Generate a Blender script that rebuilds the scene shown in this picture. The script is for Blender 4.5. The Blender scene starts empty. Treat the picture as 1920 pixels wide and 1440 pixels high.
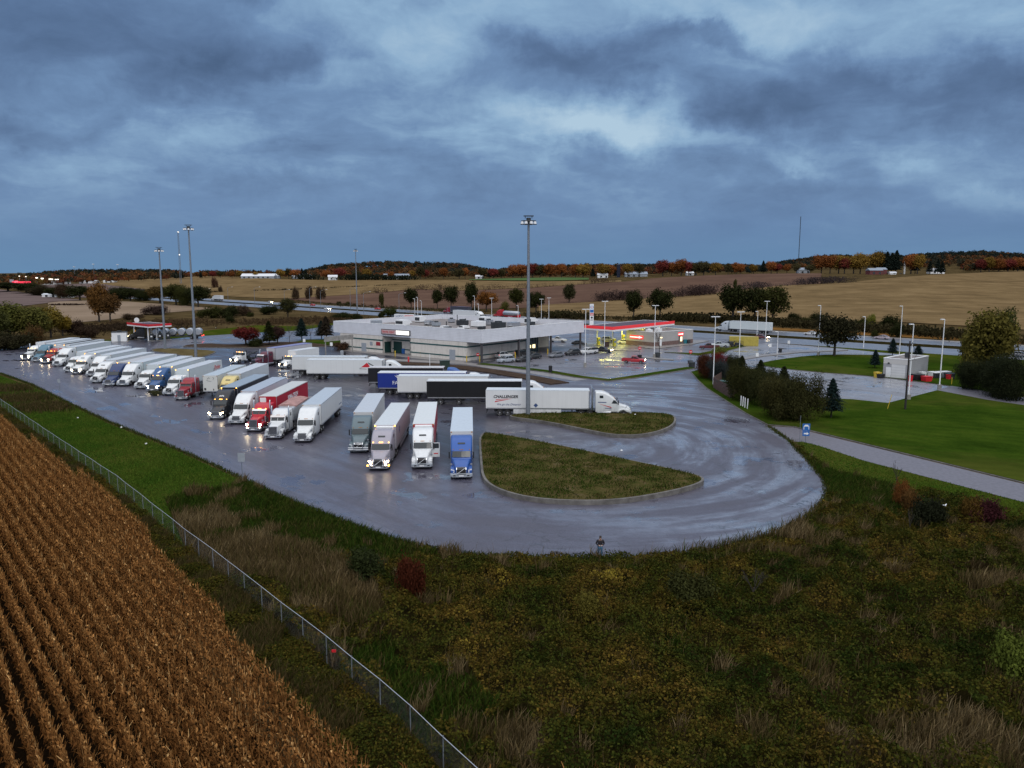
import bpy, math, random
import numpy as np
from mathutils import Vector, Matrix, noise as mnoise

scene = bpy.context.scene
COL = scene.collection
random.seed(7)
rng = np.random.default_rng(11)
PI = math.pi

# ------------------------------------------------------------------ camera
F_PX, HOR, CAM_H = 1455.0, 510.0, 22.3          # focal length in photo pixels, horizon line, metres above the lot
PITCH = math.atan((720 - HOR) / F_PX)
cam_data = bpy.data.cameras.new("camera")
cam_data.sensor_fit = 'HORIZONTAL'
cam_data.sensor_width = 36.0
cam_data.lens = 36.0 * F_PX / 1920.0
cam_data.clip_start = 0.5
cam_data.clip_end = 20000
cam = bpy.data.objects.new("camera", cam_data)
COL.objects.link(cam)
cam.location = (0, 0, CAM_H)
cam.rotation_euler = (PI / 2 - PITCH, 0, 0)
scene.camera = cam

# ------------------------------------------------------------------ colour management
scene.view_settings.view_transform = 'Standard'
scene.view_settings.look = 'None'
scene.view_settings.gamma = 1.0
scene.view_settings.exposure = 0.0
scene.cycles.max_bounces = 6
scene.cycles.transparent_max_bounces = 12
scene.cycles.sample_clamp_indirect = 4.0

# ------------------------------------------------------------------ sun (soft, through the overcast, from behind the camera)
SUN_EL, SUN_AZ = math.radians(50), math.radians(160)      # azimuth clockwise from +Y
sd = bpy.data.lights.new("sun", 'SUN')
sd.energy = 0.95
sd.angle = math.radians(40)
sd.color = (1.0, 0.97, 0.93)
sun = bpy.data.objects.new("sun", sd)
COL.objects.link(sun)
sv = Vector((math.cos(SUN_EL) * math.sin(SUN_AZ), math.cos(SUN_EL) * math.cos(SUN_AZ), math.sin(SUN_EL)))
sun.rotation_euler = (-sv).to_track_quat('-Z', 'Y').to_euler()
sun.location = (0, -40, 90)

# ------------------------------------------------------------------ node helper
class NT:
    def __init__(s, tree):
        s.t = tree; s.n = tree.nodes; s.l = tree.links
    def node(s, typ, **kw):
        n = s.n.new(typ)
        for k, v in kw.items(): setattr(n, k, v)
        return n
    def put(s, sock, v):
        if v is None: return
        if isinstance(v, bpy.types.NodeSocket): s.l.new(v, sock)
        else:
            if hasattr(sock.default_value, '__len__') and not hasattr(v, '__len__'):
                v = (v, v, v)
            if hasattr(sock.default_value, '__len__') and len(sock.default_value) == 4 and len(v) == 3:
                v = (*v, 1)
            sock.default_value = v
    def math(s, op, a, b=None, c=None, clamp=False):
        n = s.node('ShaderNodeMath', operation=op, use_clamp=clamp)
        s.put(n.inputs[0], a); s.put(n.inputs[1], b); s.put(n.inputs[2], c)
        return n.outputs[0]
    def vmath(s, op, a, b=None, out=0):
        n = s.node('ShaderNodeVectorMath', operation=op)
        s.put(n.inputs[0], a)
        if op == 'SCALE': s.put(n.inputs[3], b)
        else: s.put(n.inputs[1], b)
        return n.outputs[out]
    def noise(s, vec, scale, detail=4, rough=0.55, dist=0.0, out='Fac'):
        n = s.node('ShaderNodeTexNoise')
        s.put(n.inputs['Vector'], vec)
        n.inputs['Scale'].default_value = scale; n.inputs['Detail'].default_value = detail
        n.inputs['Roughness'].default_value = rough; n.inputs['Distortion'].default_value = dist
        return n.outputs[out]
    def mapr(s, v, a, b, c=0.0, d=1.0, smooth=False):
        n = s.node('ShaderNodeMapRange')
        if smooth: n.interpolation_type = 'SMOOTHSTEP'
        s.put(n.inputs[0], v)
        for i, q in enumerate((a, b, c, d)): s.put(n.inputs[i + 1], q)
        return n.outputs[0]
    def mix(s, fac, a, b, mode='MIX'):
        n = s.node('ShaderNodeMix', data_type='RGBA', blend_type=mode)
        s.put(n.inputs[0], fac); s.put(n.inputs[6], a); s.put(n.inputs[7], b)
        return n.outputs[2]
    def ramp(s, fac, stops):
        n = s.node('ShaderNodeValToRGB')
        e = n.color_ramp.elements
        while len(e) < len(stops): e.new(0.5)
        for i, (p, c) in enumerate(stops):
            e[i].position = p; e[i].color = (*c, 1) if len(c) == 3 else c
        s.put(n.inputs[0], fac)
        return n.outputs[0]
    def xyz(s, v):
        n = s.node('ShaderNodeSeparateXYZ'); s.put(n.inputs[0], v); return n.outputs
    def comb(s, x, y, z=0.0):
        n = s.node('ShaderNodeCombineXYZ')
        s.put(n.inputs[0], x); s.put(n.inputs[1], y); s.put(n.inputs[2], z); return n.outputs[0]

# ------------------------------------------------------------------ sky: Nishita base under a dusk overcast of procedural clouds
world = bpy.data.worlds.new("World")
scene.world = world
world.use_nodes = True
w = NT(world.node_tree)
w.n.clear()
STR = 0.1
sky = w.node('ShaderNodeTexSky', sky_type='NISHITA')
sky.sun_disc = False
sky.sun_elevation = SUN_EL
sky.sun_rotation = SUN_AZ
tc = w.node('ShaderNodeTexCoord').outputs['Generated']
X, Y, Z = w.xyz(tc)
zc = w.math('MAXIMUM', Z, 0.0)
den = w.math('ADD', zc, 0.24)
plane = w.comb(w.math('DIVIDE', X, den), w.math('DIVIDE', Y, den), 0.0)
warp = w.vmath('SCALE', w.vmath('SUBTRACT', w.noise(plane, 1.1, 5, 0.6, out='Color'), (0.5, 0.5, 0.5)), 0.9)
pw = w.vmath('ADD', plane, warp)
n_big = w.noise(pw, 0.9, 8, 0.52)
n_mid = w.noise(w.vmath('MULTIPLY', pw, (0.9, 1.1, 1.0)), 2.6, 9, 0.58)
ys = w.math('MAXIMUM', Y, 0.05)
wu = w.math('SUBTRACT', w.noise(tc, 8.0, 8, 0.60), 0.5)
wv = w.math('SUBTRACT', w.noise(w.vmath('ADD', tc, (3.1, 1.7, 0.4)), 9.0, 7, 0.62), 0.5)
U = w.math('ADD', w.math('DIVIDE', X, ys), w.math('MULTIPLY', wu, 0.20))
V = w.math('ADD', w.math('DIVIDE', Z, ys), w.math('MULTIPLY', wv, 0.12))
fw = w.mapr(Y, 0.25, 0.5)
def cloud(px, py, rx, ry, amp, tilt=0.0):
    # a cloud bank at a compass bearing and elevation
    u0, v0 = (px - 960) / F_PX, (HOR - py) / F_PX * 1.02
    du = w.math('SUBTRACT', U, u0); dv = w.math('SUBTRACT', V, v0)
    if tilt: dv = w.math('ADD', dv, w.math('MULTIPLY', du, tilt))
    a = w.math('DIVIDE', du, rx / F_PX); b = w.math('DIVIDE', dv, ry / F_PX)
    r = w.math('ADD', w.math('MULTIPLY', a, a), w.math('MULTIPLY', b, b))
    return w.math('MULTIPLY', w.math('POWER', 2.718, w.math('MULTIPLY', r, -1.0)), amp)
val = w.math('ADD', w.math('MULTIPLY', w.math('SUBTRACT', n_big, 0.5), 0.70), w.math('MULTIPLY', w.math('SUBTRACT', n_mid, 0.5), 0.62))
n_fin = w.noise(w.vmath('ADD', w.vmath('MULTIPLY', tc, (1.0, 1.0, 1.7)), w.vmath('SCALE', warp, 0.08)), 11.0, 8, 0.62, 0.6)
val = w.math('ADD', val, w.math('MULTIPLY', w.math('SUBTRACT', n_fin, 0.5), 0.40))
banks = [(1120, 150, 165, 60, -.42, -.05), (1010, 120, 60, 26, -.22, .2), (1330, 112, 105, 18, -.34, .10), (1240, 120, 60, 20, -.2, 0), (1345, 232, 70, 34, -.40, 0), (1470, 215, 130, 42, -.36, .12), (1640, 180, 170, 36, -.34, .22),
         (1820, 170, 150, 34, -.30, .2), (1820, 250, 200, 40, -.20, .1), (1560, 270, 150, 30, -.16, .1), (1600, 380, 230, 26, -.20, 0), (1260, 360, 200, 40, -.10, 0),
         (1190, 222, 210, 52, .34, .05), (1180, 268, 250, 40, .30, 0), (1060, 262, 120, 36, .30, 0), (1540, 70, 420, 90, .36, 0), (1480, 325, 60, 22, .30, .3), (1680, 320, 60, 20, .22, .1), (1870, 385, 70, 24, .36, .1), (1800, 380, 50, 14, .2, 0),
         (640, 50, 160, 40, .22, 0), (700, 130, 130, 50, .22, -.2), (860, 100, 100, 60, .16, 0), (330, 195, 220, 34, -.34, -.22), (120, 90, 260, 90, -.28, 0), (20, 262, 130, 26, -.34, -.1),
         (420, 342, 330, 20, -.20, 0), (190, 230, 160, 18, .20, -.2), (430, 150, 70, 30, -.16, -.2), (520, 40, 70, 26, -.24, -.25), (600, 148, 80, 26, -.28, -.3), (480, 260, 200, 22, .14, -.08), (720, 390, 350, 22, -.10, 0), (100, 350, 200, 16, .12, 0)]
acc = None
for bk in banks:
    c = cloud(*bk)
    acc = c if acc is None else w.math('ADD', acc, c)
val = w.math('ADD', val, w.math('MULTIPLY', acc, w.math('MULTIPLY', fw, 0.78)))
# smoother near the horizon
val = w.math('MULTIPLY', val, w.mapr(zc, 0.0, 0.16, 0.35, 1.0, True))
val = w.math('ADD', w.math('MULTIPLY', val, 1.08), 0.53)
ccol = w.ramp(val, [(0.0, (0.060, 0.106, 0.202)), (0.30, (0.105, 0.178, 0.322)), (0.52, (0.158, 0.266, 0.450)), (0.74, (0.265, 0.420, 0.605)), (1.0, (0.43, 0.59, 0.73))])
hz = w.ramp(zc, [(0.0, (0.112, 0.240, 0.415)), (0.06, (0.104, 0.200, 0.385)), (0.16, (0.148, 0.240, 0.435)), (0.3, (0.17, 0.275, 0.46))])
ccol = w.mix(w.mapr(zc, 0.015, 0.13, 0.80, 0.0, True), ccol, hz)
# the overcast is brightest overhead (outside the frame), and paler behind the camera
up = w.mapr(Z, 0.36, 0.85, 0.0, 1.0, True)
back = w.math('MULTIPLY', w.mapr(Y, 0.25, -0.6, 0.0, 1.0, True), w.mapr(Z, 0.05, 0.4, 0.0, 1.0, True))
ccol = w.mix(w.math('MAXIMUM', up, back), ccol, (1.16, 1.18, 1.24))
scaled = w.vmath('SCALE', ccol, 1.0 / STR)
final = w.mix(0.96, sky.outputs[0], scaled)
final = w.mix(w.mapr(Z, -0.02, 0.0), (0.5, 0.6, 0.8), final)
bg = w.node('ShaderNodeBackground')
w.put(bg.inputs['Color'], final)
bg.inputs['Strength'].default_value = STR
wo = w.node('ShaderNodeOutputWorld')
w.l.new(bg.outputs[0], wo.inputs[0])

# ------------------------------------------------------------------ lay of the land
LC, LS = math.cos(PITCH), math.sin(PITCH)
def ray(px, py):
    dx = (px - 960) / F_PX; dz = -(py - 720) / F_PX
    return np.array([dx, LC + dz * LS, -LS + dz * LC])
def g(px, py, z=0.0):
    """ground (or height z) point seen at a photo position"""
    d = ray(px, py); t = (z - CAM_H) / d[2]
    return (float(d[0] * t), float(d[1] * t))
N_HW = (0.714, 0.700)        # across the highway, away from the lot
T_HW = (-0.700, 0.714)       # along it
AZ = [(-960 + p) / F_PX for p in (0, 200, 400, 700, 900, 1100, 1300, 1500, 1700, 1920)]
ZT = [3.0, 8.0, 14.5, 13.4, 13.8, 15.0, 18.5, 20.8, 20.2, 22.6]
DT = [800, 900, 1000, 1000, 950, 900, 850, 800, 760, 900]
AZ2 = [(-960 + p) / F_PX for p in (0, 100, 200, 330, 400, 560, 620, 720, 860, 920, 1000, 1100, 1300, 1420, 1480, 1550, 1640, 1750, 1830, 1920)]
Z2 = [9, 15, 19, 18, 13, 13, 28, 35, 31, 18, 25, 29, 29, 27, 38, 47, 43, 51, 55, 48]
def sm(t):
    t = np.clip(t, 0, 1); return t * t * (3 - 2 * t)
def H(x, y):
    x = np.asarray(x, float); y = np.asarray(y, float)
    yy = np.maximum(y, 1.0); az = np.clip(x / yy, -0.9, 0.9)
    zt = np.interp(az, AZ, ZT); dt = np.interp(az, AZ, DT); z2 = np.interp(az, AZ2, Z2)
    ds = 292.0 / np.maximum(0.714 * az + 0.70, 0.2)
    ds = np.minimum(ds, dt - 150)
    h = zt * (0.55 * np.clip((y - ds) / (dt - ds), 0, 1) ** 1.25 + 0.45 * sm((y - ds) / (dt - ds)))
    h = h + (z2 - zt) * sm((y - dt - 40) / (1600 - dt - 40))
    h = np.where(y < 60, 0.0, h)
    return h
def Hs(x, y): return float(H(x, y))
def gh(px, py):
    """where the sight line at a photo position meets the rolling land"""
    d = ray(px, py); o = np.array([0, 0, CAM_H]); t = 20.0; last = t
    while t < 4000:
        q = o + d * t
        if q[2] < Hs(q[0], q[1]):
            a, b = last, t
            for _ in range(24):
                m = (a + b) / 2; q = o + d * m
                if q[2] < Hs(q[0], q[1]): b = m
                else: a = m
            q = o + d * b
            return (float(q[0]), float(q[1]))
        last = t; t *= 1.01
    q = o + d * 2500
    return (float(q[0]), float(q[1]))
def at(px, d):
    return ((px - 960) / F_PX * d * 1.0, d)

# ------------------------------------------------------------------ object helpers
def tag(o, label=None, cat=None, group=None, kind=None):
    if label: o['label'] = label
    if cat: o['category'] = cat
    if group: o['group'] = group
    if kind: o['kind'] = kind
    return o
def thing(name, label, cat, loc=(0, 0, 0), rz=0.0, group=None, scale=None):
    o = bpy.data.objects.new(name, None)
    COL.objects.link(o)
    o.empty_display_size = 0.5
    o.location = loc if len(loc) == 3 else (*loc, 0)
    o.rotation_euler = (0, 0, rz)
    if scale: o.scale = (scale,) * 3 if not hasattr(scale, '__len__') else scale
    return tag(o, label, cat, group)
def link(name, me, parent=None, loc=(0, 0, 0), rz=0.0, color=None, scale=None, rot=None):
    o = bpy.data.objects.new(name, me)
    COL.objects.link(o)
    if parent: o.parent = parent
    o.location = loc if len(loc) == 3 else (*loc, 0)
    o.rotation_euler = rot if rot else (0, 0, rz)
    if color: o.color = (*color, 1)
    if scale: o.scale = (scale,) * 3 if not hasattr(scale, '__len__') else scale
    return o
class MB:
    """collects boxes, lofts, tubes and prisms into one mesh"""
    def __init__(s): s.v = []; s.f = []; s.m = []; s.cur = 0
    def mat(s, i): s.cur = i; return s
    def add(s, vs, fs):
        b = len(s.v); s.v.extend(vs)
        for f in fs: s.f.append(tuple(b + i for i in f)); s.m.append(s.cur)
        return s
    def box(s, x0, x1, y0, y1, z0, z1):
        if x0 > x1: x0, x1 = x1, x0
        if y0 > y1: y0, y1 = y1, y0
        if z0 > z1: z0, z1 = z1, z0
        return s.add([(x0, y0, z0), (x1, y0, z0), (x1, y1, z0), (x0, y1, z0), (x0, y0, z1), (x1, y0, z1), (x1, y1, z1), (x0, y1, z1)],
                     [(0, 3, 2, 1), (4, 5, 6, 7), (0, 1, 5, 4), (1, 2, 6, 5), (2, 3, 7, 6), (3, 0, 4, 7)])
    def loft(s, secs, caps=True):
        n = len(secs[0]); vs = [p for c in secs for p in c]; fs = []
        for i in range(len(secs) - 1):
            for j in range(n):
                k = (j + 1) % n
                fs.append((i * n + j, i * n + k, (i + 1) * n + k, (i + 1) * n + j))
        if caps:
            fs.append(tuple(range(n - 1, -1, -1))); fs.append(tuple((len(secs) - 1) * n + j for j in range(n)))
        return s.add(vs, fs)
    def tube(s, pts, r, n=8, caps=True):
        pts = [Vector(p) for p in pts]; rs = r if hasattr(r, '__len__') else [r] * len(pts)
        secs = []
        for i, p in enumerate(pts):
            d = (pts[min(i + 1, len(pts) - 1)] - pts[max(i - 1, 0)]).normalized()
            a = d.cross(Vector((0, 0, 1)) if abs(d.z) < 0.9 else Vector((1, 0, 0))).normalized(); b = d.cross(a)
            secs.append([tuple(p + a * (rs[i] * math.cos(t)) + b * (rs[i] * math.sin(t))) for t in [2 * PI * q / n for q in range(n)]])
        return s.loft(secs, caps)
    def prism(s, poly, z0, z1):
        n = len(poly); ar = sum(poly[i][0] * poly[(i + 1) % n][1] - poly[(i + 1) % n][0] * poly[i][1] for i in range(n))
        if ar < 0: poly = poly[::-1]
        return s.add([(x, y, z0) for x, y in poly] + [(x, y, z1) for x, y in poly],
                     [tuple(range(n - 1, -1, -1)), tuple(range(n, 2 * n))] + [(i, (i + 1) % n, n + (i + 1) % n, n + i) for i in range(n)])
    def quad(s, *p): return s.add(list(p), [tuple(range(len(p)))])
    def mesh(s, name, mats, smooth=None):
        me = bpy.data.meshes.new(name)
        me.from_pydata(s.v, [], s.f)
        for m in mats: me.materials.append(m)
        me.polygons.foreach_set('material_index', s.m)
        if smooth is not None:
            me.polygons.foreach_set('use_smooth', [True] * len(me.polygons))
            me.set_sharp_from_angle(angle=math.radians(smooth))
        me.update()
        return me
    def build(s, name, mats, parent=None, smooth=None, **kw):
        if not isinstance(mats, (list, tuple)): mats = [mats]
        return link(name, s.mesh(name, mats, smooth), parent, **kw)
CACHE = {}
def cached(key, fn):
    if key not in CACHE: CACHE[key] = fn()
    return CACHE[key]
def rr(w, z0, z1, r, y, cx=0.0, n=3, taper=0.0):
    """rounded rectangle section across the vehicle at station y"""
    r = min(r, w / 2 - .001, (z1 - z0) / 2 - .001); h = w / 2; out = []
    for (sx, sz, a0) in ((1, 0, -90), (1, 1, 0), (-1, 1, 90), (-1, 0, 180)):
        for i in range(n + 1):
            a = math.radians(a0 + 90 * i / n)
            hx = h - (taper if sz else 0)
            out.append((cx + sx * (hx - r) + r * math.cos(a), y, (z1 - r if sz else z0 + r) + r * math.sin(a)))
    return out
def fast_mesh(name, verts, faces, mats, attr=None, attr2=None):
    """verts (N,3), faces (M,k) -> mesh, with per-face float attributes"""
    me = bpy.data.meshes.new(name)
    faces = np.asarray(faces, np.int32); k = faces.shape[1]; m = faces.shape[0]
    me.vertices.add(len(verts)); me.vertices.foreach_set('co', np.asarray(verts, np.float32).ravel())
    me.loops.add(m * k); me.loops.foreach_set('vertex_index', faces.ravel())
    me.polygons.add(m)
    me.polygons.foreach_set('loop_start', np.arange(0, m * k, k, dtype=np.int32))
    me.polygons.foreach_set('loop_total', np.full(m, k, np.int32))
    for mt in mats: me.materials.append(mt)
    for nm, a in (('tone', attr), ('hue', attr2)):
        if a is not None:
            at_ = me.attributes.new(nm, 'FLOAT', 'FACE'); at_.data.foreach_set('value', np.asarray(a, np.float32))
    me.update(calc_edges=True)
    return me
def inside(P, poly):
    x, y = P[:, 0], P[:, 1]; r = np.zeros(len(P), bool); n = len(poly)
    for i in range(n):
        (x0, y0), (x1, y1) = poly[i], poly[(i + 1) % n]
        c = ((y0 > y) != (y1 > y)) & (x < (x1 - x0) * (y - y0) / ((y1 - y0) or 1e-9) + x0)
        r ^= c
    return r
# ------------------------------------------------------------------ materials
MATS = {}
def mat(name):
    m = bpy.data.materials.new(name); m.use_nodes = True
    t = NT(m.node_tree); t.n.clear()
    out = t.node('ShaderNodeOutputMaterial'); p = t.node('ShaderNodeBsdfPrincipled')
    t.l.new(p.outputs[0], out.inputs[0]); MATS[name] = m
    return m, t, p, out
def simple(name, col, rough=0.5, metal=0.0, noise=0.0, nscale=3.0, spec=0.5, coat=0.0):
    m, t, p, o = mat(name)
    p.inputs['Roughness'].default_value = rough; p.inputs['Metallic'].default_value = metal
    p.inputs['Specular IOR Level'].default_value = spec
    p.inputs['Coat Weight'].default_value = coat
    if noise:
        v = t.node('ShaderNodeTexCoord').outputs['Object']
        f = t.mapr(t.noise(v, nscale, 5), 0.3, 0.7, 1 - noise, 1 + noise)
        t.put(p.inputs['Base Color'], t.vmath('SCALE', col, f))
    else: t.put(p.inputs['Base Color'], col)
    return m
def emit(name, col, strength):
    m, t, p, o = mat(name)
    t.put(p.inputs['Base Color'], tuple(c * .6 for c in col)); t.put(p.inputs['Emission Color'], col)
    p.inputs['Emission Strength'].default_value = strength
    return m
def paint():
    m, t, p, o = mat('vehicle_paint')
    oi = t.node('ShaderNodeObjectInfo')
    v = t.node('ShaderNodeTexCoord').outputs['Object']
    off = t.vmath('ADD', v, t.vmath('SCALE', (7.0, 3.0, 5.0), oi.outputs['Random']))
    streak = t.noise(t.vmath('MULTIPLY', off, (1.6, 1.6, 0.22)), 1.6, 6, 0.65)
    grime = t.mapr(t.xyz(v)[2], 0.5, 2.2, 0.45, 0.0)
    d = t.math('ADD', t.mapr(streak, 0.45, 0.8, 0.0, 0.30), t.math('MULTIPLY', grime, t.mapr(streak, 0.3, 0.65)), clamp=True)
    c = t.mix(d, oi.outputs['Color'], t.mix(0.5, oi.outputs['Color'], (0.09, 0.085, 0.08)))
    t.put(p.inputs['Base Color'], c)
    t.put(p.inputs['Roughness'], t.mapr(streak, 0.3, 0.7, 0.28, 0.5))
    p.inputs['Coat Weight'].default_value = 0.25; p.inputs['Coat Roughness'].default_value = 0.15
    return m
PAINT = paint()
def panel_paint():
    # trailer skins: riveted vertical panels with rain streaks
    m, t, p, o = mat('trailer_skin')
    oi = t.node('ShaderNodeObjectInfo')
    v = t.node('ShaderNodeTexCoord').outputs['Object']
    x, y, z = t.xyz(v)
    off = t.vmath('ADD', v, t.vmath('SCALE', (7.0, 31.0, 5.0), oi.outputs['Random']))
    streak = t.noise(t.vmath('MULTIPLY', off, (1.2, 2.4, 0.10)), 1.2, 6, 0.65)
    blot = t.noise(off, 0.35, 4)
    seam = t.math('LESS_THAN', t.math('FRACT', t.math('DIVIDE', y, 1.22)), 0.028)
    rail = t.math('LESS_THAN', z, 1.36)
    d = t.math('ADD', t.mapr(streak, 0.45, 0.85, 0.0, 0.22), t.math('MULTIPLY', seam, 0.28))
    d = t.math('ADD', d, t.mapr(blot, 0.5, 0.75, 0.0, 0.12))
    d = t.math('ADD', d, t.math('MULTIPLY', rail, 0.22), clamp=True)
    t.put(p.inputs['Base Color'], t.mix(d, oi.outputs['Color'], t.mix(0.35, oi.outputs['Color'], (0.07, 0.07, 0.075))))
    p.inputs['Roughness'].default_value = 0.42
    return m
SKIN = panel_paint()
METAL = simple('galvanised_steel', (0.22, 0.245, 0.28), 0.5, 0.4, 0.15, 4)
CHROME = simple('chrome', (0.62, 0.64, 0.67), 0.16, 1.0)
ALU = simple('polished_aluminium', (0.55, 0.56, 0.58), 0.32, 0.85, 0.1, 2)
BLACK = simple('black_plastic', (0.012, 0.012, 0.014), 0.5)
TYRE = simple('tyre_rubber', (0.014, 0.013, 0.014), 0.75, 0, 0.3, 8)
def glass():
    m, t, p, o = mat('tinted_glass')
    t.put(p.inputs['Base Color'], (0.016, 0.022, 0.026)); p.inputs['Roughness'].default_value = 0.06
    p.inputs['Specular IOR Level'].default_value = 0.75
    return m
GLASS = glass()
LAMP_OFF = simple('lamp_lens', (0.55, 0.57, 0.6), 0.12, 0.3)
HEAD_ON = emit('headlight_lit', (1.0, 0.78, 0.48), 55.0)
AMBER_ON = emit('amber_lamp_lit', (1.0, 0.42, 0.06), 9.0)
AMBER_OFF = simple('amber_lamp', (0.5, 0.2, 0.03), 0.25)
TAIL_ON = emit('tail_lamp_lit', (1.0, 0.06, 0.05), 7.0)
TAIL_OFF = simple('tail_lamp', (0.28, 0.012, 0.012), 0.25)
WHITE = simple('white_paint', (0.78, 0.79, 0.80), 0.45, 0, 0.06, 2)
GREYM = simple('grey_paint', (0.30, 0.33, 0.37), 0.5, 0, 0.1, 2)
DARKM = simple('dark_metal', (0.045, 0.05, 0.055), 0.5, 0.3, 0.2, 2)
RED = simple('red_paint', (0.58, 0.022, 0.03), 0.4, 0, 0.08, 1)
BLUE = simple('blue_paint', (0.02, 0.13, 0.42), 0.4)
YELLOW = simple('yellow_paint', (0.62, 0.42, 0.03), 0.5, 0, 0.12, 3)
PLATE = simple('number_plate', (0.75, 0.76, 0.78), 0.4)
INK_BLACK = simple('black_lettering', (0.015, 0.015, 0.02), 0.5)
INK_RED = simple('red_lettering', (0.55, 0.02, 0.03), 0.5)
INK_BLUE = simple('blue_lettering', (0.03, 0.07, 0.2), 0.5)
INK_WHITE = simple('white_lettering', (0.8, 0.81, 0.82), 0.5)
CONC = simple('cast_concrete', (0.27, 0.26, 0.245), 0.75, 0, 0.25, 1.4)
def kerb():
    m, t, p, o = mat('kerb_concrete')
    v = t.node('ShaderNodeNewGeometry').outputs['Position']; x, y, z = t.xyz(v)
    n = t.noise(v, 0.9, 6, 0.7); vo = t.node('ShaderNodeTexVoronoi'); vo.inputs['Scale'].default_value = 0.4; t.put(vo.inputs['Vector'], v)
    c = t.ramp(n, [(0.3, (0.07, 0.062, 0.055)), (0.5, (0.14, 0.13, 0.12)), (0.7, (0.21, 0.20, 0.185))])
    c = t.mix(t.mapr(t.xyz(vo.outputs['Color'])[0], 0, 1, 0.0, 0.35), c, (0.06, 0.055, 0.05))
    t.put(p.inputs['Base Color'], c); p.inputs['Roughness'].default_value = 0.7
    return m
KERB = kerb()
TIMBER = simple('weathered_timber', (0.075, 0.055, 0.045), 0.8, 0, 0.35, 3)
FENCEW = simple('brown_fence_boards', (0.085, 0.045, 0.036), 0.75, 0, 0.4, 4)

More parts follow.
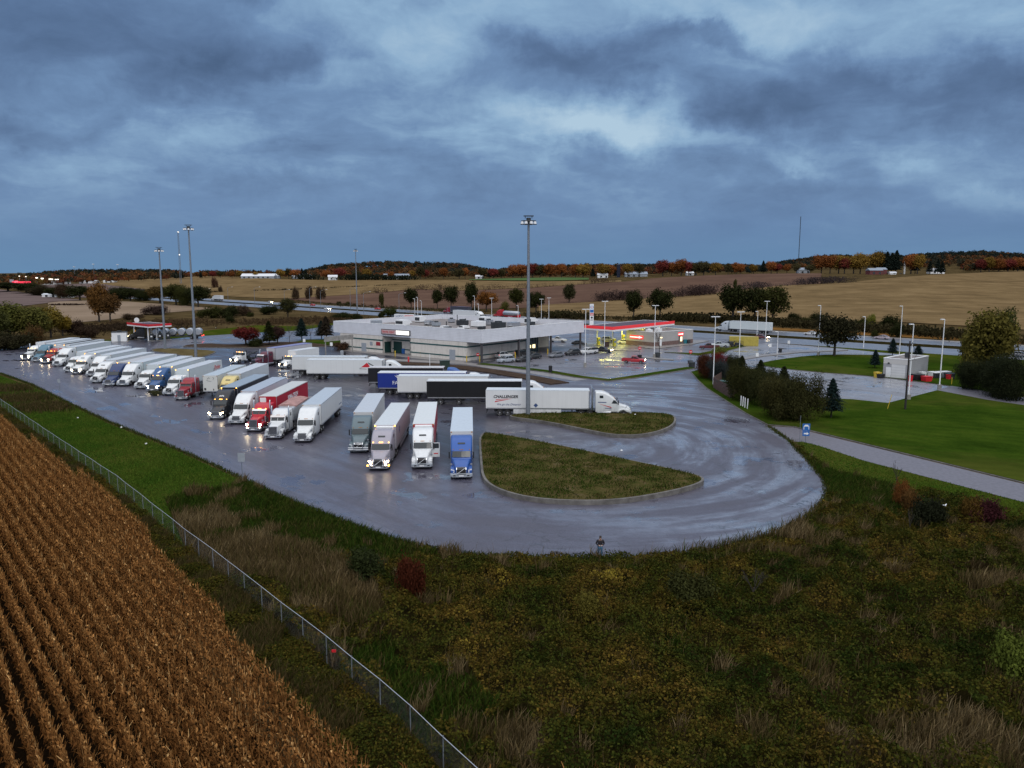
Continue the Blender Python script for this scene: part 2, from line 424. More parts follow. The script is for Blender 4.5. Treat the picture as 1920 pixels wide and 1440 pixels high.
def asphalt(name, base=(0.054, 0.050, 0.076), wet=0.5, pale=0.8, stain_shade=0.8):
    m, t, p, o = mat(name)
    v = t.node('ShaderNodeNewGeometry').outputs['Position']
    x, y, z = t.xyz(v)
    # wheel paths sweep round the end of the islands, and run straight along the rows elsewhere
    dx = t.math('SUBTRACT', x, 6.0); dy = t.math('SUBTRACT', y, 100.0)
    r = t.math('SQRT', t.math('ADD', t.math('MULTIPLY', dx, dx), t.math('MULTIPLY', dy, dy)))
    th = t.math('ARCTAN2', dy, dx)
    wob = t.math('MULTIPLY', t.math('SUBTRACT', t.noise(v, 0.035, 2), 0.5), 7.0)
    ring = t.noise(t.comb(t.math('MULTIPLY', t.math('ADD', r, wob), 0.36), t.math('MULTIPLY', th, 1.3), 0.0), 1.0, 8, 0.62)
    row = t.noise(t.comb(t.math('MULTIPLY', t.math('ADD', t.math('MULTIPLY', x, 0.75), t.math('MULTIPLY', y, 0.66)), 0.42), t.math('MULTIPLY', t.math('SUBTRACT', t.math('MULTIPLY', y, 0.75), t.math('MULTIPLY', x, 0.66)), 0.03), 0.0), 1.0, 7, 0.62)
    sel = t.mapr(x, -12.0, 4.0, 0.0, 1.0, True)
    track = t.math('ADD', t.math('MULTIPLY', ring, sel), t.math('MULTIPLY', row, t.math('SUBTRACT', 1.0, sel)))
    blot = t.noise(v, 0.085, 6, 0.6, 0.4)
    grain = t.noise(v, 6.0, 3, 0.7)
    fine = t.noise(v, 1.1, 5, 0.65)
    smooth = t.math('ADD', t.math('MULTIPLY', track, 0.62), t.math('MULTIPLY', blot, 0.38))
    # standing water in hollows and ruts
    pud = t.noise(t.vmath('ADD', v, t.vmath('SCALE', t.noise(v, 0.5, 3, out='Color'), 2.2)), 0.16, 5, 0.6)
    water = t.mapr(t.math('ADD', t.math('MULTIPLY', pud, 0.6), t.math('MULTIPLY', smooth, 0.4)), 0.562 - 0.02 * wet, 0.590 - 0.02 * wet, 0.0, 1.0, True)
    # polished lanes to the right carry a thin film of water
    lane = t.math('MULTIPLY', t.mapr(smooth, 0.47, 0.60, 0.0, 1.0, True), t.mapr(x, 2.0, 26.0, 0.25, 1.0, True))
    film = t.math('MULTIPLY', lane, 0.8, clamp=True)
    c = t.mix(t.mapr(fine, 0.3, 0.7), t.vmath('SCALE', base, 0.78), t.vmath('SCALE', base, 1.25))
    c = t.mix(t.mapr(grain, 0.4, 0.75, 0.0, 0.5), c, (0.17, 0.165, 0.21))
    c = t.mix(t.mapr(smooth, 0.40, 0.56, 0.45, 0.0), c, (0.045, 0.040, 0.052))
    lane_sheen = t.math('MULTIPLY', t.mapr(smooth, 0.455, 0.585, 0.0, 1.0, True), t.mapr(x, -4.0, 24.0, 0.16, 1.0, True))
    lane_sheen = t.math('MULTIPLY', lane_sheen, t.mapr(fine, 0.30, 0.62, 0.45, 1.0))
    c = t.mix(t.math('MULTIPLY', lane_sheen, pale), c, (0.225, 0.25, 0.31))  # pale worn lanes; the wet sky reflection is put into the base colour
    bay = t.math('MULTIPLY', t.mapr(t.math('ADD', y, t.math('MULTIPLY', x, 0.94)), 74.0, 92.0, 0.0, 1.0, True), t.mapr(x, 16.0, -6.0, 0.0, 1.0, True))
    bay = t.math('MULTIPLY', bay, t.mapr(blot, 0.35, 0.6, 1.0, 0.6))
    c = t.mix(t.math('MULTIPLY', bay, stain_shade), c, (0.017, 0.014, 0.022))  # oil-dark bays; the dark colour also stands in for shade under trucks
    vo = t.node('ShaderNodeTexVoronoi', feature='DISTANCE_TO_EDGE'); vo.inputs['Scale'].default_value = 0.075
    t.put(vo.inputs['Vector'], t.vmath('ADD', v, t.vmath('SCALE', t.noise(v, 0.35, 4, out='Color'), 5.0)))
    crack = t.math('MULTIPLY', t.mapr(vo.outputs['Distance'], 0.0, 0.012, 1.0, 0.0), t.mapr(t.noise(v, 0.05, 2), 0.42, 0.56))
    c = t.mix(t.math('MULTIPLY', crack, 0.75), c, (0.02, 0.018, 0.02))
    oil = t.mapr(t.noise(v, 0.55, 4, 0.6), 0.60, 0.74, 0.0, 0.55)
    c = t.mix(oil, c, (0.018, 0.017, 0.02))
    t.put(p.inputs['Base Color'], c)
    rgh = t.mapr(smooth, 0.38, 0.62, 0.56, 0.34)
    rgh = t.math('SUBTRACT', rgh, t.math('ADD', t.math('MULTIPLY', film, 0.18), t.math('MULTIPLY', bay, 0.10)))
    rgh = t.math('ADD', t.math('MULTIPLY', rgh, t.math('SUBTRACT', 1.0, water)), t.math('MULTIPLY', water, 0.04))
    t.put(p.inputs['Roughness'], rgh)
    p.inputs['Specular IOR Level'].default_value = 0.62
    b = t.node('ShaderNodeBump'); b.inputs['Strength'].default_value = 0.5; b.inputs['Distance'].default_value = 0.03
    t.put(b.inputs['Height'], t.math('MULTIPLY', grain, t.math('SUBTRACT', 1.0, water)))
    t.l.new(b.outputs[0], p.inputs['Normal'])
    p.inputs['Coat Weight'].default_value = 0.2
    t.put(p.inputs['Coat Roughness'], t.math('ADD', t.math('MULTIPLY', rgh, 0.62), 0.0))
    return m
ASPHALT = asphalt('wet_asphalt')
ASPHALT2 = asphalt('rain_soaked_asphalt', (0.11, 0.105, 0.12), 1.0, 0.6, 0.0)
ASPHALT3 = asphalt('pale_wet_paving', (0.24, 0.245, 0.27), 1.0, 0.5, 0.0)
PATHM = simple('path_gravel', (0.13, 0.125, 0.15), 0.55, 0, 0.22, 2.5, 0.6)
HWYM = simple('highway_asphalt', (0.15, 0.155, 0.18), 0.28, 0, 0.15, 0.2, 0.8)
WALK = simple('pale_concrete_walk', (0.22, 0.205, 0.20), 0.42, 0, 0.2, 0.6)
LINE = simple('worn_road_paint', (0.42, 0.42, 0.42), 0.4, 0, 0.4, 0.8)

def ground(name, cols, scale=0.25, rough=0.9, stripe=None, bump=0.5, fine=3.0):
    """cols: list of (pos,color) over a layered noise; stripe=(direction deg, period, amount)"""
    m, t, p, o = mat(name)
    v = t.node('ShaderNodeNewGeometry').outputs['Position']
    x, y, z = t.xyz(v)
    n1 = t.noise(v, scale, 7, 0.62, 0.3); n2 = t.noise(v, fine, 4, 0.7)
    f = t.math('ADD', t.math('MULTIPLY', n1, 0.7), t.math('MULTIPLY', n2, 0.3))
    c = t.ramp(f, cols)
    if stripe:
        a = math.radians(stripe[0])
        s = t.math('ADD', t.math('MULTIPLY', x, math.cos(a) / stripe[1]), t.math('MULTIPLY', y, math.sin(a) / stripe[1]))
        s = t.math('ADD', s, t.math('MULTIPLY', t.noise(v, 0.03, 3), 2.0))
        sn = t.noise(t.comb(s, 0.0, 0.0), 1.0, 3, 0.6)
        c = t.mix(t.mapr(sn, 0.35, 0.65, 0.0, stripe[2]), c, t.vmath('MULTIPLY', c, (0.55, 0.52, 0.5)))
    if name in ('mown_grass', 'coarse_verge_grass'):       # worn and yellowed places, clover, mower passes
        wear = t.noise(v, 0.035, 5, 0.6, 0.6); c = t.mix(t.mapr(wear, 0.5, 0.72, 0.0, 0.75), c, (0.085, 0.078, 0.018))
        mow = t.math('SINE', t.math('MULTIPLY', t.math('ADD', t.math('MULTIPLY', x, 0.42), t.math('ADD', t.math('MULTIPLY', y, 0.9), t.math('MULTIPLY', t.noise(v, 0.02, 2), 14.0))), 2.2))
        c = t.vmath('SCALE', c, t.mapr(mow, -1.0, 1.0, 0.95, 1.05))
    t.put(p.inputs['Base Color'], c)
    p.inputs['Roughness'].default_value = rough; p.inputs['Specular IOR Level'].default_value = 0.0
    b = t.node('ShaderNodeBump'); b.inputs['Strength'].default_value = bump; b.inputs['Distance'].default_value = 0.15
    t.put(b.inputs['Height'], n2); t.l.new(b.outputs[0], p.inputs['Normal'])
    return m
SCRUB = ground('scrub_ground', [(0.30, (0.024, 0.020, 0.008)), (0.45, (0.055, 0.040, 0.018)), (0.56, (0.095, 0.066, 0.032)), (0.7, (0.055, 0.054, 0.014))], 0.09)
LAWN = ground('mown_grass', [(0.30, (0.013, 0.028, 0.003)), (0.46, (0.024, 0.048, 0.005)), (0.60, (0.038, 0.066, 0.007)), (0.75, (0.075, 0.074, 0.016))], 0.12, stripe=(48, 1.6, 0.35), fine=2.2)
VERGE = ground('coarse_verge_grass', [(0.30, (0.022, 0.036, 0.004)), (0.5, (0.042, 0.062, 0.006)), (0.7, (0.072, 0.076, 0.014))], 0.2, stripe=(42, 2.2, 0.3), fine=4)
WEEDS = ground('weedy_island', [(0.30, (0.022, 0.034, 0.009)), (0.44, (0.048, 0.050, 0.014)), (0.56, (0.080, 0.062, 0.024)), (0.68, (0.12, 0.095, 0.06)), (0.8, (0.19, 0.17, 0.15))], 0.5, fine=5)
DRYISL = ground('dry_island_grass', [(0.30, (0.05, 0.042, 0.018)), (0.5, (0.11, 0.085, 0.04)), (0.7, (0.14, 0.12, 0.06))], 0.3)
STUBBLE = ground('stubble_field', [(0.30, (0.105, 0.074, 0.038)), (0.5, (0.185, 0.128, 0.064)), (0.70, (0.27, 0.192, 0.10))], 0.05, stripe=(78, 5.0, 0.7), fine=1.4)
STUBBLE2 = ground('pale_stubble_field', [(0.28, (0.16, 0.12, 0.085)), (0.5, (0.235, 0.175, 0.125)), (0.72, (0.30, 0.23, 0.17))], 0.02, stripe=(95, 5.0, 0.4), fine=0.5)
PLOUGH = ground('ploughed_field', [(0.28, (0.075, 0.046, 0.036)), (0.5, (0.115, 0.070, 0.052)), (0.72, (0.165, 0.105, 0.075))], 0.03, stripe=(70, 5.0, 0.4), fine=0.6)
MAUVE = ground('bare_earth_field', [(0.28, (0.095, 0.072, 0.070)), (0.5, (0.14, 0.105, 0.10)), (0.72, (0.18, 0.14, 0.125))], 0.03, stripe=(85, 5.0, 0.3), fine=0.6)
GREENF = ground('winter_wheat_field', [(0.3, (0.05, 0.095, 0.035)), (0.7, (0.085, 0.135, 0.05))], 0.02)
AMBERG = ground('amber_field_margin', [(0.3, (0.09, 0.045, 0.014)), (0.5, (0.15, 0.075, 0.022)), (0.7, (0.20, 0.115, 0.04))], 0.1)
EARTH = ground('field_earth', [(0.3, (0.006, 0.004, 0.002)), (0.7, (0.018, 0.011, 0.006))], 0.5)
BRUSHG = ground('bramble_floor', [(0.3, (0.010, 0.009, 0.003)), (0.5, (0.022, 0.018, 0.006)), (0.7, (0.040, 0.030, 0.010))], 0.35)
MULCH = ground('brown_planting_bed', [(0.3, (0.035, 0.024, 0.018)), (0.7, (0.085, 0.062, 0.048))], 0.6)

def leafmat(name, rough=0.75, trans=0.25, hue_cols=None):
    """foliage: colour from the object, varied leaf by leaf through the 'tone' attribute"""
    m, t, p, o = mat(name)
    tone = t.node('ShaderNodeAttribute', attribute_name='tone').outputs['Fac']
    if hue_cols:
        hue = t.node('ShaderNodeAttribute', attribute_name='hue').outputs['Fac']
        c = t.ramp(hue, hue_cols)
    else:
        c = t.node('ShaderNodeObjectInfo').outputs['Color']
    c = t.vmath('SCALE', c, t.mapr(tone, 0, 1, 0.40, 1.75))
    if name in ('mown_grass', 'coarse_verge_grass'):       # worn and yellowed places, clover, mower passes
        wear = t.noise(v, 0.035, 5, 0.6, 0.6); c = t.mix(t.mapr(wear, 0.5, 0.72, 0.0, 0.75), c, (0.085, 0.078, 0.018))
        mow = t.math('SINE', t.math('MULTIPLY', t.math('ADD', t.math('MULTIPLY', x, 0.42), t.math('ADD', t.math('MULTIPLY', y, 0.9), t.math('MULTIPLY', t.noise(v, 0.02, 2), 14.0))), 2.2))
        c = t.vmath('SCALE', c, t.mapr(mow, -1.0, 1.0, 0.95, 1.05))
    t.put(p.inputs['Base Color'], c)
    p.inputs['Roughness'].default_value = rough; p.inputs['Specular IOR Level'].default_value = 0.03
    tr = t.node('ShaderNodeBsdfTranslucent'); t.put(tr.inputs[0], c)
    mx = t.node('ShaderNodeMixShader'); mx.inputs[0].default_value = trans
    t.l.new(p.outputs[0], mx.inputs[1]); t.l.new(tr.outputs[0], mx.inputs[2]); t.l.new(mx.outputs[0], o.inputs[0])
    return m
LEAF = leafmat('leaf_clumps')
BARK = simple('bark', (0.035, 0.028, 0.023), 0.9, 0, 0.4, 2)
WOODS = leafmat('woodland_leaves', hue_cols=[(0.0, (0.014, 0.022, 0.020)), (0.22, (0.036, 0.034, 0.020)), (0.42, (0.085, 0.046, 0.020)), (0.62, (0.145, 0.056, 0.020)), (0.8, (0.110, 0.034, 0.022)), (0.92, (0.130, 0.088, 0.026)), (1.0, (0.05, 0.05, 0.026))])
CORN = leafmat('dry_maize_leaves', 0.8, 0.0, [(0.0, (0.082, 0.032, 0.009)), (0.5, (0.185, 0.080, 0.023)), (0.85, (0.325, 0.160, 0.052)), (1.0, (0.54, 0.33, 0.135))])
BRAMBLE = leafmat('bramble_leaves', 0.8, 0.3, [(0.0, (0.018, 0.030, 0.005)), (0.28, (0.044, 0.050, 0.008)), (0.52, (0.074, 0.062, 0.010)), (0.74, (0.105, 0.064, 0.014)), (0.9, (0.165, 0.118, 0.018)), (1.0, (0.26, 0.20, 0.03))])
VERGEB = leafmat('mown_blades', 0.75, 0.3, [(0.0, (0.034, 0.078, 0.008)), (0.4, (0.066, 0.094, 0.012)), (1.0, (0.13, 0.105, 0.035))])
REED = leafmat('tall_grass_blades', 0.75, 0.3, [(0.0, (0.022, 0.050, 0.006)), (0.3, (0.046, 0.064, 0.009)), (0.5, (0.088, 0.064, 0.024)), (0.8, (0.150, 0.105, 0.050)), (1.0, (0.25, 0.19, 0.10))])

def stucco():
    m, t, p, o = mat('stained_white_wall')
    v = t.node('ShaderNodeTexCoord').outputs['Object']
    n = t.noise(v, 0.8, 6, 0.65); st = t.noise(t.vmath('MULTIPLY', v, (1.5, 1.5, 0.15)), 1.0, 5, 0.6)
    d = t.math('ADD', t.mapr(n, 0.5, 0.75, 0.0, 0.4), t.mapr(st, 0.5, 0.8, 0.0, 0.35), clamp=True)
    t.put(p.inputs['Base Color'], t.mix(d, (0.66, 0.62, 0.57), (0.30, 0.26, 0.22)))
    p.inputs['Roughness'].default_value = 0.8
    return m
STUCCO = stucco()
def ribbed(name, col, axis=2, period=0.3, depth=0.25):
    m, t, p, o = mat(name)
    v = t.node('ShaderNodeTexCoord').outputs['Object']
    x = t.xyz(v)[axis]
    s = t.math('FRACT', t.math('DIVIDE', x, period))
    gro = t.math('LESS_THAN', s, 0.14)
    n = t.noise(v, 0.5, 4)
    c = t.mix(t.math('MULTIPLY', gro, depth), col, (0.1, 0.1, 0.12))
    t.put(p.inputs['Base Color'], t.vmath('SCALE', c, t.mapr(n, 0.3, 0.7, 0.92, 1.06)))
    p.inputs['Roughness'].default_value = 0.38
    return m
FASCIA = ribbed('ribbed_white_fascia', (0.70, 0.71, 0.76), 2, 0.4)
BOARD = ribbed('grey_wall_boards', (0.40, 0.385, 0.37), 2, 0.5, 0.15)
DOORW = ribbed('panelled_door', (0.66, 0.66, 0.66), 2, 0.55, 0.25)
GRAVELR = simple('gravel_roof', (0.20, 0.18, 0.175), 0.85, 0, 0.25, 0.6)
GREENP = simple('green_stripe', (0.012, 0.075, 0.075), 0.5)
BROWNB = simple('brown_brick', (0.15, 0.095, 0.085), 0.8, 0, 0.3, 1.5)
MAROON = simple('dark_red_canopy_deck', (0.05, 0.012, 0.018), 0.45, 0, 0.35, 0.5)
SIGN_LIT = emit('sign_panel_lit', (1.0, 0.98, 0.92), 1.1)
RED_LIT = emit('red_sign_lit', (1.0, 0.06, 0.06), 0.75)
RED_GLOW = emit('red_band_paint_glow', (1.0, 0.05, 0.06), 0.28)  # mostly paint; a slight glow is put into the band
CEIL_LIT = emit('canopy_light_lit', (1.0, 0.92, 0.20), 9.0)
WARM_LIT = emit('window_lit', (1.0, 0.80, 0.45), 2.0)
GREEN_LIT = emit('store_interior_lit', (0.55, 0.60, 0.30), 0.35)
TOWN_LIT = emit('town_light_lit', (1.0, 0.93, 0.80), 3.0)
LAMP_GLASS = simple('floodlight_glass', (0.75, 0.77, 0.80), 0.2)
# ------------------------------------------------------------------ the land: one sheet to the horizon
def terrain():
    rs = [0.0] + list(np.geomspace(6, 150, 26)) + list(np.arange(155, 460, 5.0)) + list(np.geomspace(465, 9000, 64))
    na = 540; V = [(0, 0, 0)]; Fc = []
    for r in rs[1:]:
        a = np.linspace(0, 2 * PI, na, endpoint=False); x = r * np.sin(a); y = r * np.cos(a); h = H(x, y)
        V.extend(zip(x.tolist(), y.tolist(), h.tolist()))
    for j in range(na): Fc.append((0, 1 + (j + 1) % na, 1 + j))
    for i in range(len(rs) - 2):
        b = 1 + i * na
        for j in range(na):
            k = (j + 1) % na
            Fc.append((b + j, b + k, b + na + k, b + na + j))
    me = bpy.data.meshes.new('ground'); me.from_pydata(V, [], Fc); me.materials.append(SCRUB)
    me.polygons.foreach_set('use_smooth', [True] * len(me.polygons)); me.update()
    tag(link('ground', me), kind='structure')
terrain()
def flat(name, pts, z, m, px=True, thick=0.0):
    P = [g(*q) for q in pts] if px else list(pts)
    b = MB()
    if thick: b.prism(P, z - thick, z)
    else:
        ar = sum(P[i][0] * P[(i + 1) % len(P)][1] - P[(i + 1) % len(P)][0] * P[i][1] for i in range(len(P)))
        if ar < 0: P = P[::-1]
        b.quad(*[(x, y, z) for x, y in P])
    return tag(b.build(name, m), kind='structure')
def smooth_loop(P, k=2):
    for _ in range(k):
        Q = []
        for i in range(len(P)):
            a, b = P[i], P[(i + 1) % len(P)]
            Q += [(a[0] * .75 + b[0] * .25, a[1] * .75 + b[1] * .25), (a[0] * .25 + b[0] * .75, a[1] * .25 + b[1] * .75)]
        P = Q
    return P
def inset(P, d):
    n = len(P); ar = sum(P[i][0] * P[(i + 1) % n][1] - P[(i + 1) % n][0] * P[i][1] for i in range(n)); s = 1 if ar > 0 else -1
    out = []
    for i in range(n):
        a, b, c = Vector(P[i - 1]), Vector(P[i]), Vector(P[(i + 1) % n])
        e1 = (b - a).normalized(); e2 = (c - b).normalized()
        nn = (Vector((-e1.y, e1.x)) + Vector((-e2.y, e2.x))) * s
        nn = nn.normalized() if nn.length > 1e-6 else Vector((0, 0))
        q = b + nn * d; out.append((q.x, q.y))
    return out
def strip(name, line, width, z, m, thick=0.0):
    """a ribbon of even width along a ground line"""
    L = []; R = []
    for i, p in enumerate(line):
        a = Vector(line[max(i - 1, 0)]); c = Vector(line[min(i + 1, len(line) - 1)])
        d = (c - a).normalized(); nrm = Vector((-d.y, d.x)) * (width / 2)
        L.append((p[0] + nrm.x, p[1] + nrm.y)); R.append((p[0] - nrm.x, p[1] - nrm.y))
    b = MB()
    for i in range(len(line) - 1):
        q = [R[i], R[i + 1], L[i + 1], L[i]]
        if thick: b.prism(q, z - thick, z)
        else: b.quad(*[(x, y, z) for x, y in q])
    return tag(b.build(name, m), kind='structure')

# --- paved truck lot
EDGE = [(-60, 684), (0, 700), (60, 722), (130, 757), (200, 790), (330, 842), (400, 872), (460, 902), (540, 938), (620, 970), (690, 996), (740, 1013), (800, 1028), (860, 1037), (930, 1043), (1000, 1046), (1060, 1046), (1120, 1046), (1190, 1045), (1260, 1041), (1330, 1032), (1400, 1017), (1455, 1001), (1500, 982), (1530, 961), (1546, 940), (1552, 918), (1546, 900), (1530, 880), (1508, 856), (1490, 838), (1480, 827), (1440, 799)]
EDGE_W = [g(*q) for q in EDGE]
base = EDGE + [(1400, 777), (1400, 720), (1560, 757), (1668, 758), (1760, 732), (1790, 726), (1930, 760), (1960, 694), (1800, 676), (1580, 654), (1480, 646), (1440, 641), (1330, 634), (1290, 629), (1180, 618), (1000, 606), (830, 592), (700, 598), (640, 606), (560, 619), (445, 625), (380, 629), (235, 638), (150, 641), (112, 641), (56, 645), (0, 655), (-60, 662)]
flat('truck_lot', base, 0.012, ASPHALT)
# wetter, paler paving: car lot, service roads, right-hand lot
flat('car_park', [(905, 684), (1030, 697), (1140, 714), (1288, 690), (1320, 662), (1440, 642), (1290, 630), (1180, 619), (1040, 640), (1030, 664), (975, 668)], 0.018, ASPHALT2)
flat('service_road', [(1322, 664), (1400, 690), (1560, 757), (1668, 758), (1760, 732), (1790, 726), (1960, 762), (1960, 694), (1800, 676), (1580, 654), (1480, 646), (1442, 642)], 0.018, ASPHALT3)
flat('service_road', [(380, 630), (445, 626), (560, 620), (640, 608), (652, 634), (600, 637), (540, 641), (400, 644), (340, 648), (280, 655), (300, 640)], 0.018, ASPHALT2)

# --- mown lawns and verges
lawn_r = [(1296, 698), (1330, 690), (1380, 690), (1420, 694), (1480, 720), (1540, 748), (1598, 750), (1665, 757), (1757, 733), (1960, 768), (1960, 922), (1920, 906), (1540, 813), (1490, 801), (1440, 797), (1400, 776), (1370, 757), (1345, 741), (1325, 728), (1310, 714)]
LAWN_R = [g(*q) for q in lawn_r]
flat('lawn_kerb', inset(LAWN_R, -0.18), 0.12, KERB, px=False, thick=0.14)
flat('lawn', LAWN_R, 0.16, LAWN, px=False)
lawn_2 = smooth_loop([g(*q) for q in [(1420, 683), (1457, 675), (1531, 666), (1600, 665.5), (1700, 668), (1790, 673), (1960, 694), (1960, 756), (1784, 725), (1753, 720.5), (1649, 707), (1513, 697), (1430, 687)]], 1)
flat('lawn_kerb', inset(lawn_2, -0.18), 0.12, KERB, px=False, thick=0.14)
flat('lawn', lawn_2, 0.16, LAWN, px=False)
flat('path', [(1439, 798.8), (1490, 802), (1540, 815), (1920, 908), (1960, 918), (1960, 953), (1920, 942), (1620, 864), (1535, 836), (1505, 829), (1484, 828)], 0.022, PATHM)
flat('lawn', [(1486, 831), (1505, 830), (1535, 837), (1620, 866), (1920, 944), (1960, 955), (1960, 990), (1750, 930), (1560, 885), (1536, 880), (1510, 855)], 0.10, VERGE, thick=0.12)
flat('gravel_drive', [(1757, 733), (1784, 725), (1850, 735), (1960, 755), (1960, 767), (1850, 751)], 0.165, PATHM)
flat('verge', [(-60, 690), (0, 704), (60, 726), (200, 794), (330, 846), (460, 905), (430, 918), (370, 922), (310, 940), (345, 991, 1.8), (220, 893, 1.8), (100, 815, 1.8), (0, 748, 1.8), (-75, 705, 1.8)], 0.06, LAWN)
# berm of grass between the car park and the truck road
berm = [g(*q) for q in [(900, 683), (940, 686.5), (1028, 697), (1085, 707), (1140, 713.5), (1180, 708.5), (1240, 699), (1296, 690)]]
strip('berm_kerb', berm, 3.0, 0.13, KERB, 0.14)
strip('grass_berm', berm, 2.5, 0.17, LAWN)
bed = [g(*q) for q in [(735, 681), (800, 684), (860, 689), (930, 698), (1000, 710), (1050, 720)]]
strip('planting_bed', bed, 4.6, 0.20, MULCH, 0.22)
strip('walk', [g(*q) for q in [(640, 668), (760, 676), (875, 681.5), (930, 690), (1010, 700), (1090, 713)]], 3.4, 0.024, WALK)
strip('walk', [g(*q) for q in [(640, 655), (760, 667), (872, 679)]], 5.0, 0.028, WALK)
# islands
def island(name, pts, h, top, k=2, px=True, kerb=0.28):
    P = smooth_loop([g(*q) for q in pts], k) if px else pts
    b = MB(); b.mat(0).prism(P, -0.02, h); I = inset(P, kerb)
    b.mat(1).prism(I, h - 0.03, h + 0.04)
    o = tag(b.build(name, [KERB, top]), kind='structure')
    return P, I
ISL1 = island('traffic_island', [(897, 818), (900, 870), (903, 905), (930, 925), (985, 941), (1060, 948), (1160, 947), (1260, 930), (1316, 914), (1322, 903), (1290, 893), (1160, 865), (1020, 835), (925, 817)], 0.5, WEEDS, 2)
ISL2 = island('traffic_island', [(944, 786), (1020, 795), (1100, 812), (1150, 822), (1205, 822), (1250, 811), (1270, 796), (1262, 781), (1200, 778), (1080, 777), (980, 780)], 0.5, WEEDS, 2)
ISL3 = island('traffic_island', [(278, 658), (297, 653.5), (350, 655), (407, 658.5), (400, 664), (372, 672), (320, 664)], 0.15, DRYISL, 1)
ISL4 = island('traffic_island', [(340, 652), (350, 647), (395, 644.5), (410, 646), (440, 647), (540, 641), (600, 645), (625, 650), (560, 652), (470, 653)], 0.18, MULCH, 1)
island('traffic_island', [(1196, 651), (1226, 655), (1262, 651), (1300, 646), (1330, 640), (1312, 638), (1240, 640), (1196, 644)], 0.14, WALK, 0)
island('traffic_island', [(1190, 667), (1226, 671), (1262, 674), (1264, 676), (1230, 674.5), (1186, 669)], 0.14, WALK, 0)
island('traffic_island', [(1112, 654), (1200, 657.5), (1200, 659), (1112, 656.5)], 0.14, WALK, 0)
island('traffic_island', [(1245, 661), (1310, 663), (1352, 655), (1390, 648), (1398, 650), (1360, 660), (1312, 667)], 0.14, VERGE, 0)
island('traffic_island', [(1388, 672), (1420, 666), (1500, 659), (1590, 656), (1590, 658), (1500, 662), (1432, 669), (1395, 675)], 0.14, WALK, 0)
flat('lawn', [(545, 643), (575, 637), (655, 636), (657, 650), (600, 649)], 0.10, LAWN, thick=0.1)
# roadside greens
flat('verge', [(150, 640), (230, 636), (235, 638), (150, 643)], 0.05, VERGE)
flat('verge', [(300, 634), (380, 621), (440, 614), (480, 610), (560, 612), (625, 606), (640, 607), (560, 620), (445, 626), (380, 630), (300, 637)], 0.05, VERGE)
flat('verge', [(1300, 620.5), (1450, 631), (1590, 643), (1800, 662), (1960, 677), (1960, 692), (1800, 675), (1590, 655), (1440, 640), (1330, 633), (1290, 628)], 0.03, VERGE)
flat('gravel_drive', [(1300, 627.5), (1450, 637), (1580, 650), (1580, 652), (1440, 640), (1300, 630)], 0.034, MULCH)

# --- the highway beyond, two carriageways and a median
def hw(t, n): return (T_HW[0] * t + N_HW[0] * n, T_HW[1] * t + N_HW[1] * n)
def hw_sheet(name, n0, n1, z, m, t0=-260, t1=720): return flat(name, [hw(t0, n0), hw(t1, n0), hw(t1, n1), hw(t0, n1)], z, m, px=False)
hw_sheet('highway', 231.5, 250.5, 0.05, HWYM)
hw_sheet('highway_median', 250.5, 260.5, 0.052, BRUSHG)
hw_sheet('highway', 260.5, 275.5, 0.054, HWYM)
hw_sheet('highway_shoulder', 275.5, 279.5, 0.056, WALK)
b = MB()
for n in (233.2, 249.0, 262.0, 274.2):
    q = [hw(-260, n), hw(720, n), hw(720, n + .25), hw(-260, n + .25)]; b.quad(*[(x, y, 0.062) for x, y in q])
for n in (237.2, 241.2, 245.2, 266.0, 270.0):
    for t in range(-250, 700, 12):
        q = [hw(t, n), hw(t + 4, n), hw(t + 4, n + .2), hw(t, n + .2)]; b.quad(*[(x, y, 0.062) for x, y in q])
tag(b.build('highway_markings', LINE), kind='structure')
hw_sheet('amber_margin', 284, 296, 0.06, AMBERG, -260, 160)

# stall lines of the car park, and the truck bays
b = MB()
u2 = (0.624, 0.782); u1 = (-0.755, 0.656)
def stall(cx, cy, l, d=u1):
    p = Vector((cx, cy)); v = Vector(d) * l; n = Vector((-d[1], d[0])) * 0.07
    b.quad(*[(q.x, q.y, 0.026) for q in (p - n, p + v - n, p + v + n, p + n)])
for k in range(17):
    for row, off in enumerate((3.0, 20.5, 26.5)):
        s = 6 + k * 2.9 if row else 4 + k * 2.9
        x, y = -7.5 + u2[0] * s - u1[0] * off, 192 + u2[1] * s - u1[1] * off
        if (row == 0 and s < 50) or s < 46: stall(x, y, 5.2)
for q in [g(1490, 730), g(1525, 738), g(1562, 746), g(1600, 741), g(1500, 712), g(1545, 716), g(1600, 720), g(1660, 725)]: stall(q[0], q[1], 4.5, (0.96, 0.28))
tag(b.build('parking_markings', LINE), kind='structure')

# --- farmland draped over the rise
def field(name, top, bot, m, off=0.6, nx=60, ny=26):
    tx = np.array([p[0] for p in top], float); ty = np.array([p[1] for p in top], float)
    bx = np.array([p[0] for p in bot], float); by = np.array([p[1] for p in bot], float)
    x0, x1 = tx.min(), tx.max(); V = []; Fc = []
    for i in range(nx + 1):
        px = x0 + (x1 - x0) * i / nx
        a = np.array(gh(px, np.interp(px, tx, ty))); c = np.array(gh(px, np.interp(px, bx, by)))
        for j in range(ny + 1):
            q = c + (a - c) * (j / ny) ** 1.3; V.append((q[0], q[1], Hs(q[0], q[1]) + off * min(1, 0.15 + q[1] / 900)))
    for i in range(nx):
        for j in range(ny):
            k = i * (ny + 1) + j; Fc.append((k, k + ny + 1, k + ny + 2, k + 1))
    me = bpy.data.meshes.new(name); me.from_pydata(V, [], Fc); me.materials.append(m)
    me.polygons.foreach_set('use_smooth', [True] * len(Fc)); me.update()
    return tag(link(name, me), kind='structure')
